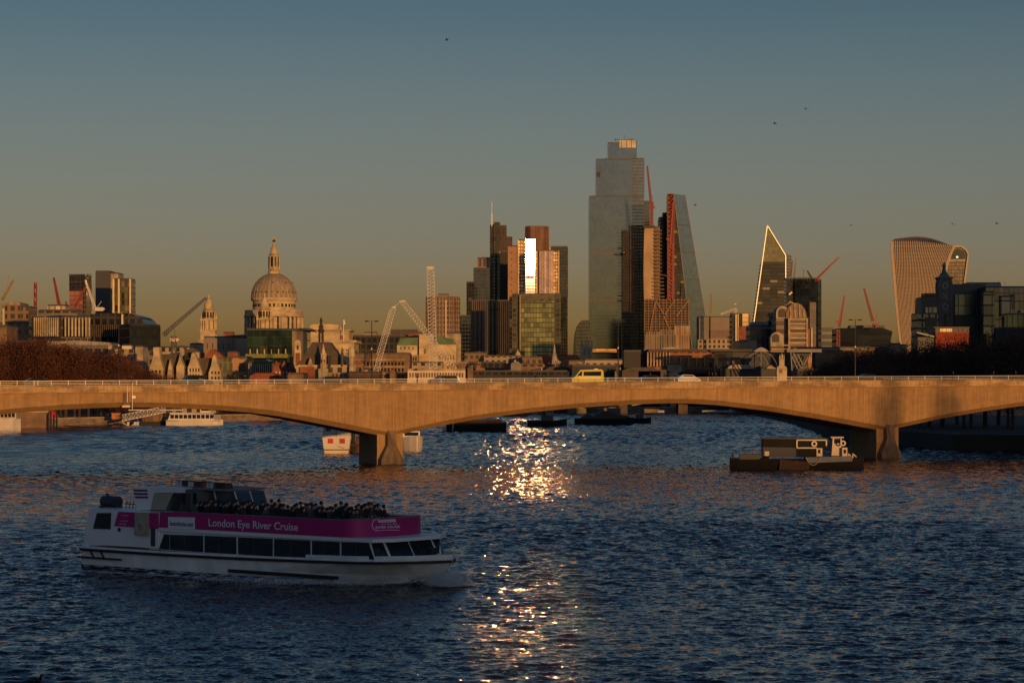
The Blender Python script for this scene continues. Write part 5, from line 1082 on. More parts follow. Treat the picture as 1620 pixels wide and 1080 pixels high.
crane('faint brown crane between the pointed tower and the near-black block', 2600, BROWN, (1252, 441), ((1251, 436), (1254, 412)), 2, .4, z0=Z(445, 2500))
LCD = 985; LK = LCD / 610
def lcrane(label, px, a, b, w, r, bays, tap):
    t = bthing('lattice_crane', label, 'crane', px, LCD, 'white lattice cranes behind the bridge')
    mb = MB(); lo = at(*a, LCD); hi = at(*b, LCD); dn = (lo - hi).normalized(); lo = lo + dn * ((lo.z - G0 - 2) / -dn.z); mb.lattice(lo, hi, w * LK, r * LK * .8, bays, tap); mb.build('boom', WSTEEL, t)
    mb = MB(); mb.box(lo.x - 4, lo.x + 4, LCD - 2.5, LCD + 2.5, G0 + .9, G0 + 4); mb.build('cab', CREAM, t)
    for s_ in (-1, 1): mb = MB(); mb.box(lo.x - 4.5, lo.x + 4.5, LCD + s_ * 3 - .6, LCD + s_ * 3 + .6, G0, G0 + 1.4); mb.build('crawler_track', BLACK, t)
    return t
t = lcrane('tall upright white lattice boom standing behind the bridge', 686, (686, 600), (681, 424), 1.95, .075, 38, .86)
mb = MB(); x, y = P(681, LCD); mb.box(x - 1.5, x + 1.5, y - 1, y + 1, Z(427, LCD), Z(422, LCD)); mb.bar((x - 1.3, y, Z(424, LCD)), (x + 1.3, y, Z(424, LCD)), .8, None, 10); mb.build('sheave_head', WSTEEL, t)
mb = MB(); beam(mb, (679.5, 426), (683.5, 598), LCD - .6, .05); mb.build('hoist_rope', STEEL, t)
t = lcrane('leaning white lattice boom rising from left to right behind the bridge', 591, (591, 600), (623, 487), 1.25, .06, 28, .8)
mb = MB(); beam(mb, (617, 489), (596, 560), LCD, .13); mb.build('pendant_rope', WSTEEL, t); mb = MB(); beam(mb, (620, 487), (636, 477), LCD, .1); mb.build('pendant_rope', WSTEEL, t); mb = MB(); beam(mb, (620, 487), (626, 485), LCD - .2, .5); mb.build('sheave_head', WSTEEL, t)
t = lcrane('long white lattice boom sloping down to the right behind the upright boom', 731, (731, 600), (637, 477), 1.5, .07, 38, .8)
for a, b, r_ in (((641, 475), (722, 560), .13), ((633, 480), (635, 560), .05), ((637, 480), (638, 560), .05)): mb = MB(); beam(mb, a, b, LCD, r_); mb.build('pendant_rope', STEEL, t)
mb = MB(); mb.bar(at(632, 478, LCD - .3), at(641, 476, LCD - .3), .65, None, 8); mb.build('sheave_head', WSTEEL, t)
# ------------------------------------------------------------------ lettering
def text_mesh(body, name, m, parent, loc, rot, width=None, height=None, depth=.02, bold=0.0, shear=0.0, size=1.0):
    cu = bpy.data.curves.new(name, 'FONT'); cu.body = body; cu.size = 1; cu.extrude = 0; cu.align_x = 'LEFT'; cu.offset = bold; cu.shear = shear; cu.resolution_u = 3
    tmp = bpy.data.objects.new('tmp', cu); C.objects.link(tmp); bpy.context.view_layer.update()
    me = bpy.data.meshes.new_from_object(tmp.evaluated_get(bpy.context.evaluated_depsgraph_get())); bpy.data.objects.remove(tmp); bpy.data.curves.remove(cu)
    co = np.zeros(len(me.vertices) * 3); me.vertices.foreach_get('co', co); co = co.reshape(-1, 3)
    mn, mxx = co.min(0), co.max(0); sx_ = (width / (mxx[0] - mn[0])) if width else size; sy = (height / (mxx[1] - mn[1])) if height else sx_
    co[:, 0] = (co[:, 0] - mn[0]) * sx_; co[:, 1] = (co[:, 1] - mn[1]) * sy
    me.vertices.foreach_set('co', co.astype(np.float32).ravel()); me.materials.clear(); me.materials.append(m); me.update(); me.name = name
    o = bpy.data.objects.new(name, me); C.objects.link(o); o.parent = parent; o.location = loc; o.rotation_euler = rot; return o

# ------------------------------------------------------------------ cruise boat
boat = thing('cruise_boat', 'white river cruise boat with a magenta top deck screen full of passengers', 'boat', (BOAT_LOC[0], BOAT_LOC[1], 0), BOAT_ANG)
cA, sA = math.cos(BOAT_ANG), math.sin(BOAT_ANG)
def sp(px, py, y=-3.5):
    k = (px - 810) / F; rx, ry = BOAT_LOC
    u = (k * ry + k * y * cA - rx + y * sA) / (cA - k * sA)
    Yw = ry + u * sA + y * cA
    return u, EYE + (HOR - py) / F * Yw
def su(px, y=-3.5): return sp(px, 0, y)[0]
def pxof(u, y): return 810 + F * (BOAT_LOC[0] + u * cA - y * sA) / (BOAT_LOC[1] + u * sA + y * cA)
HULLW = mat('white_hull_paint', (.82, .82, .78), .4, .16, (.9, .9, .35)); PANW = mat('white_superstructure', (.80, .81, .81), .4, .06)
PINK = mat('magenta_panel', (.44, .014, .17), .35, .06, (.3, .3, .3)); RUBR = mat('black_rubber', (.012, .012, .014), .6, .2)
BGLS = mat('tinted_window', (.012, .018, .022), .06, .2, ior=1.5); WHT = mat('white_lettering', (.75, .75, .78), .5, .02); PURP = mat('purple_ink', (.12, .01, .14), .5, .02)
U1 = su(714, 0) + .1                     # stem
us = [0, .8, 3, 8, 14, 18, U1 - 9, U1 - 6.5, U1 - 4.6, U1 - 3, U1 - 1.8, U1 - .7, U1]
UT = U1 - 5.6
def hb(u): return 3.5 * (1 - max(0, (u - UT) / (U1 - UT)) ** 2.5) + .04 if u > UT else 3.5 - max(0, .8 - u) * .15
def hw(u): return max(.05, 3.25 * (1 - max(0, (u - 16) / (U1 - 1.9 - 16)) ** 2.0)) if u < U1 - 1.9 else .05
zS = lambda u: 1.15 + .0 * u + .45 * max(0, (u - 8) / 25) ** 1.6     # lower edge of rubbing strake
mb = MB(); vs = []; rows = []
for u in us:
    b = hb(u); w = hw(u); zs = zS(u); uu = u if u < U1 - 1 else u
    sec = [(-w * .75, -.9), (-w, -.15), (-(w * .55 + b * .45), zs * .5), (-b + .04, zs), (-b, zs + .05), (-b, zs + .30), (b, zs + .30), (b, zs + .05), (b - .04, zs), (w * .55 + b * .45, zs * .5), (w, -.15), (w * .75, -.9)]
    vs += [((u - (1.6 * max(0, 1 - max(0, z) / 1.6) if u > U1 - 2 else 0) * max(0, (u - (U1 - 2)) / 2)), y, z) for y, z in sec]
k = 12; n = len(us)
fs = [(i * k + j, (i + 1) * k + j, (i + 1) * k + (j + 1) % k, i * k + (j + 1) % k) for i in range(n - 1) for j in range(k)] + [tuple(range(k)), tuple((n - 1) * k + j for j in range(k))[::-1]]
mb.add(vs, fs); fixn(mb.build('hull', HULLW, boat, True))
mb = MB()
for i in range(n - 1):
    for s in (-1, 1):
        a, b = us[i], us[i + 1]; mb.hexa([(a, s * (hb(a) + .002), zS(a)), (b, s * (hb(b) + .002), zS(b)), (b, s * (hb(b) + .12), zS(b)), (a, s * (hb(a) + .12), zS(a))][::s * -1 or 1], [(a, s * (hb(a) + .002), zS(a) + .17), (b, s * (hb(b) + .002), zS(b) + .17), (b, s * (hb(b) + .12), zS(b) + .17), (a, s * (hb(a) + .12), zS(a) + .17)][::s * -1 or 1])
fixn(mb.build('rubbing_strake', RUBR, boat, True))
a, za = sp(361.6, 902, -3.45); b, zb = sp(531, 914, -3.45)
for s in (-1, 1): mb = MB(); mb.hexa([(a, s * 3.2, za - .1), (b, s * 3.2, zb - .1), (b, s * 3.52, zb - .1), (a, s * 3.52, za - .1)], [(a, s * 3.2, za + .1), (b, s * 3.2, zb + .1), (b, s * 3.52, zb + .1), (a, s * 3.52, za + .1)]); fixn(mb.build('fender', RUBR, boat, True))
for s in (-1, 1): mb = MB(); mb.box(-.1, 4.2, s * 3.53 - .06, s * 3.53 + .06, .66, .78); mb.build('fender', RUBR, boat, True)
for px in (145, 161): u = su(px); mb = MB(); mb.bar((u, -3.6, zS(u)), (u + .35, -3.6, .72), .06); mb.build('fender_strut', RUBR, boat, True)
# dark boot topping
mb = MB()
for i in range(n - 3):
    for s in (-1, 1):
        a, b = us[i], us[i + 1]; f = lambda u: (hw(u) + .03); g_ = lambda u: f(u) + .03
        mb.add([(a, s * f(a), -.5), (b, s * f(b), -.5), (b, s * (g_(b) + .04), .22), (a, s * (g_(a) + .04), .22)], [(0, 1, 2, 3)])
mb.build('boot_stripe', RUBR, boat, True)
# saloon
zD = 1.85
TIP = 2.2
def foot(hwid, u0, u1, u2, tip): return [(u0, -hwid), (u1, -hwid), (u2, -tip), (u2, tip), (u1, hwid), (u0, hwid)]
uA, uB, uC = su(131) + .3, su(594, -3.25), su(621, -2.2)
zr = sp(430, 849, -3.3)[1]
mb = MB(); f0 = foot(3.25, uA + 6.0, uB, uC, TIP); f1 = foot(3.25, uA + 6.0, uB - .45, uC - .75, TIP); mb.prism(f0, 1.5, zr, f1); mb.build('saloon', PANW, boat, True)
# aft block
u0, ztop = sp(139.5, 804); u1_, _ = sp(247, 804)
mb = MB(); mb.hexa([(u0 - .55, -3.42, 1.6), (u1_, -3.42, 1.6), (u1_, 3.42, 1.6), (u0 - .55, 3.42, 1.6)], [(u0, -3.42, ztop), (u1_ + .3, -3.42, ztop), (u1_ + .3, 3.42, ztop), (u0, 3.42, ztop)]); mb.build('aft_cabin', PANW, boat, True)
def side_panel(name, pts, m, y=-3.43, th=.03, parent=None):
    p = [sp(a, b, y) for a, b in pts]; mb = MB(); mb.wall(p[::-1] if False else p, y - th, y + .04); return fixn(mb.build(name, m, parent or boat, True))
side_panel('window', [(147.7, 835.7), (174.8, 836.8), (176, 811), (153.8, 811)], BGLS)
side_panel('name_panel', [(181, 831.7), (251, 836), (251, 811.5), (187.5, 809)], PINK)
uq, zq = sp(189, 829, -3.47)
def stext(body, px0, py0, px1, pyt, m, y, name='lettering', bold=0.0, shear=0.0):
    a, za = sp(px0, py0, y); b, zb = sp(px1, py0, y); _, zt = sp(px0, pyt, y)
    return text_mesh(body, name, m, boat, (a, y, za), (math.pi / 2, 0, 0), width=b - a, height=zt - za, bold=bold, shear=shear)
stext('lastminute', 192, 815.5, 203.5, 812.8, WHT, -3.47); stext('London Eye', 190, 825, 202, 822, WHT, -3.47); stext('RIVER CRUISE', 189, 829.5, 200, 827, WHT, -3.47)
# liferaft housing beside the band
uc, zc = sp(225, 834, -3.5)
mb = MB(); mb.box(uc - .62, uc + .62, -3.62, -3.4, zc - .5, zc + .95); mb.build('locker', mat('cream_housing', (.40, .37, .28), .6, .15), boat, True)
mb = MB(); nn = 20
for r0, r1 in ((.50, .26),):
    vs = []
    for q, yy in ((r0, -3.64), (r0, -3.72), (r1, -3.72), (r1, -3.64)): vs += [(uc + q * math.cos(2 * math.pi * i / nn), yy, zc - .02 + q * math.sin(2 * math.pi * i / nn)) for i in range(nn)]
    mb.add(vs, [(k_ * nn + i, k_ * nn + (i + 1) % nn, ((k_ + 1) % 4) * nn + (i + 1) % nn, ((k_ + 1) % 4) * nn + i) for k_ in range(4) for i in range(nn)])
fixn(mb.build('lifebuoy', mat('old_lifebuoy', (.45, .40, .28), .6, .1), boat, True))
mb = MB(); u5 = su(188); mb.bar((u5, -3.44, 2.7), (u5, -3.5, 2.7), .13, None, 12); mb.build('porthole', BGLS, boat, True)
mb = MB(); u5 = su(240); mb.box(u5 - .1, u5 + .25, -3.5, -3.38, 1.75, 2.95); mb.build('door', DARKC, boat, True)
# windows of the saloon, each a pane between white posts
rowp = [(269.3, 321.5), (324, 374), (377, 431.5), (434, 491), (494, 537.5), (540.5, 592)]
wy = -3.26
def wtop(px): return float(np.interp(px, [250, 330, 430, 540, 600], [844.5, 847, 851.5, 857, 858]))
def wbot(px): return float(np.interp(px, [250, 330, 430, 540, 600], [868, 873.5, 879.5, 883.2, 884.5]))
side_panel('window', [(251.6, 868), (268, 869.3), (268, 845), (260, 844.5)], BGLS, wy)
for i, (a, b) in enumerate(rowp):
    bb = b if i < 5 else 583
    side_panel('window', [(a, wbot(a)), (b, wbot(b)), (bb, wtop(bb)), (a, wtop(a))], BGLS, wy)
    m_x = (a + b) / 2 - 3; side_panel('mullion', [(m_x, wbot(m_x)), (m_x + .9, wbot(m_x)), (m_x + .9, wtop(m_x)), (m_x, wtop(m_x))], mat('dark_mullion', (.06, .06, .065), .5), wy - .02)
    side_panel('notice', [(b - 6, wbot(b) - 1), (b - 2, wbot(b) - 1), (b - 2, wbot(b) - 4.5), (b - 6, wbot(b) - 4.5)], mat('pale_poster', (0, 0, 0)), wy - .03)
# raked front of the saloon: a corner pane, the broad windscreen and the far corner pane
zw0, zw1 = sp(600, 884.3, -3.2)[1], sp(600, 858, -3.2)[1]
def fz(a, b, k): 
    """point at share k between plan points a and b on the raked front, at heights zw0 and zw1"""
    out = []
    for z in (zw0, zw1):
        q = (z - 1.5) / (zr - 1.5); sh = lambda p: (p[0] - (.45 if abs(p[1]) > 3 else .75) * q, p[1])
        A, B_ = sh(a), sh(b); out.append(Vector((A[0] + (B_[0] - A[0]) * k, A[1] + (B_[1] - A[1]) * k, z)))
    return out
cor = [(uB, -3.25), (uC, -TIP), (uC, TIP), (uB, 3.25)]
for a, b, k0, k1, nm in ((cor[0], cor[1], .08, .92, 'window'), (cor[1], cor[2], .03, .485, 'windscreen'), (cor[1], cor[2], .515, .97, 'windscreen'), (cor[2], cor[3], .08, .92, 'window')):
    p0, p1 = fz(a, b, k0); q0, q1 = fz(a, b, k1); nn_ = Vector((b[1] - a[1], -(b[0] - a[0]), 0)).normalized() * .03
    mb = MB(); q = [p0 + nn_, q0 + nn_, q1 + nn_, p1 + nn_]; mb.add(q + [v - nn_ * 2.2 for v in q], [(0, 1, 2, 3), (7, 6, 5, 4), (0, 4, 5, 1), (1, 5, 6, 2), (2, 6, 7, 3), (3, 7, 4, 0)]); fixn(mb.build(nm, BGLS, boat, True))
# roof slab / visor
zt_ = sp(600, 849.5, -3.3)[1]
mb = MB(); mb.prism(foot(3.42, uA + 6.0, uB - .1, uC + .1, TIP - .1), zr + .002, zr + .22); mb.build('visor', PANW, boat, True)
# bow deck, bulwark, windlass
mb = MB(); bu = [su(484), U1 - 9, U1 - 6.5, U1 - 4.6, U1 - 3, U1 - 1.8, U1 - .7, U1]
for i in range(len(bu) - 1):
    for s in (-1, 1):
        a, b = bu[i], bu[i + 1]; ha, hb_ = hb(a), hb(b); 
        mb.hexa([(a, s * (ha - .1), zS(a) + .302), (b, s * max(.01, hb_ - .1), zS(b) + .302), (b, s * (hb_ + .01), zS(b) + .302), (a, s * (ha + .01), zS(a) + .302)], [(a, s * (ha - .1), zS(a) + .50), (b, s * max(.01, hb_ - .1), zS(b) + .50), (b, s * (hb_ + .01), zS(b) + .50), (a, s * (ha + .01), zS(a) + .50)])
fixn(mb.build('bulwark', PANW, boat, True))
mb = MB(); mb.bar((uC + 1.3, -.35, 2.15), (uC + 1.3, .35, 2.15), .22, None, 10); mb.build('windlass', BLACK, boat, True); mb = MB(); mb.bar((uC + .7, -.6, 2.0), (uC + .7, -.6, 2.7), .1); mb.build('bollard', BLACK, boat, True)
# magenta screen round the top deck
zp0 = zr + .23
pts = []
uP0, uP1 = su(238, -3.42), su(536, -3.42)
uP2 = uP1 + 1.0
while max(pxof(uP1 + (uP2 - uP1) * math.sin(g_) ** .9, 3.42 * max(0, math.cos(g_)) ** .75) for g_ in [i_ * math.pi / 40 for i_ in range(21)]) < 665 and uP2 < uP1 + 8: uP2 += .1
pts = [(uP0, -3.42), (uP1, -3.42)]
for i in range(1, 19):
    g = i / 18 * math.pi / 2; pts.append((uP1 + (uP2 - uP1) * math.sin(g) ** .9, -3.42 * math.cos(g) ** .75 if i < 18 else -.0))
pts2 = pts + [(u, -y) for u, y in pts[::-1][1:]]
def ptop(u): return sp(430, 817.6, -3.42)[1] + .08 * max(0, (u - uP1) / (uP2 - uP1))
mb = MB(); vs = []
for u, y in pts2:
    inn = 1 - .07 / max(.6, math.hypot(max(0, u - uP1), y)); zt = ptop(u)
    vs += [(u, y, zp0), (u, y, zt), (u if u < uP1 else uP1 + (u - uP1) * inn, y * inn, zt), (u if u < uP1 else uP1 + (u - uP1) * inn, y * inn, zp0)]
mb.add(vs, [(i * 4 + j, (i + 1) * 4 + j, (i + 1) * 4 + (j + 1) % 4, i * 4 + (j + 1) % 4) for i in range(len(pts2) - 1) for j in range(4)]); fixn(mb.build('deck_screen', PINK, boat, True))
mb = MB(); rail = [(u, y, ptop(u) + .05) for u, y in pts2]
for a, b in zip(rail, rail[1:]): mb.bar(a, b, .03)
mb.build('hand_rail', mat('dull_rail', (.25, .22, .25), .5), boat, True)
mb = MB(); mb.prism([(uP0, -3.3), (uP1, -3.3), (uP2 - 1.2, -1.4), (uP2 - 1.2, 1.4), (uP1, 3.3), (uP0, 3.3)], zr + .225, zr + .45); mb.build('top_deck', mat('deck_grey', (.12, .13, .14), .8), boat, True)
y = -3.47
side_panel('web_panel', [(266.5, 835.7), (307.6, 837), (307.6, 818), (266.5, 817.2)], PANW, y)
stext('lastminute.com', 269, 830.8, 305.5, 823.3, PURP, y - .045, bold=.02)
stext('London Eye River Cruise', 330, 835.6, 471.5, 819.8, WHT, y, bold=.012)
# round emblem with its words on the fore part of the screen, facing the viewer
ug, zg = sp(603, 833.5, -2.9)
def scr(px, py):
    """point on the curved fore screen under a given place of the emblem"""
    for yy in np.linspace(-3.42, -.3, 60):
        u, z = sp(px, py, yy)
        g = [(u, -3.42)] ; # side line
        if u <= uP1: return Vector((u, -3.45, z))
        us_ = min(1, (u - uP1) / (uP2 - uP1)); gg = math.asin(us_ ** (1 / .9)); ys = -3.42 * math.cos(gg) ** .75
        if yy >= ys: return Vector((u, ys - .03, z))
    return Vector((u, yy, z))
def mark_frame():
    a, b, c = scr(585, 833), scr(632, 833), scr(608, 826); return a, b
pa, pb = mark_frame(); ang = math.atan2(pb.y - pa.y, pb.x - pa.x); dirv = Vector((math.cos(ang), math.sin(ang), 0)); nout = Vector((dirv.y, -dirv.x, 0)); wid = (pb - pa).length
pcn = (pa + pb) / 2 - nout * 0; bulge = (scr(608, 833) - pcn).dot(nout); base = pa + nout * (max(0, bulge) + .05); ph = (sp(600, 825, -2.9)[1] - sp(600, 842, -2.9)[1])
def etext(body, fx, fz, w, h, bold=0.0, m=WHT): 
    p = base + dirv * (fx * wid); return text_mesh(body, 'lettering', m, boat, (p.x, p.y, zg + fz * ph), (math.pi / 2, 0, ang), width=w * wid, height=h * ph, bold=bold)
etext('London Eye', .42, .02, .5, .17); etext('RIVER CRUISE', .24, -.28, .76, .22, .02)
mb = MB()
def ep(fx, fz, out=0.0): p = base + dirv * (fx * wid) + nout * out; return Vector((p.x, p.y, zg + fz * ph))
for i in range(9):
    g0, g1 = math.pi * (.42 + i * .13), math.pi * (.42 + (i + 1) * .13); cx_, cz_, r_ = .28, .08, .50 * ph / wid
    mb.bar(ep(cx_ + r_ * math.cos(g0), cz_ + .5 * math.sin(g0)), ep(cx_ + r_ * math.cos(g1), cz_ + .5 * math.sin(g1)), .018)
    g = (g0 + g1) / 2; mb.bar(ep(cx_ + r_ * 1.08 * math.cos(g), cz_ + .54 * math.sin(g)), ep(cx_ + r_ * 1.3 * math.cos(g), cz_ + .65 * math.sin(g)), .02)
mb.bar(ep(.28, -.48), ep(.6, -.44), .018); mb.bar(ep(.6, -.44), ep(.98, -.5), .018); mb.build('emblem', WHT, boat, True)
mb = MB(); q = [ep(.33, .28), ep(.88, .30), ep(.85, .56), ep(.31, .52)]; mb.add(q + [p - nout * .03 for p in q], [(0, 1, 2, 3), (7, 6, 5, 4), (0, 4, 5, 1), (1, 5, 6, 2), (2, 6, 7, 3), (3, 7, 4, 0)]); mb.build('name_plate', WHT, boat, True)
etext('lastminute.com', .37, .37, .46, .13, 0, PURP).location += nout * .012

# wheelhouse and funnel casing (inboard of the side)
WY = -2.5
def wp(pts, name, m, y=WY, th=.05, back=None):
    p = [sp(a, b, y) for a, b in pts]; mb = MB(); mb.wall(p, y - th, (-y if back is None else back)); return fixn(mb.build(name, m, boat, True))
wp([(217, 806), (240, 806), (246, 779), (292, 779), (293, 772), (270, 769), (210, 770)], 'funnel_casing', PANW)
wp([(238, 805.5), (262, 806.5), (274, 779.5), (244, 780)], 'vent_panel', mat('beige_panel', (.40, .38, .28), .7, .1), WY - .05, .02, WY)
for i in range(3): y0 = 773.6 + i * 5.3; wp([(212 + i * 1.2, y0 + 3.4), (234 + i * .6, y0 + 3.6), (232.5 + i * .6, y0 + .5), (211 + i * 1.2, y0 + .3)], 'stripe', mat('plum_stripe', (.16, .02, .10), .5), WY - .05, .02, WY)
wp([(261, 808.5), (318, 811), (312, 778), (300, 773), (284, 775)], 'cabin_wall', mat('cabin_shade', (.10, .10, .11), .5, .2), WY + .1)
wp([(269, 806), (283, 807.5), (288, 781), (281, 781)], 'window', BGLS, WY + .05, .06, WY + .2)
wp([(286, 808), (300, 809), (300, 780), (290, 780)], 'door', DARKC, WY + .05, .06, WY + .2)
for a in (289, 306): wp([(a, 796), (a + 4, 796.5), (a + 4.5, 780), (a + .5, 779.5)], 'poster', mat('pale_poster', (.35, .42, .38), .6), WY + .02, .05, WY + .15)
# wheelhouse: narrow, with raked side panes and front panes
HY = 1.35; SEEG = mat('sky_tinted_glass', (.05, .07, .085), .08, .1, ior=1.6)  # opaque panes, blue of the sky behind them put into the colour
ua, ub = su(312, -HY), su(377, -HY); za, zb, zc_ = sp(330, 823, -HY)[1], sp(330, 799, -HY)[1], sp(330, 775.5, -HY)[1]
mb = MB(); mb.box(ua, ub + .1, -HY, HY, za - .4, zb); mb.build('wheelhouse', PANW, boat, True)
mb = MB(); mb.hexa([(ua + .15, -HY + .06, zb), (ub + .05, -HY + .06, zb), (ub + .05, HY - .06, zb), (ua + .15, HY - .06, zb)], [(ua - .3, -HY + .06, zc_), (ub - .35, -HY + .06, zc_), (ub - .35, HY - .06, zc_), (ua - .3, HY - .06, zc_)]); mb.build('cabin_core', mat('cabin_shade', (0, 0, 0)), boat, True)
for k0, k1 in ((.02, .46), (.52, .97)):
    mb = MB(); q = [(ua + .15 + (ub - ua - .1) * k0, zb + .05), (ua + .15 + (ub - ua - .1) * k1, zb + .05), (ua - .3 + (ub - ua - .05) * k1, zc_ - .08), (ua - .3 + (ub - ua - .05) * k0, zc_ - .08)]; mb.wall(q, -HY - .01, -HY + .05); fixn(mb.build('window', SEEG, boat, True))
for y0, y1 in ((-HY + .1, -.05), (.05, HY - .1)):
    mb = MB(); mb.add([(ub + .08, y0, zb + .05), (ub + .08, y1, zb + .05), (ub - .30, y1, zc_ - .08), (ub - .30, y0, zc_ - .08)], [(0, 1, 2, 3)]); mb.build('windscreen', SEEG, boat, True)
for u_, y_ in ((ua + .1, -HY), (ua + .1 + (ub - ua) * .49, -HY), (ub + .08, -HY), (ub + .08, HY), (ub + .08, 0)): mb = MB(); mb.bar((u_, y_ * 1.01, zb), (u_ - .42, y_ * 1.01, zc_), .045); mb.build('window_post', PANW, boat, True)
u6, z6 = sp(263, 771.5, -1.9); u7 = u6
while pxof(u7, 1.75) < 417: u7 += .1
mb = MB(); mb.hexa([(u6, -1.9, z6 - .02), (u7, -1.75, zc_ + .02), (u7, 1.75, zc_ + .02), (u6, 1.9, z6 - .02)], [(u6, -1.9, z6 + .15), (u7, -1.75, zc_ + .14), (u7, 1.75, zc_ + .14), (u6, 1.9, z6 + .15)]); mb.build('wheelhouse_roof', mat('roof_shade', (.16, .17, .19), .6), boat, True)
mb = MB(); z8 = zc_ + .62
for yy in (-1.6, 1.6): mb.bar((u6 + .2, yy, z8), (u7 - .3, yy, z8 - .1), .03)
for i in range(8): uu = u6 + .2 + (u7 - u6 - .5) * i / 7; mb.bar((uu, -1.6, zc_ + .1), (uu, -1.6, z8), .02)
mb.build('roof_rail', BLACK, boat, True)
rnd = random.Random(5)
for i in range(8):
    u = u6 + .7 + (u7 - u6 - 1.4) * i / 7; w = rnd.uniform(.2, .42); z = zc_ + .15 + (z6 - zc_) * (1 - i / 7); mb = MB(); mb.hexa([(u - w, -1.5, z), (u + w, -1.5, z), (u + w, -.7, z), (u - w, -.7, z)], [(u - w * .8, -1.4, z + .36), (u + w * .8, -1.4, z + .36), (u + w * .8, -.8, z + .36), (u - w * .8, -.8, z + .36)])
    mb.build('roof_locker', (WSTEEL, RUST, WSTEEL, RUST, mat('orange_raft', (.35, .08, .03), .7), WSTEEL, DARKC, RUST)[i], boat, True)
# engine gear on the aft roof
u0_, z0_ = sp(176, 793, -1.5)
mb = MB(); mb.bar((u0_ - .75, -1.5, z0_), (u0_ + .75, -1.5, z0_), .38, None, 14); mb.bar((u0_ - .4, -1.5, z0_ - .2), (u0_ - .4, -1.5, z0_ + .55), .12, None, 8); mb.box(u0_ - .8, u0_ + .7, -1.9, -1.1, z0_ - .5, z0_ - .3); mb.build('winch', mat('dark_machinery', (.05, .05, .055), .5, .4, (2, 2, 2)), boat, True)
mb = MB()
for i in range(4): mb.bar((u0_ + 1.3 + i * .35, -1.4, z0_ - .5), (u0_ + 1.5 + i * .33, -1.4, z0_ + .1), .03)
mb.bar((u0_ + 1.2, -1.4, z0_ - .1), (u0_ + 2.7, -1.4, z0_ - .15), .03); mb.build('aft_rail', BLACK, boat, True)
for i in range(10):
    u = uP0 + 3 + i * (uP2 - uP0 - 6) / 9; mb = MB(); mb.box(u - .2, u + .2, -2.7, 2.7, zr + .46, zr + .95); mb.box(u - .25, u - .2, -2.7, 2.7, zr + .95, zr + 1.4); mb.build('bench', DARKC, boat, True)

# ------------------------------------------------------------------ people
def skinned(name, joints, bones, m_list, parent=None, headz=None):
    me = bpy.data.meshes.new('t'); me.from_pydata([j[:3] for j in joints], bones, []); o = bpy.data.objects.new('t', me); C.objects.link(o)
    o.modifiers.new('s', 'SKIN'); sv = me.skin_vertices[0].data
    for i, j in enumerate(joints): sv[i].radius = (j[3], j[3] if len(j) < 5 else j[4]); sv[i].use_root = (i == 0)
    sd = o.modifiers.new('d', 'SUBSURF'); sd.levels = 1
    bpy.context.view_layer.update(); m = bpy.data.meshes.new_from_object(o.evaluated_get(bpy.context.evaluated_depsgraph_get())); bpy.data.objects.remove(o)
    m.name = name; m.materials.clear()
    for q in m_list: m.materials.append(q)
    return m
SKIN = mat('skin', (.42, .26, .18), .6, .1); HAIRM = mat('dark_hair', (.02, .014, .01), .7, .2)
COATS = [mat('black_coat', (.012, .012, .014), .85, .3, (3, 3, 3)), mat('navy_coat', (.015, .02, .04), .85, .3, (3, 3, 3)), mat('brown_coat', (.05, .03, .02), .85, .3, (3, 3, 3)), mat('grey_coat', (.07, .07, .075), .85, .3, (3, 3, 3))]
TROU = mat('dark_trousers', (.02, .02, .025), .9)
def head_hair():
    mb = MB(); mb.lathe([(.07, -.1), (.10, -.06), (.112, .0), (.105, .06), (.07, .105), (.01, .12)], 0, .02, 12); return mb
_hair = None
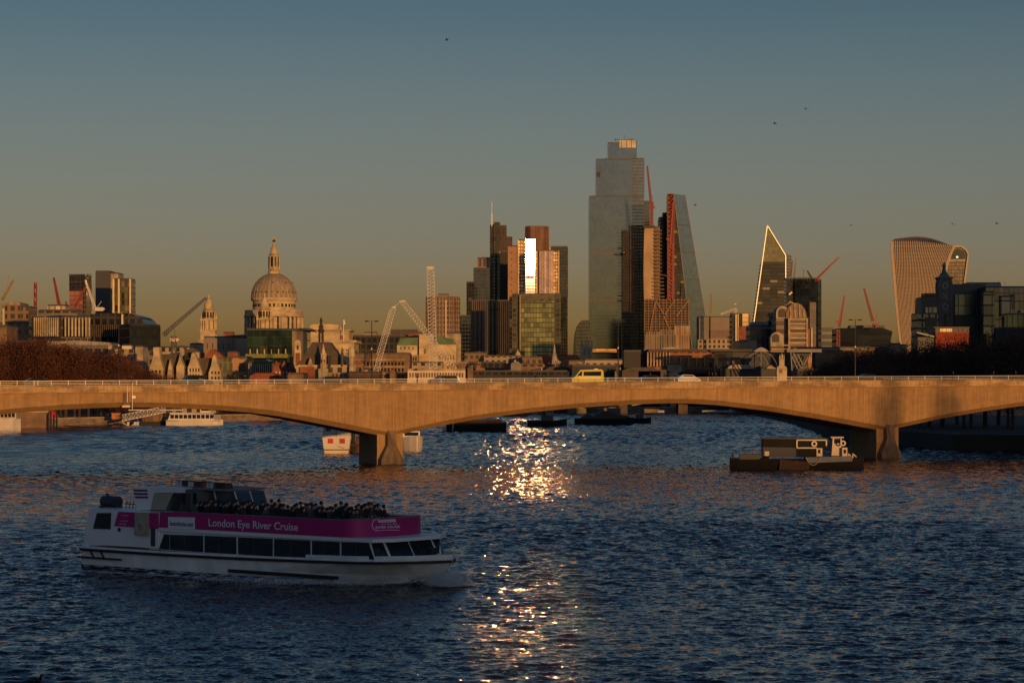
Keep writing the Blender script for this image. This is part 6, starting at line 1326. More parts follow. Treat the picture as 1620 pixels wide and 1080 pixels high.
def person_mesh(kind, coat):
    if kind == 'sit':
        J = [(0, 0, .50, .17, .14), (0, 0, .75, .18, .14), (0, 0, .98, .20, .13), (0, 0, 1.10, .07), (0, -.02, 1.20, .09), (0, -.03, 1.31, .085),
             (-.2, 0, 1.0, .085), (-.27, -.05, .75, .065), (-.16, -.25, .65, .035), (-.10, -.30, .64, .03), (.2, 0, 1.0, .085), (.27, -.05, .75, .065), (.16, -.25, .65, .035), (.10, -.30, .64, .03),
             (-.1, -.40, .50, .07), (-.1, -.45, .08, .05), (-.1, -.58, .04, .035), (.1, -.40, .50, .07), (.1, -.45, .08, .05), (.1, -.58, .04, .035)]
        Bn = [(0, 1), (1, 2), (2, 3), (3, 4), (4, 5), (2, 6), (6, 7), (7, 8), (8, 9), (2, 10), (10, 11), (11, 12), (12, 13), (0, 14), (14, 15), (15, 16), (0, 17), (17, 18), (18, 19)]
    else:
        st = .22 if kind == 'walk' else .03
        J = [(0, 0, .95, .14, .11), (0, 0, 1.15, .14, .10), (0, 0, 1.40, .17, .10), (0, 0, 1.50, .055), (0, -.01, 1.60, .07), (0, -.02, 1.70, .07),
             (-.2, 0, 1.42, .055), (-.24, st * .5, 1.15, .045), (-.24, -.02 + st * .2, .90, .035), (-.24, -.04 + st * .2, .80, .03), (.2, 0, 1.42, .055), (.24, -st * .5, 1.15, .045), (.24, -.1 - st * .5, .92, .035), (.24, -.13 - st * .6, .83, .03),
             (-.09, -st, .50, .06), (-.09, -st * .8, .08, .045), (-.09, -st * .8 - .13, .04, .035), (.09, st * .4, .50, .06), (.09, st * 1.2, .10, .045), (.09, st * 1.2 - .12, .05, .035)]
        Bn = [(0, 1), (1, 2), (2, 3), (3, 4), (4, 5), (2, 6), (6, 7), (7, 8), (8, 9), (2, 10), (10, 11), (11, 12), (12, 13), (0, 14), (14, 15), (15, 16), (0, 17), (17, 18), (18, 19)]
    m = skinned('person', J, Bn, [coat, SKIN, TROU])
    hz = (J[3][2] + .02); tz = J[0][2] - .03
    for p in m.polygons:
        c = p.center; r = math.hypot(c.x, c.y)
        if c.z > hz: p.material_index = 1
        elif kind == 'sit' and c.y < -.27 and c.z > .58: p.material_index = 1
        elif c.z < tz or (kind == 'sit' and c.y < -.2 and c.z < .6): p.material_index = 2
        elif kind != 'sit' and c.z < .86 and abs(c.x) > .19: p.material_index = 1
        p.use_smooth = True
    return m, J[4][2] + .06
PROT = []
for kind in ('sit', 'walk', 'stand'):
    for ci in range(4 if kind == 'sit' else 2):
        m, hz = person_mesh(kind, COATS[ci]); hb_m = head_hair(); me = bpy.data.meshes.new('hair'); me.from_pydata([(x * 1.02, y + (.03 if kind == 'sit' else .02) - .02, z + hz + .035) for x, y, z in hb_m.v], [], hb_m.f); me.materials.append(HAIRM)
        PROT.append((kind, m, me))
def add_person(kind, idx, loc, rz, label, group, sc=1.0):
    cand = [q for q in PROT if q[0] == kind]; k, m, hm = cand[idx % len(cand)]
    o = bpy.data.objects.new('person', m); C.objects.link(o); o.location = loc; o.rotation_euler = (0, 0, rz); o.scale = (sc, sc, sc); tag(o, label, 'person', group)
    h = bpy.data.objects.new('hair', hm); C.objects.link(h); h.parent = o; return o
rnd = random.Random(11)
def boat_world(u, y, z): return (BOAT_LOC[0] + u * cA - y * sA, BOAT_LOC[1] + u * sA + y * cA, z)
heads = [311, 318, 325, 333, 341, 348, 356, 362, 370, 377, 384, 391, 398, 404, 412, 420, 425, 436, 449, 463, 470, 481, 489, 496, 505, 512, 518, 527, 546, 553, 560, 567, 572, 581, 588, 598, 604, 613, 620, 627, 640, 648]
heads += [330, 345, 359, 374, 387, 395, 401, 416, 430, 442, 446, 456, 467, 476, 485, 493, 500, 509, 523, 532, 540, 549, 557, 564, 576, 585, 592, 609, 617, 634]
LAB = ['passenger in a black coat seated on the open top deck of the cruise boat', 'passenger in a navy coat seated on the open top deck of the cruise boat', 'passenger in a brown coat seated on the open top deck of the cruise boat', 'passenger in a grey coat seated on the open top deck of the cruise boat']
for i, px in enumerate(heads):
    yy = -2.75 + (i % 3) * .75 if i < 42 else -1.9 + (i % 4) * .8
    u = su(px, yy)
    for _ in range(20):
        lim = 3.42 * max(0, 1 - min(1, max(0, u - uP1) / (uP2 - uP1)) ** 2.2) ** .5 - .95
        if yy >= -lim or yy > -.2: break
        yy += .15; u = su(px, yy)
    u = min(u, uP2 - 1.6)
    if u < ub + 1.2: yy = -2.75 + (i % 2) * .35; u = su(px, yy)
    idx = rnd.randint(0, 3) if rnd.random() < .6 else 0
    add_person('sit', idx, boat_world(u, yy, zr + .45 + rnd.uniform(-.02, .26)), BOAT_ANG + math.pi / 2 + rnd.uniform(-.7, .7), LAB[idx], 'passengers on the cruise boat', rnd.uniform(.98, 1.15))
# pedestrians on the bridge
def bridge_world(px, n): t = bt(px, n); return (BP[0] + t * BC - n * BS, BP[1] + t * BS + n * BC, zdeck(t) - .36)
PED = [(208, 'walk', 0, 'pedestrian in black walking on the bridge right of the leftmost lamp post'), (252, 'walk', 1, 'pedestrian in navy walking on the bridge before the gabled court'), (371, 'walk', 0, 'pedestrian walking on the bridge under the round dark tree, left one of a pair'), (386, 'stand', 0, 'pedestrian in black standing under the round dark tree, right one of a pair'), (389, 'walk', 1, 'pedestrian in navy close behind the standing one under the round dark tree'),
       (660, 'stand', 1, 'pedestrian in navy on the bridge in front of the cream pavilion'), (847, 'walk', 0, 'pedestrian in black on the bridge left of the yellow van'), (1029, 'walk', 1, 'lone pedestrian in navy beside the middle lamp post of the bridge'), (1051, 'walk', 0, 'pedestrian in black in front of the orange columned hall, leftmost of three'), (1058, 'walk', 1, 'pedestrian in navy in front of the orange columned hall, middle of three'), (1068, 'stand', 0, 'pedestrian in black in front of the orange columned hall, rightmost of three'),
       (1122, 'walk', 0, 'pedestrian in black walking before the pale cream fence, left one'), (1127, 'stand', 1, 'pedestrian in navy before the pale cream fence, middle one'), (1132, 'walk', 1, 'pedestrian in navy before the pale cream fence, right one'), (1283, 'walk', 0, 'pedestrian in black on the bridge under the crossed girders'), (1508, 'walk', 0, 'pedestrian in black on the bridge before the orange red theatre'), (1572, 'walk', 1, 'pedestrian in navy on the bridge near its right end'), (1607, 'stand', 0, 'pedestrian in black at the far right end of the bridge')]
for i, (px, k, c, lab) in enumerate(PED): add_person(k, c, bridge_world(px, 1.4 + (i % 3) * .5), BR + (math.pi / 2 if i % 2 else -math.pi / 2), lab, 'pedestrians on the bridge')

# ------------------------------------------------------------------ vehicles on the bridge
def wheels(t, xs, w, r):
    for x in xs:
        for s in (-1, 1):
            mb = MB(); mb.bar((x, s * w, r), (x, s * (w - .2), r), r, None, 16); o = mb.build('wheel', RUBR, t, True)
            mb = MB(); mb.bar((x, s * (w + .01), r), (x, s * (w - .05), r), r * .55, None, 10); mb.build('rim', STEEL, o, True)
def car(px, n, prof, glass, m, label, L, W=1.75, name='parked_car', cat='car', flip=False, extras=None):
    x, y, z = bridge_world(px, n); t = thing(name, label, cat, (x, y, z), BR + (math.pi if flip else 0), 'cars crossing the bridge')
    h = W / 2; mb = MB(); k = len(prof); vs = []
    for s in (-1, 1):
        for (a, b, c) in prof: vs.append((a, s * h * c, b))
    mb.add(vs, [tuple(range(k)), tuple(range(2 * k - 1, k - 1, -1))] + [(i, (i + 1) % k, k + (i + 1) % k, k + i) for i in range(k)]); o = fixn(mb.build('body', m, t, True))
    for g in glass:
        for s in (-1, 1):
            mb = MB(); ys = sorted((s * (h * g[0] + .015), s * (h * g[0] - .05))); mb.wall(g[1], ys[0], ys[1]); fixn(mb.build('window', BGLS, t, True))
    wheels(t, (-L * .31, L * .31), h * .98, .33)
    for s in (-1, 1):
        mb = MB(); mb.box(L / 2 - .06, L / 2 + .01, s * h * .7 - .15, s * h * .7 + .15, .62, .76); mb.build('headlight', mat('lamp_glass', (.7, .7, .65), .2), t, True)
        mb = MB(); mb.box(-L / 2 - .01, -L / 2 + .06, s * h * .75 - .12, s * h * .75 + .12, .68, .85); mb.build('tail_light', REDST, t, True)
    return t
SAL = [(-2.1, .35, 1), (2.1, .3, 1), (2.15, .7, .98), (1.3, .92, .96), (.55, 1.42, .8), (-1.0, 1.45, .8), (-1.9, 1.0, .94), (-2.15, .9, .97)]
SG = [(.87, [(-1.6, .98), (1.05, .95), (.5, 1.36), (-.95, 1.38)])]
TAX = [(-2.2, .35, 1), (2.2, .3, 1), (2.2, .85, .98), (1.35, 1.0, .97), (.8, 1.7, .85), (-1.6, 1.75, .85), (-2.15, 1.1, .96)]
TG = [(.9, [(-1.8, 1.08), (.95, 1.05), (.7, 1.6), (-1.5, 1.63)])]
EST = [(-2.3, .35, 1), (2.3, .3, 1), (2.3, .8, .98), (1.4, .98, .96), (.7, 1.52, .82), (-1.9, 1.5, .82), (-2.3, 1.0, .95)]
EG = [(.89, [(-2.0, 1.02), (1.1, 1.0), (.6, 1.44), (-1.75, 1.42)])]
CARB = mat('black_car_paint', (.008, .008, .01), .15, .1, ior=1.5); CARG = mat('grey_car_paint', (.16, .17, .18), .2, .1, metal=.4); CARW = mat('white_car_paint', (.65, .65, .63), .25, .05); CARD = mat('dark_blue_car_paint', (.01, .015, .03), .15, .1)
car(312, 6.3, TAX, TG, CARB, 'black cab passing in front of the gabled stone court', 4.4, 1.8)
car(526, 6.5, SAL, SG, CARB, 'low black car in front of the gothic hall', 4.2)
car(702, 6.2, EST, EG, CARG, 'silver grey estate car in front of the white lattice cranes', 4.6, 1.8, flip=True)
car(60, 6.3, SAL, SG, CARD, 'dark car mostly hidden by the rail at the far left of the bridge', 4.2)
car(1027, 8.5, SAL, SG, CARD, 'dark car half hidden by the rail right of the yellow van', 4.2, flip=True)
car(1088, 6.0, SAL, SG, CARW, 'white car low behind the rail in front of the orange columned hall', 4.2)
car(1375, 6.4, SAL, SG, CARB, 'black car near the rightmost lamp post', 4.2)
YEL = mat('yellow_van_paint', (.60, .50, .05), .35, .05)
VP = [(-2.7, .4, 1), (2.7, .35, 1), (2.75, .95, .97), (2.1, 1.25, .95), (1.25, 2.25, .88), (-2.4, 2.38, .88), (-2.7, 2.1, .9), (-2.75, .9, 1)]
van = car(926, 6.2, VP, [(.955, [(1.0, 1.35), (1.85, 1.32), (1.2, 2.0), (.95, 2.05)]), (.955, [(-2.3, 1.35), (.7, 1.35), (.7, 2.0), (-2.3, 2.05)])], YEL, 'bright yellow ambulance van with dark side windows driving left', 5.4, 2.1, 'ambulance_van', 'van', flip=True)
mb = MB()
for s in (-1, 1): mb.box(-2.2, 1.6, s * 1.055 - .012, s * 1.055 + .012, .85, 1.15)
mb.build('reflective_band', mat('reflective_stripe', (.9, .85, .6), .25, .02, metal=.5), van, True)
mb = MB(); mb.box(-2.0, -1.4, -.4, .4, 2.36, 2.48); mb.build('roof_bar', PANW, van, True)

# ------------------------------------------------------------------ moored craft
def vessel(name, label, px0, px1, pyw, ang=0, **kw):
    """origin at the middle of the waterline between two columns of the photograph"""
    D = EYE * F / (pyw - HOR); x = ((px0 + px1) / 2 - 810) / F * D; L = abs(px1 - px0) / F * D / max(.2, abs(math.cos(ang)))
    t = thing(name, label, kw.get('cat', 'boat'), (x, D, 0), ang, kw.get('group')); return t, D, L
def hull(t, L, B, H, m, bow=.25, stern=.9, sheer=.3, name='hull', flare=.8, z0=-.6):
    ss = [i / 12 for i in range(13)]; mb = MB(); vs = []
    for s in ss:
        x = (s - .5) * L; w = B / 2 * (1 - max(0, (s - (1 - bow)) / bow) ** 2) if s > 1 - bow else B / 2 * (stern + (1 - stern) * min(1, s / .2))
        w = max(w, .08); zt = H + sheer * max(0, (s - .6) / .4) ** 2 + sheer * .3 * max(0, (.2 - s) / .2)
        vs += [(x, -w * flare, z0), (x, -w * (flare + 1) / 2, H * .3), (x, -w, zt), (x, w, zt), (x, w * (flare + 1) / 2, H * .3), (x, w * flare, z0)]
    n = len(ss); mb.add(vs, [(i * 6 + j, (i + 1) * 6 + j, (i + 1) * 6 + (j + 1) % 6, i * 6 + (j + 1) % 6) for i in range(n - 1) for j in range(6)] + [tuple(range(6)), tuple((n - 1) * 6 + j for j in range(6))[::-1]])
    return fixn(mb.build(name, m, t, True))
BOATW = mat('boat_white', (.62, .58, .52), .5, .1)
# white passenger boat at the pier
t, D, L = vessel('passenger_boat', 'white passenger boat moored at the pier beside the gangway', 264, 353, 672.5)
hull(t, L, 4.5, 1.5, BOATW, .15, .8, .2); mb = MB(); mb.hexa([(-L * .47, -1.9, 1.5), (L * .36, -1.9, 1.5), (L * .36, 1.9, 1.5), (-L * .47, 1.9, 1.5)], [(-L * .42, -1.8, 3.5), (L * .33, -1.8, 3.3), (L * .33, 1.8, 3.3), (-L * .42, 1.8, 3.5)]); mb.build('cabin', BOATW, t, True)
mb = MB(); mb.box(-L * .44, L * .36, -2.1, 2.1, 3.52, 3.7); mb.build('roof', BOATW, t, True)
for i in range(10): a = -L * .42 + i * L * .078; mb = MB(); mb.box(a, a + L * .062, -1.97, -1.85, 2.0, 3.1); mb.build('window', BGLS, t, True)
mb = MB(); mb.box(L * .1, L * .28, -1.2, 1.2, 3.7, 5.1); mb.build('wheelhouse', BOATW, t, True); mb = MB(); mb.box(L * .12, L * .27, -1.24, -1.18, 4.2, 4.8); mb.build('window', BGLS, t, True); mb = MB(); mb.box(-L * .5, L * .45, -2.2, 2.2, 1.28, 1.4); mb.build('rubbing_strake', RUST, t, True)
mb = MB()
for i in range(9): mb.bar((L * .34 + i * .25, -1.8, 1.5), (L * .34 + i * .25, -1.8, 3.0), .05)
mb.bar((L * .34, -1.8, 3.0), (L * .34 + 2, -1.8, 3.0), .05); mb.build('rail', BOATW, t, True)
# big white boat at left edge
t, D, L = vessel('passenger_boat', 'large white boat cut off by the left edge behind the bridge', -70, 33, 681)
hull(t, L, 6, 3.0, BOATW, .06, .9, .1); mb = MB(); mb.box(-L * .48, L * .46, -2.7, 2.7, 3.0, 5.0); mb.build('cabin', mat('cream_cabin', (.5, .44, .34), .6), t, True); mb = MB(); mb.box(-L * .5, L * .48, -3, 3, 5.0, 5.3); mb.build('roof', BOATW, t, True)
for i in range(16): a = -L * .46 + i * L * .057; mb = MB(); mb.box(a, a + L * .045, -2.76, -2.68, 3.5, 4.6); mb.build('window', BGLS, t, True)
# pier pontoon and gangway
t = thing('gangway', 'white lattice gangway sloping down to the moored passenger boat', 'gangway', (*P(240, 705), 0))
mb = MB(); D = 703; wl = wloc(t)
for yy in (D, D + 3):
    a, b = at(193, 666, yy) - wl, at(262, 652, yy) - wl; h_ = Vector((0, 0, 1.8)); mb.bar(a, b, .12); mb.bar(a + h_, b + h_, .12)
    for i in range(12):
        p0, p1 = a.lerp(b, i / 12), a.lerp(b, (i + 1) / 12); mb.bar(p0, p1 + h_, .07); mb.bar(p0 + h_, p1, .07); mb.bar(p1, p1 + h_, .06)
mb.build('truss', WSTEEL, t, True)
mb = MB(); a, b = at(193, 668, D - 1) - wl, at(205, 674, D - 1) - wl; mb.bar(a, b, .15); mb.bar(at(220, 667, D - 1) - wl, b, .15)
for px in (203, 214, 218): p = at(px, 667, D - 1) - wl; mb.box(p.x - .3, p.x + .3, p.y - .3, p.y + .3, -1.5, p.z)
mb.build('leg', WSTEEL, t, True); mb = MB(); a, b = at(193, 664, D + 1.5) - wl, at(262, 651, D + 1.5) - wl; mb.bar(a, b, .35); mb.build('walkway', GREYC, t, True)
t = thing('pontoon', 'dark floating pontoon with canopy between the gangway and the white boat', 'pontoon', (*P(275, 712), 0))
mb = MB(); mb.box(-14, 4, -2, 2, -.4, 1.0); mb.build('float', RUBR, t, True); mb = MB(); mb.box(-13, 3, -1.6, 1.6, 4.2, 4.5); mb.build('canopy', WSTEEL, t, True); mb = MB()
for i in range(8): mb.bar((-12.5 + i * 2.2, -1.5, 1), (-12.5 + i * 2.2, -1.5, 4.2), .1)
mb.build('post', STEEL, t, True); mb = MB(); mb.box(-9, -3, -1, 1, 1, 3.2); mb.build('shelter', BROWN, t, True)
t = thing('pier_building', 'brown timber landing stage beside the large white boat at the left', 'landing stage', (*P(52, 668), 0))
mb = MB(); mb.box(-3, 4.0, -2, 3, -2, 4.2); mb.build('wall', BROWN, t, True); mb = MB(); mb.box(-3.4, 4.6, -2.4, 3.4, 4.2, 4.6); mb.build('roof', STONE2, t, True); mb = MB()
for i in range(4): mb.bar((4.5 + i * .8, -2, -2), (4.5 + i * .8, -2, 3.6 + (i % 2)), .25, None, 6)
mb.build('pile', RUBR, t, True)
t = thing('rescue_tent', 'small bright red tent like cover on the quay left of the trunks', 'tent', (*P(78, 720), G0)); mb = MB(); mb.lathe([(2.6, 0), (2.6, 1.2), (1.9, 2.1), (.3, 2.9)], 0, 0, 8); mb.build('cover', mat('red_fabric', (.55, .03, .04), .7), t, True)
t = thing('quay_kiosk', 'small orange lit kiosk on the quay left of the gangway', 'kiosk', (*P(184, 712), G0)); mb = MB(); mb.box(-1.2, 1.2, -1, 1, 0, 1.7); mb.build('wall', mat('orange_kiosk', (.5, .2, .08), .7), t, True); mb = MB(); mb.box(-1.4, 1.4, -1.2, 1.2, 1.7, 1.9); mb.build('roof', BRICK, t, True)
# white boat seen from its stern left of the pier
t = thing('moored_launch', 'white boat showing its broad stern with two red panels left of the bridge pier', 'boat', (*P(529.5, 424), 0)); t.location.y = 428
t.rotation_euler = (0, 0, R(90)); hull(t, 20, 5.3, 3.0, BOATW, .3, .94, .2, flare=.78)
t.location.y = 438; w = 2.5; xb = -10.02
mb = MB(); mb.hexa([(-9.7, -w, 3.0), (7, -w * .9, 3.0), (7, w * .9, 3.0), (-9.7, w, 3.0)], [(-8.9, -w * .9, 5.2), (6, -w * .8, 5.2), (6, w * .8, 5.2), (-8.9, w * .9, 5.2)]); mb.build('cabin', mat('grey_white_cabin', (.45, .44, .42), .5, .1), t, True)
for a in (.55, -1.5): mb = MB(); mb.box(xb - .04, xb + .05, a, a + .95, 1.75, 2.6); mb.build('stern_panel', mat('red_panel', (.42, .03, .02), .5), t, True)
for a in (1.0, -1.9): mb = MB(); mb.box(-9.45, -9.25, a, a + .9, 3.9, 4.6); mb.build('window', BGLS, t, True)
mb = MB(); mb.box(xb - .05, 8, -2.62, 2.62, .55, .72); mb.build('rubbing_strake', RUST, t, True); mb = MB(); mb.bar((xb, -.9, 3.3), (xb, .9, 3.3), .05); mb.bar((xb, 0, 2.9), (xb, 0, 4.3), .05); mb.build('stern_rail', BLACK, t, True)
mb = MB(); mb.bar((xb - .05, -1.4, .9), (xb - .05, -.2, 1.25), .05); mb.build('mooring_rope', BLACK, t, True)
t = thing('mooring_dolphin', 'dark timber mooring piles between the white stern and the bridge pier', 'mooring piles', (*P(561, 430), 0))
for i, (a, h) in enumerate(((-.9, 3.4), (-.2, 4.0), (.5, 2.8), (1.1, 3.6))): mb = MB(); mb.bar((a, 0, -2), (a, 0, h), .32, None, 8); mb.build('pile', RUST if i == 2 else RUBR, t, True)
mb = MB(); mb.box(-1.4, 1.4, -.5, .5, 1.2, 1.6); mb.build('cross_beam', RUBR, t, True)
# rounded white bow right of the pier
t = thing('moored_launch', 'white boat showing its rounded bow right of the bridge pier', 'boat', (*P(641, 446), 0), R(-72))
hull(t, 16, 4.6, 2.4, BOATW, .3, .9, .5, flare=.85); mb = MB(); mb.box(-5, 4.2, -1.6, 1.6, 2.4, 3.6); mb.build('cabin', BOATW, t, True); mb = MB(); mb.box(4.2, 4.26, -1.3, 1.3, 2.8, 3.4); mb.build('window', BGLS, t, True); mb = MB(); mb.bar((6.9, 0, 1.5), (7.4, 0, 1.3), .22, None, 6); mb.build('anchor', RUST, t, True)
# barges under the main arch
t, D, L = vessel('barge', 'dark loaded barge with a pale rounded bow under the left of the main arch', 700, 801, 682.5, math.pi, cat='barge', group='dark barges moored under the main arch')
hull(t, L, 7, 2.2, mat('shaded_barge_black', (.009, .008, .008), .95, .3), .12, .9, .5); mb = MB(); mb.hexa([(-L * .45, -2.9, 2.2), (L * .3, -2.9, 2.2), (L * .3, 2.9, 2.2), (-L * .45, 2.9, 2.2)], [(-L * .42, -2, 3.1), (L * .27, -2, 2.9), (L * .27, 2, 2.9), (-L * .42, 2, 3.1)]); mb.build('cargo', RUST, t, True)  # hull black deepened to carry the shade in its colour
hull2 = MB(); hull2.hexa([(L * .33, -3.2, .3), (L * .495, -1.5, .3), (L * .495, 1.5, .3), (L * .33, 3.2, .3)], [(L * .32, -3.6, 2.5), (L * .505, -1.7, 2.6), (L * .505, 1.7, 2.6), (L * .32, 3.6, 2.5)]); hull2.build('bow', BOATW, t, True)
mb = MB(); mb.bar((-L * .35, 0, 3), (-L * .35, 0, 5), .12); mb.bar((L * .25, -1, 2.5), (L * .25, -1, 4.2), .1); mb.bar((L * .2, -1, 2.5), (L * .2, -1, 4.0), .1); mb.build('mast', STEEL, t, True)
t, D, L = vessel('tug_boat', 'dark tug with a low wheelhouse moored alone under the main arch', 834, 897, 674.5, 0, cat='boat', group='dark barges moored under the main arch')
hull(t, L, 5.5, 1.7, mat('shaded_barge_black', (0, 0, 0)), .2, .9, .6); mb = MB(); mb.box(-L * .15, L * .15, -1.5, 1.5, 1.7, 3.2); mb.build('cabin', DARKC, t, True); mb = MB(); mb.box(-L * .03, L * .15, -1.2, 1.2, 3.2, 4.8); mb.build('wheelhouse', STEEL, t, True); mb = MB(); mb.box(-L * .02, L * .14, -1.24, -1.18, 3.9, 4.5); mb.build('window', BGLS, t, True); mb = MB(); mb.bar((-L * .08, 0, 3.2), (-L * .08, 0, 5.2), .35, .3, 8); mb.bar((L * .05, 0, 4.8), (L * .05, 0, 6.6), .08); mb.build('funnel', BLACK, t, True)
t, D, L = vessel('barge', 'longest dark barge heaped with scrap under the crown of the main arch', 909, 1002, 671.5, 0, cat='barge', group='dark barges moored under the main arch')
hull(t, L, 7, 1.8, mat('shaded_barge_black', (0, 0, 0)), .1, .9, .4); mb = MB(); pr = [(-L * .42, 1.8), (-L * .3, 3.2), (-L * .18, 2.6), (-L * .02, 4.2), (L * .1, 3.9), (L * .2, 2.9), (L * .42, 2.6), (L * .44, 1.8)]; mb.wall(pr[::-1][::-1], -2.6, 2.6); fixn(mb.build('cargo', BLACK, t, True)); mb = MB(); mb.box(L * .05, L * .28, -1.5, 1.5, 1.8, 4.9); mb.build('wheelhouse', DARKC, t, True); mb = MB(); mb.bar((-L * .1, 0, 4.6), (L * .28, 0, 5.6), .15); mb.build('spar', STEEL, t, True)
t, D, L = vessel('barge', 'short dark barge at the right end of the moored row', 1000, 1030, 669.5, 0, cat='barge', group='dark barges moored under the main arch')
hull(t, L, 5, 1.6, mat('shaded_barge_black', (0, 0, 0)), .15, .9, .4); mb = MB(); mb.box(-L * .3, L * .1, -1.3, 1.3, 1.6, 2.8); mb.build('cabin', DARKC, t, True)
t = thing('work_boat', 'small reddish boat beyond the dark loaded barge', 'boat', (*P(815, 880), 0)); hull(t, 9, 3, 1.6, RUST, .3, .9, .4); mb = MB(); mb.box(-2.5, 1.5, -1.1, 1.1, 1.6, 3.0); mb.build('cabin', mat('orange_kiosk', (0, 0, 0)), t, True)

# work barge in front of the right pier
t = thing('work_barge', 'black work barge with blue-grey deckhouse and cream wheelhouse in front of the right pier', 'barge', (*P(1262, 352), 0), R(-3))
D = 352.; k = D / F
def q(px, py): return ((px - 1262) * k, EYE + (HOR - py) * k)
hull(t, 208 * k, 6.5, 1.35, mat('shaded_barge_black', (0, 0, 0)), .10, .85, .45); 
def qwall(name, pts, y0, y1, m): mb = MB(); mb.wall([q(*p) for p in pts], y0, y1); return fixn(mb.build(name, m, t, True))
BGREY = mat('blue_grey_paint', (.13, .15, .19), .6, .2, (1, 1, 1)); OAKB = mat('brown_timber', (.05, .028, .016), .8, .4, (1, 1, 2))
qwall('hull_side', [(1230, 743), (1276, 745), (1280, 729), (1232, 726)], -3.4, -3.0, OAKB); qwall('bow_side', [(1276, 731), (1345, 728), (1345, 720), (1272, 722)], -3.35, 2.5, BGREY)
qwall('deckhouse', [(1206, 722), (1258, 722), (1258, 706), (1206, 706)], -2.2, 2.2, mat('shaded_blue', (.05, .055, .075), .7, .15)); qwall('upper_deckhouse', [(1206, 706), (1306, 708), (1306, 694), (1206, 693)], -2.4, 2.4, mat('shaded_black_house', (.008, .008, .009), .9)); qwall('roof', [(1204, 693), (1307, 694), (1307, 692.6), (1204, 691.5)], -2.7, 2.7, DARKC)  # deckhouse colours darkened to stand in for shade on this end
for a, b, c, d in ((1258, 694.5, 1260, 708), (1304, 694.5, 1306, 704), (1258, 694.3, 1306, 696), (1258, 706.6, 1290, 708.4)): qwall('window_frame', [(a, d), (c, d), (c, b), (a, b)], -2.6, -2.4, CREAM)
qwall('deckhouse', [(1256, 722), (1300, 722), (1300, 709), (1256, 708)], -2.0, 2.0, mat('shaded_black_house', (0, 0, 0)))
for a in (1290, 1330): qwall('cabin_door', [(a, 720.5), (a + 9 - (a > 1300) * 1, 720.5), (a + 9 - (a > 1300), 707), (a, 707)], -2.2, -1.2, CREAM); qwall('window', [(a + 2.2, 716), (a + 6, 716), (a + 6, 710), (a + 2.2, 710)], -2.24, -2.2, BGLS)
qwall('wheelhouse', [(1314, 720), (1329, 720), (1330, 693), (1316, 692)], -1.4, 1.4, CREAM); qwall('wheelhouse_roof', [(1313, 692), (1333, 692), (1333, 690.3), (1313, 690.3)], -1.7, 1.7, CREAM); qwall('window', [(1318, 700.5), (1328, 700.5), (1328, 693), (1318.5, 693)], -1.45, -1.4, BGLS)
for a, b, r_ in ((1286, 701, .42), (1331, 700, .4)):
    x, z = q(a, b); mb = MB(); nn = 16; vs = []
    for rr, yy in ((r_, -2.62), (r_, -2.75), (r_ * .5, -2.75), (r_ * .5, -2.62)): vs += [(x + rr * math.cos(2 * math.pi * i / nn), yy, z + rr * math.sin(2 * math.pi * i / nn)) for i in range(nn)]
    mb.add(vs, [(k_ * nn + i, k_ * nn + (i + 1) % nn, ((k_ + 1) % 4) * nn + (i + 1) % nn, ((k_ + 1) % 4) * nn + i) for k_ in range(4) for i in range(nn)]); fixn(mb.build('lifebuoy', CREAM, t, True))
mb = MB()
for a, b in (((1180, 713), (1190, 711)), ((1190, 711), (1215, 711)), ((1190, 711), (1190, 720)), ((1198, 712), (1204, 722)), ((1215, 711), (1215, 722)), ((1232, 715), (1232, 727)), ((1236, 722), (1244, 725)), ((1270, 712), (1276, 730))): 
    p0, p1 = q(*a), q(*b); mb.bar((p0[0], -1.5, p0[1]), (p1[0], -1.5, p1[1]), .09)
mb.build('deck_gear', RUST, t, True); qwall('lamp_box', [(1208.5, 720), (1215.5, 720), (1215.5, 713), (1208.5, 713)], -2.4, -2.0, CREAM)
mb = MB()
for px in (1340, 1347): x, z = q(px, 724); mb.bar((x, -1.8, z - .6), (x, -1.8, z + .7), .1); mb.bar((x, -1.8, z + .7), (x + .5, -1.8, z + .2), .1)
mb.build('bow_fitting', CREAM, t, True); mb = MB(); pr = None
for i in range(9):
    s = i / 8; x, z = q(lerp(1272, 1296, s), lerp(722, 721, s) + 18 * s * (1 - s) * 4 * .7)
    if pr: mb.bar(pr, (x, -3.5, z), .07)
    pr = (x, -3.5, z)
mb.build('mooring_rope', STONE2, t, True)
t = thing('work_barge', 'low black barge lying along the left end of the work barge', 'barge', (*P(1186, 349), 0), R(-3)); hull(t, 5.6, 4.5, 1.5, mat('shaded_barge_black', (0, 0, 0)), .2, .8, .5); mb = MB(); mb.box(-1.5, 1.5, -1.5, 1.5, 1.5, 2.2); mb.bar((-2.4, 0, 1.5), (-2.4, 0, 2.4), .2, None, 6); mb.build('hatch', DARKC, t, True)

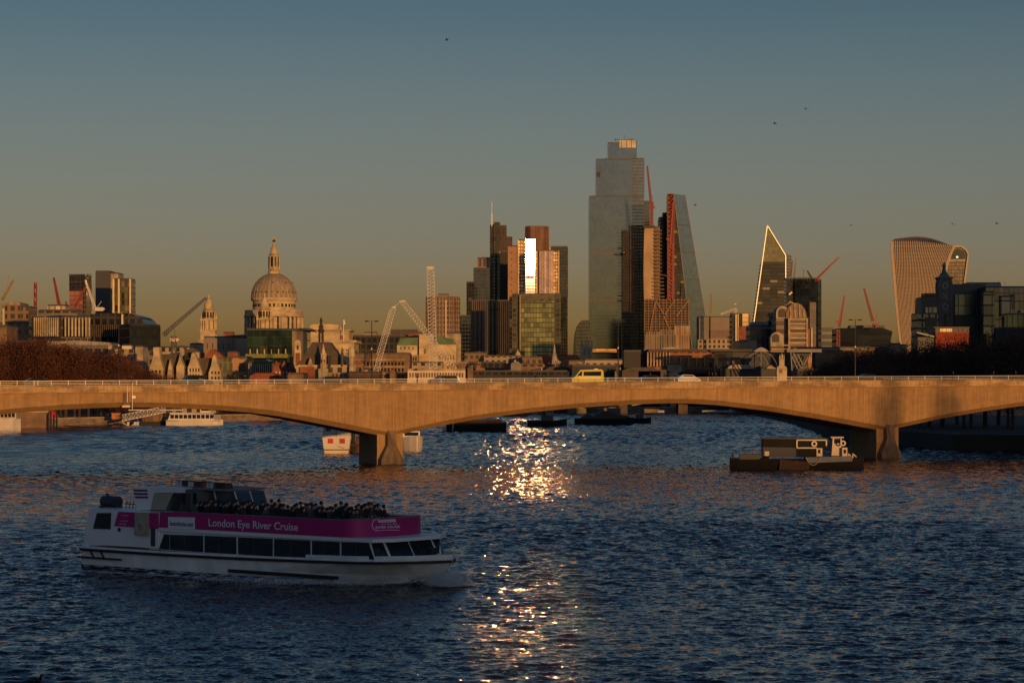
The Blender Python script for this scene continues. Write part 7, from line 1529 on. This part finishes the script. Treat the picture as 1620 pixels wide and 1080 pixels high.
# far rail bridge piers and white arch spandrels seen through the main arch
t = thing('far_bridge', 'distant dark river bridge with pale spandrel frames seen under the road bridge', 'bridge', (*P(1000, 955), 0))
wl = wloc(t); mb = MB(); a, b = at(640, 636, 955) - wl, at(1240, 636, 955) - wl; mb.box(a.x, b.x, 0, 14, 4.2, 9.5); mb.build('deck', mat('far_bridge_dark', (.03, .035, .035), .7, .3, (.2, .2, .2)), t, True)
for px in (905, 985, 1080, 1170): x = at(px, 0, 955).x - wl.x; mb = MB(); mb.box(x - 1.8, x + 1.8, -2, 14, -2, 6.5); mb.build('pier', mat('far_pier', (.10, .07, .05), .8, .3), t, True)
mb = MB()
for x0_, x1_ in ((962, 985), (1000, 1023)):
    a, b = at(x0_, 637, 952) - wl, at(x1_, 637, 952) - wl; c = at(x1_ if x0_ == 962 else x0_, 641, 952) - wl; mb.bar(a, b, .3); mb.bar(a, c, .3); mb.bar(b, c, .3)
mb.build('spandrel', GREYC, t, True)
for a0, a1 in ((1042, 1052), (1112, 1178)): mb = MB(); p, q_ = at(a0, 652.5, 950) - wl, at(a1, 649, 950) - wl; mb.box(p.x, q_.x, -1, 0, p.z, q_.z); mb.build('fender', mat('pale_fender', (.30, .34, .42), .6), t, True)

# ------------------------------------------------------------------ birds
def bird(px, py, D, label, span=1.1, rz=.4):
    p = at(px, py, D); span *= .75; m = mat('grey_feathers', (.06, .06, .06), .8)
    mb = MB(); h = span / 2
    mb.add([(0, -.22, 0), (.05, 0, .04), (0, .3, 0), (-.05, 0, .04), (0, 0, -.05)], [(0, 1, 4), (1, 2, 4), (2, 3, 4), (3, 0, 4), (0, 3, 2, 1)])
    for s in (-1, 1): mb.add([(s * .04, -.1, .02), (s * h * .5, -.12, .16), (s * h, .06, .05), (s * h * .5, .06, .14), (s * .04, .12, .02)], [(0, 1, 3, 4), (1, 2, 3)])
    o = mb.build('bird', m, None); o.location = p; o.rotation_euler = (0, .2, rz); tag(o, label, 'bird', 'birds in the sky'); return o
bird(707, 64, 260, 'small dark bird highest in the sky above the white cranes', 1.0, 1.2); bird(1275, 173, 300, 'small dark bird upper right of the pointed tower, higher of two', 1.0, .3); bird(1226, 196, 300, 'small dark bird upper right of the tallest tower, lower of two', .9, .8)
bird(1508, 355, 300, 'small dark bird just above the finned tower', 1.1, .1); bird(1577, 354, 320, 'small dark bird right of the finned tower', .9, .5); bird(1100, 325, 340, 'small dark bird right of the wedge shaped tower top', .9, .9); bird(1346, 357, 320, 'small dark bird between the pointed tower and the finned tower', .8, .2)
# waterbird near the lower left corner
t = thing('cormorant', 'dark waterbird swimming at the lower left corner', 'bird', (*P(55, 101.5), 0), R(-35))
mb = MB(); mb.smooth = True
for a, b, r0, r1 in (((-.5, 0, .02), (-.2, 0, .10), .05, .16), ((-.2, 0, .10), (.15, 0, .12), .16, .15), ((.15, 0, .12), (.32, 0, .2), .15, .07), ((.32, 0, .2), (.38, 0, .36), .07, .05), ((.38, 0, .36), (.48, 0, .40), .055, .04)): mb.bar(a, b, r0, r1, 10)
mb.build('body', mat('bird_dark', (.02, .025, .035), .5), t, True); mb = MB(); mb.bar((.47, 0, .40), (.60, 0, .37), .022, .008, 6); mb.build('beak', STEEL, t, True)

# ------------------------------------------------------------------ trees
def leaf_mat(name, col, tr=.25):
    m, nt, b, out = newmat(name); g = N(nt, 'ShaderNodeNewGeometry'); oi = N(nt, 'ShaderNodeObjectInfo')
    n1 = N(nt, 'ShaderNodeTexNoise'); n1.inputs['Scale'].default_value = 1; nt.links.new(pos(nt, (.35, .35, .35)), n1.inputs['Vector'])
    f = math_n(nt, 'MULTIPLY', ramp(nt, n1.outputs[0], .3, .7, .55, 1.45), ramp(nt, oi.outputs['Random'], 0, 1, .75, 1.25))
    v = N(nt, 'ShaderNodeVectorMath', operation='SCALE'); v.inputs[0].default_value = col; nt.links.new(f, v.inputs[3]); nt.links.new(v.outputs[0], b.inputs['Base Color']); b.inputs['Roughness'].default_value = .8
    return m
BARK = mat('bark', (.06, .04, .025), .9, .3, (1, 1, 1))
def tree_meshes(seed, lm, leaf=.34, ncl=85, per=70, open_=1.0):
    rng = np.random.default_rng(seed); mb = MB()
    mb.bar((0, 0, 0), (0, 0, .32), .026, .018, 8); tips = []
    for i in range(9):
        g = 2 * math.pi * i / 9 + rng.random(); r = .15 + .16 * rng.random(); z = .5 + .28 * rng.random(); a = Vector((0, 0, .26 + .1 * rng.random())); b = Vector((r * math.cos(g), r * math.sin(g), z)); mb.bar(a, b, .012, .005, 5)
        for j in range(3):
            c = b + Vector((rng.normal() * .09, rng.normal() * .09, .12 + .1 * rng.random())); mb.bar(b, c, .005, .002, 4); tips.append(c)
    mb.bar((0, 0, .32), (.02, 0, .8), .018, .004, 6); tm = bpy.data.meshes.new('trunk'); tm.from_pydata(mb.v, [], mb.f); tm.materials.append(BARK)
    V = []; Fc = []
    for c in range(ncl):
        th = rng.random() * 6.283; cz = rng.random() ** .8 * 2 - 1; rr = (1 - cz * cz) ** .5; q = (.55 + .45 * rng.random())
        cen = np.array([.36 * rr * math.cos(th) * q, .36 * rr * math.sin(th) * q, .60 + .38 * cz * q]); sz = .045 + .04 * rng.random()
        for k in range(per):
            p = cen + rng.normal(size=3) * sz; a = rng.normal(size=3); a /= np.linalg.norm(a); b = rng.normal(size=3); b -= a * b.dot(a); b /= np.linalg.norm(b); s = leaf / 22 * (.6 + .8 * rng.random())
            n0 = len(V); V += [tuple(p + a * s), tuple(p + b * s * .6), tuple(p - a * s), tuple(p - b * s * .6)]; Fc.append((n0, n0 + 1, n0 + 2, n0 + 3))
    cm = bpy.data.meshes.new('crown'); cm.from_pydata(V, [], Fc); cm.materials.append(lm); return tm, cm
RUSTL = leaf_mat('russet_leaves', (.085, .027, .011)); DARKL = leaf_mat('dark_twigs', (.06, .026, .014)); GREENL = leaf_mat('dark_green_leaves', (.035, .045, .018))
TR = [tree_meshes(20 + i, RUSTL, .24, 110, 110) for i in range(3)]; TD = [tree_meshes(30 + i, DARKL, .22, 110, 100) for i in range(3)]; TS = [tree_meshes(50, DARKL, .4, 26, 60), tree_meshes(51, DARKL, .4, 20, 60)]; TG_ = [tree_meshes(40, GREENL, .4, 70, 70)]
def tree(protos, i, x, y, h, wx, label, group, z=None, name='plane_tree'):
    z = (G0 if x < 30 else 3.0) if z is None else z
    t = thing(name, label, 'tree', (x, y, z), i * 1.7, group); tm, cm = protos[i % len(protos)]
    for nm, me in (('trunk', tm), ('crown', cm)):
        o = bpy.data.objects.new(nm, me); C.objects.link(o); o.parent = t
    t.scale = (wx, wx, h); return t
LEFT = [(-30, 541), (5, 538), (24, 541), (45, 534), (62, 532), (84, 538), (104, 543), (126, 550), (148, 553), (170, 552), (192, 558), (210, 569), (228, 579), (246, 585), (264, 590), (280, 593)]
rnd = random.Random(3)
for i, (px, yt) in enumerate(LEFT):
    D = 700 + (i % 3) * 16 + px * .35; h = Z(yt, D) - 3; x, y = P(px, D)
    tree(TR, i, x, y, h * 1.03, max(13, h * .95), 'russet brown tree on the north embankment left of the gabled court', 'russet trees on the north embankment')
for i, px in enumerate((20, 52, 75, 96, 118, 140, 160, 182, 205, 226, 245, 262)):
    D = 742 + (i % 4) * 9; h = rnd.uniform(15, 19) if px < 190 else 6.5; x, y = P(px, D)
    tree(TR, i + 1, x, y, h, 15, 'lower russet tree in the second row on the north embankment', 'russet trees on the north embankment')
RIGHT = [(1285, 585), (1303, 578), (1322, 570), (1342, 561), (1362, 557), (1384, 553), (1404, 556), (1426, 558), (1448, 553), (1470, 547), (1492, 549), (1514, 544), (1536, 540), (1558, 537), (1580, 541), (1602, 538), (1624, 536), (1650, 540)]
for i, (px, yt) in enumerate(RIGHT):
    D = 560 + (i % 3) * 22 - (px - 1285) * .25; h = Z(yt, D) - 3; x, y = P(px, D)
    tree(TD, i, x, y, h * 1.03, max(12, h * .9), 'dark bare brown tree in the tall south bank row behind the bridge', 'dark trees on the south bank')
for i, px in enumerate((1318, 1352, 1388, 1420, 1455, 1490, 1525, 1560, 1595)):
    D = 500 + (i % 2) * 14; x, y = P(px, D); tree(TD, i + 2, x, y, 13.5, 13, 'lower dark tree in the front row on the south bank', 'dark trees on the south bank')
x, y = P(369.5, 870); t = tree(TG_, 0, x, y, Z(577, 870) - 4.5, 13, 'single round dark green tree right of the gabled court', None, name='round_tree')
# two tall trees on the near south bank whose shade falls on the right of the bridge
for i, (px, n_h) in enumerate(((1410, 32.5), (1500, 31))):
    bxw, byw, _ = bridge_world(px, 0); L = 330; x = bxw + L * .404; y = byw - L
    tree(TS, i, x, y, n_h - 1.5, 9, ('taller' if i == 0 else 'shorter') + ' of two bare trees standing on the near south bank outside the view', 'near south bank trees')

# ------------------------------------------------------------------ bow spray and wash
FOAM = None
def foam_mat():
    m, nt, b, out = newmat('water_foam'); b.inputs['Base Color'].default_value = (.55, .58, .6, 1); b.inputs['Roughness'].default_value = .7
    n1 = N(nt, 'ShaderNodeTexNoise'); n1.inputs['Scale'].default_value = 1; n1.inputs['Detail'].default_value = 8; n1.inputs['Roughness'].default_value = .7; nt.links.new(pos(nt, (1.6, 1.6, 1.6)), n1.inputs['Vector'])
    nt.links.new(ramp(nt, n1.outputs[0], .42, .58, 0, .9), b.inputs['Alpha']); return m
def foam_sheet():
    mb = MB(); rng = random.Random(4)
    for s in (-1, 1):
        for r in range(2):
            prev = None
            for i in range(60):
                beh = i * .7; u = U1 - 1.6 - beh; off = hw(min(max(u, 0), U1 - 2.2)) + .15 + (beh * .10 if r else 0) + (.5 if r else 0)
                h = .55 * math.exp(-beh / 5) + .14 + .06 * math.sin(i * 1.9 + r)
                w = (.5 + .5 * rng.random()) * (1.3 if beh < 14 else .8)
                a = (u, s * off, h + .12 * rng.random()); b = (u, s * (off + w), .10 + h * .3)
                if prev: mb.add([prev[0], a, b, prev[1]], [(0, 1, 2, 3)])
                prev = (a, b)
    return mb.build('foam', foam_mat(), None, True)
fo = foam_sheet(); fo.location = (BOAT_LOC[0], BOAT_LOC[1], 0); fo.rotation_euler = (0, 0, BOAT_ANG); tag(fo, 'white foam along the waterline of the cruise boat', 'foam', kind='stuff')
def spray():
    rng = np.random.default_rng(9); V = []; Fc = []
    for i in range(42000):
        beh = rng.exponential(3.6) - 1.9; u = U1 - 1.5 - beh; s = -1 if rng.random() < .62 else 1
        off = hw(min(max(u, 0), U1 - 2.2)) * (1 if beh > 0 else .4) + abs(rng.normal()) * (.45 + .16 * max(0, beh)); zz = abs(rng.normal()) * .42 * math.exp(-max(0, beh) / 6) * math.exp(-abs(off - 1.2) / 5) + .12
        p = np.array([u + rng.normal() * .25, s * off, zz]); r = .010 + .024 * rng.random()
        a = rng.normal(size=3); a /= np.linalg.norm(a); b = np.cross(a, rng.normal(size=3)); b /= np.linalg.norm(b); c = np.cross(a, b)
        n0 = len(V); V += [tuple(p + a * r), tuple(p + b * r), tuple(p + c * r), tuple(p - (a + b + c) * r * .6)]; Fc += [(n0, n0 + 1, n0 + 2), (n0, n0 + 2, n0 + 3), (n0, n0 + 3, n0 + 1), (n0 + 1, n0 + 3, n0 + 2)]
    me = bpy.data.meshes.new('spray'); me.from_pydata(V, [], Fc); me.materials.append(mat('spray_drops', (.75, .78, .8), .5, .1)); o = bpy.data.objects.new('spray', me); C.objects.link(o)
    o.location = (BOAT_LOC[0], BOAT_LOC[1], 0); o.rotation_euler = (0, 0, BOAT_ANG); tag(o, 'spray thrown up by the bow of the cruise boat', 'spray', kind='stuff')
spray()
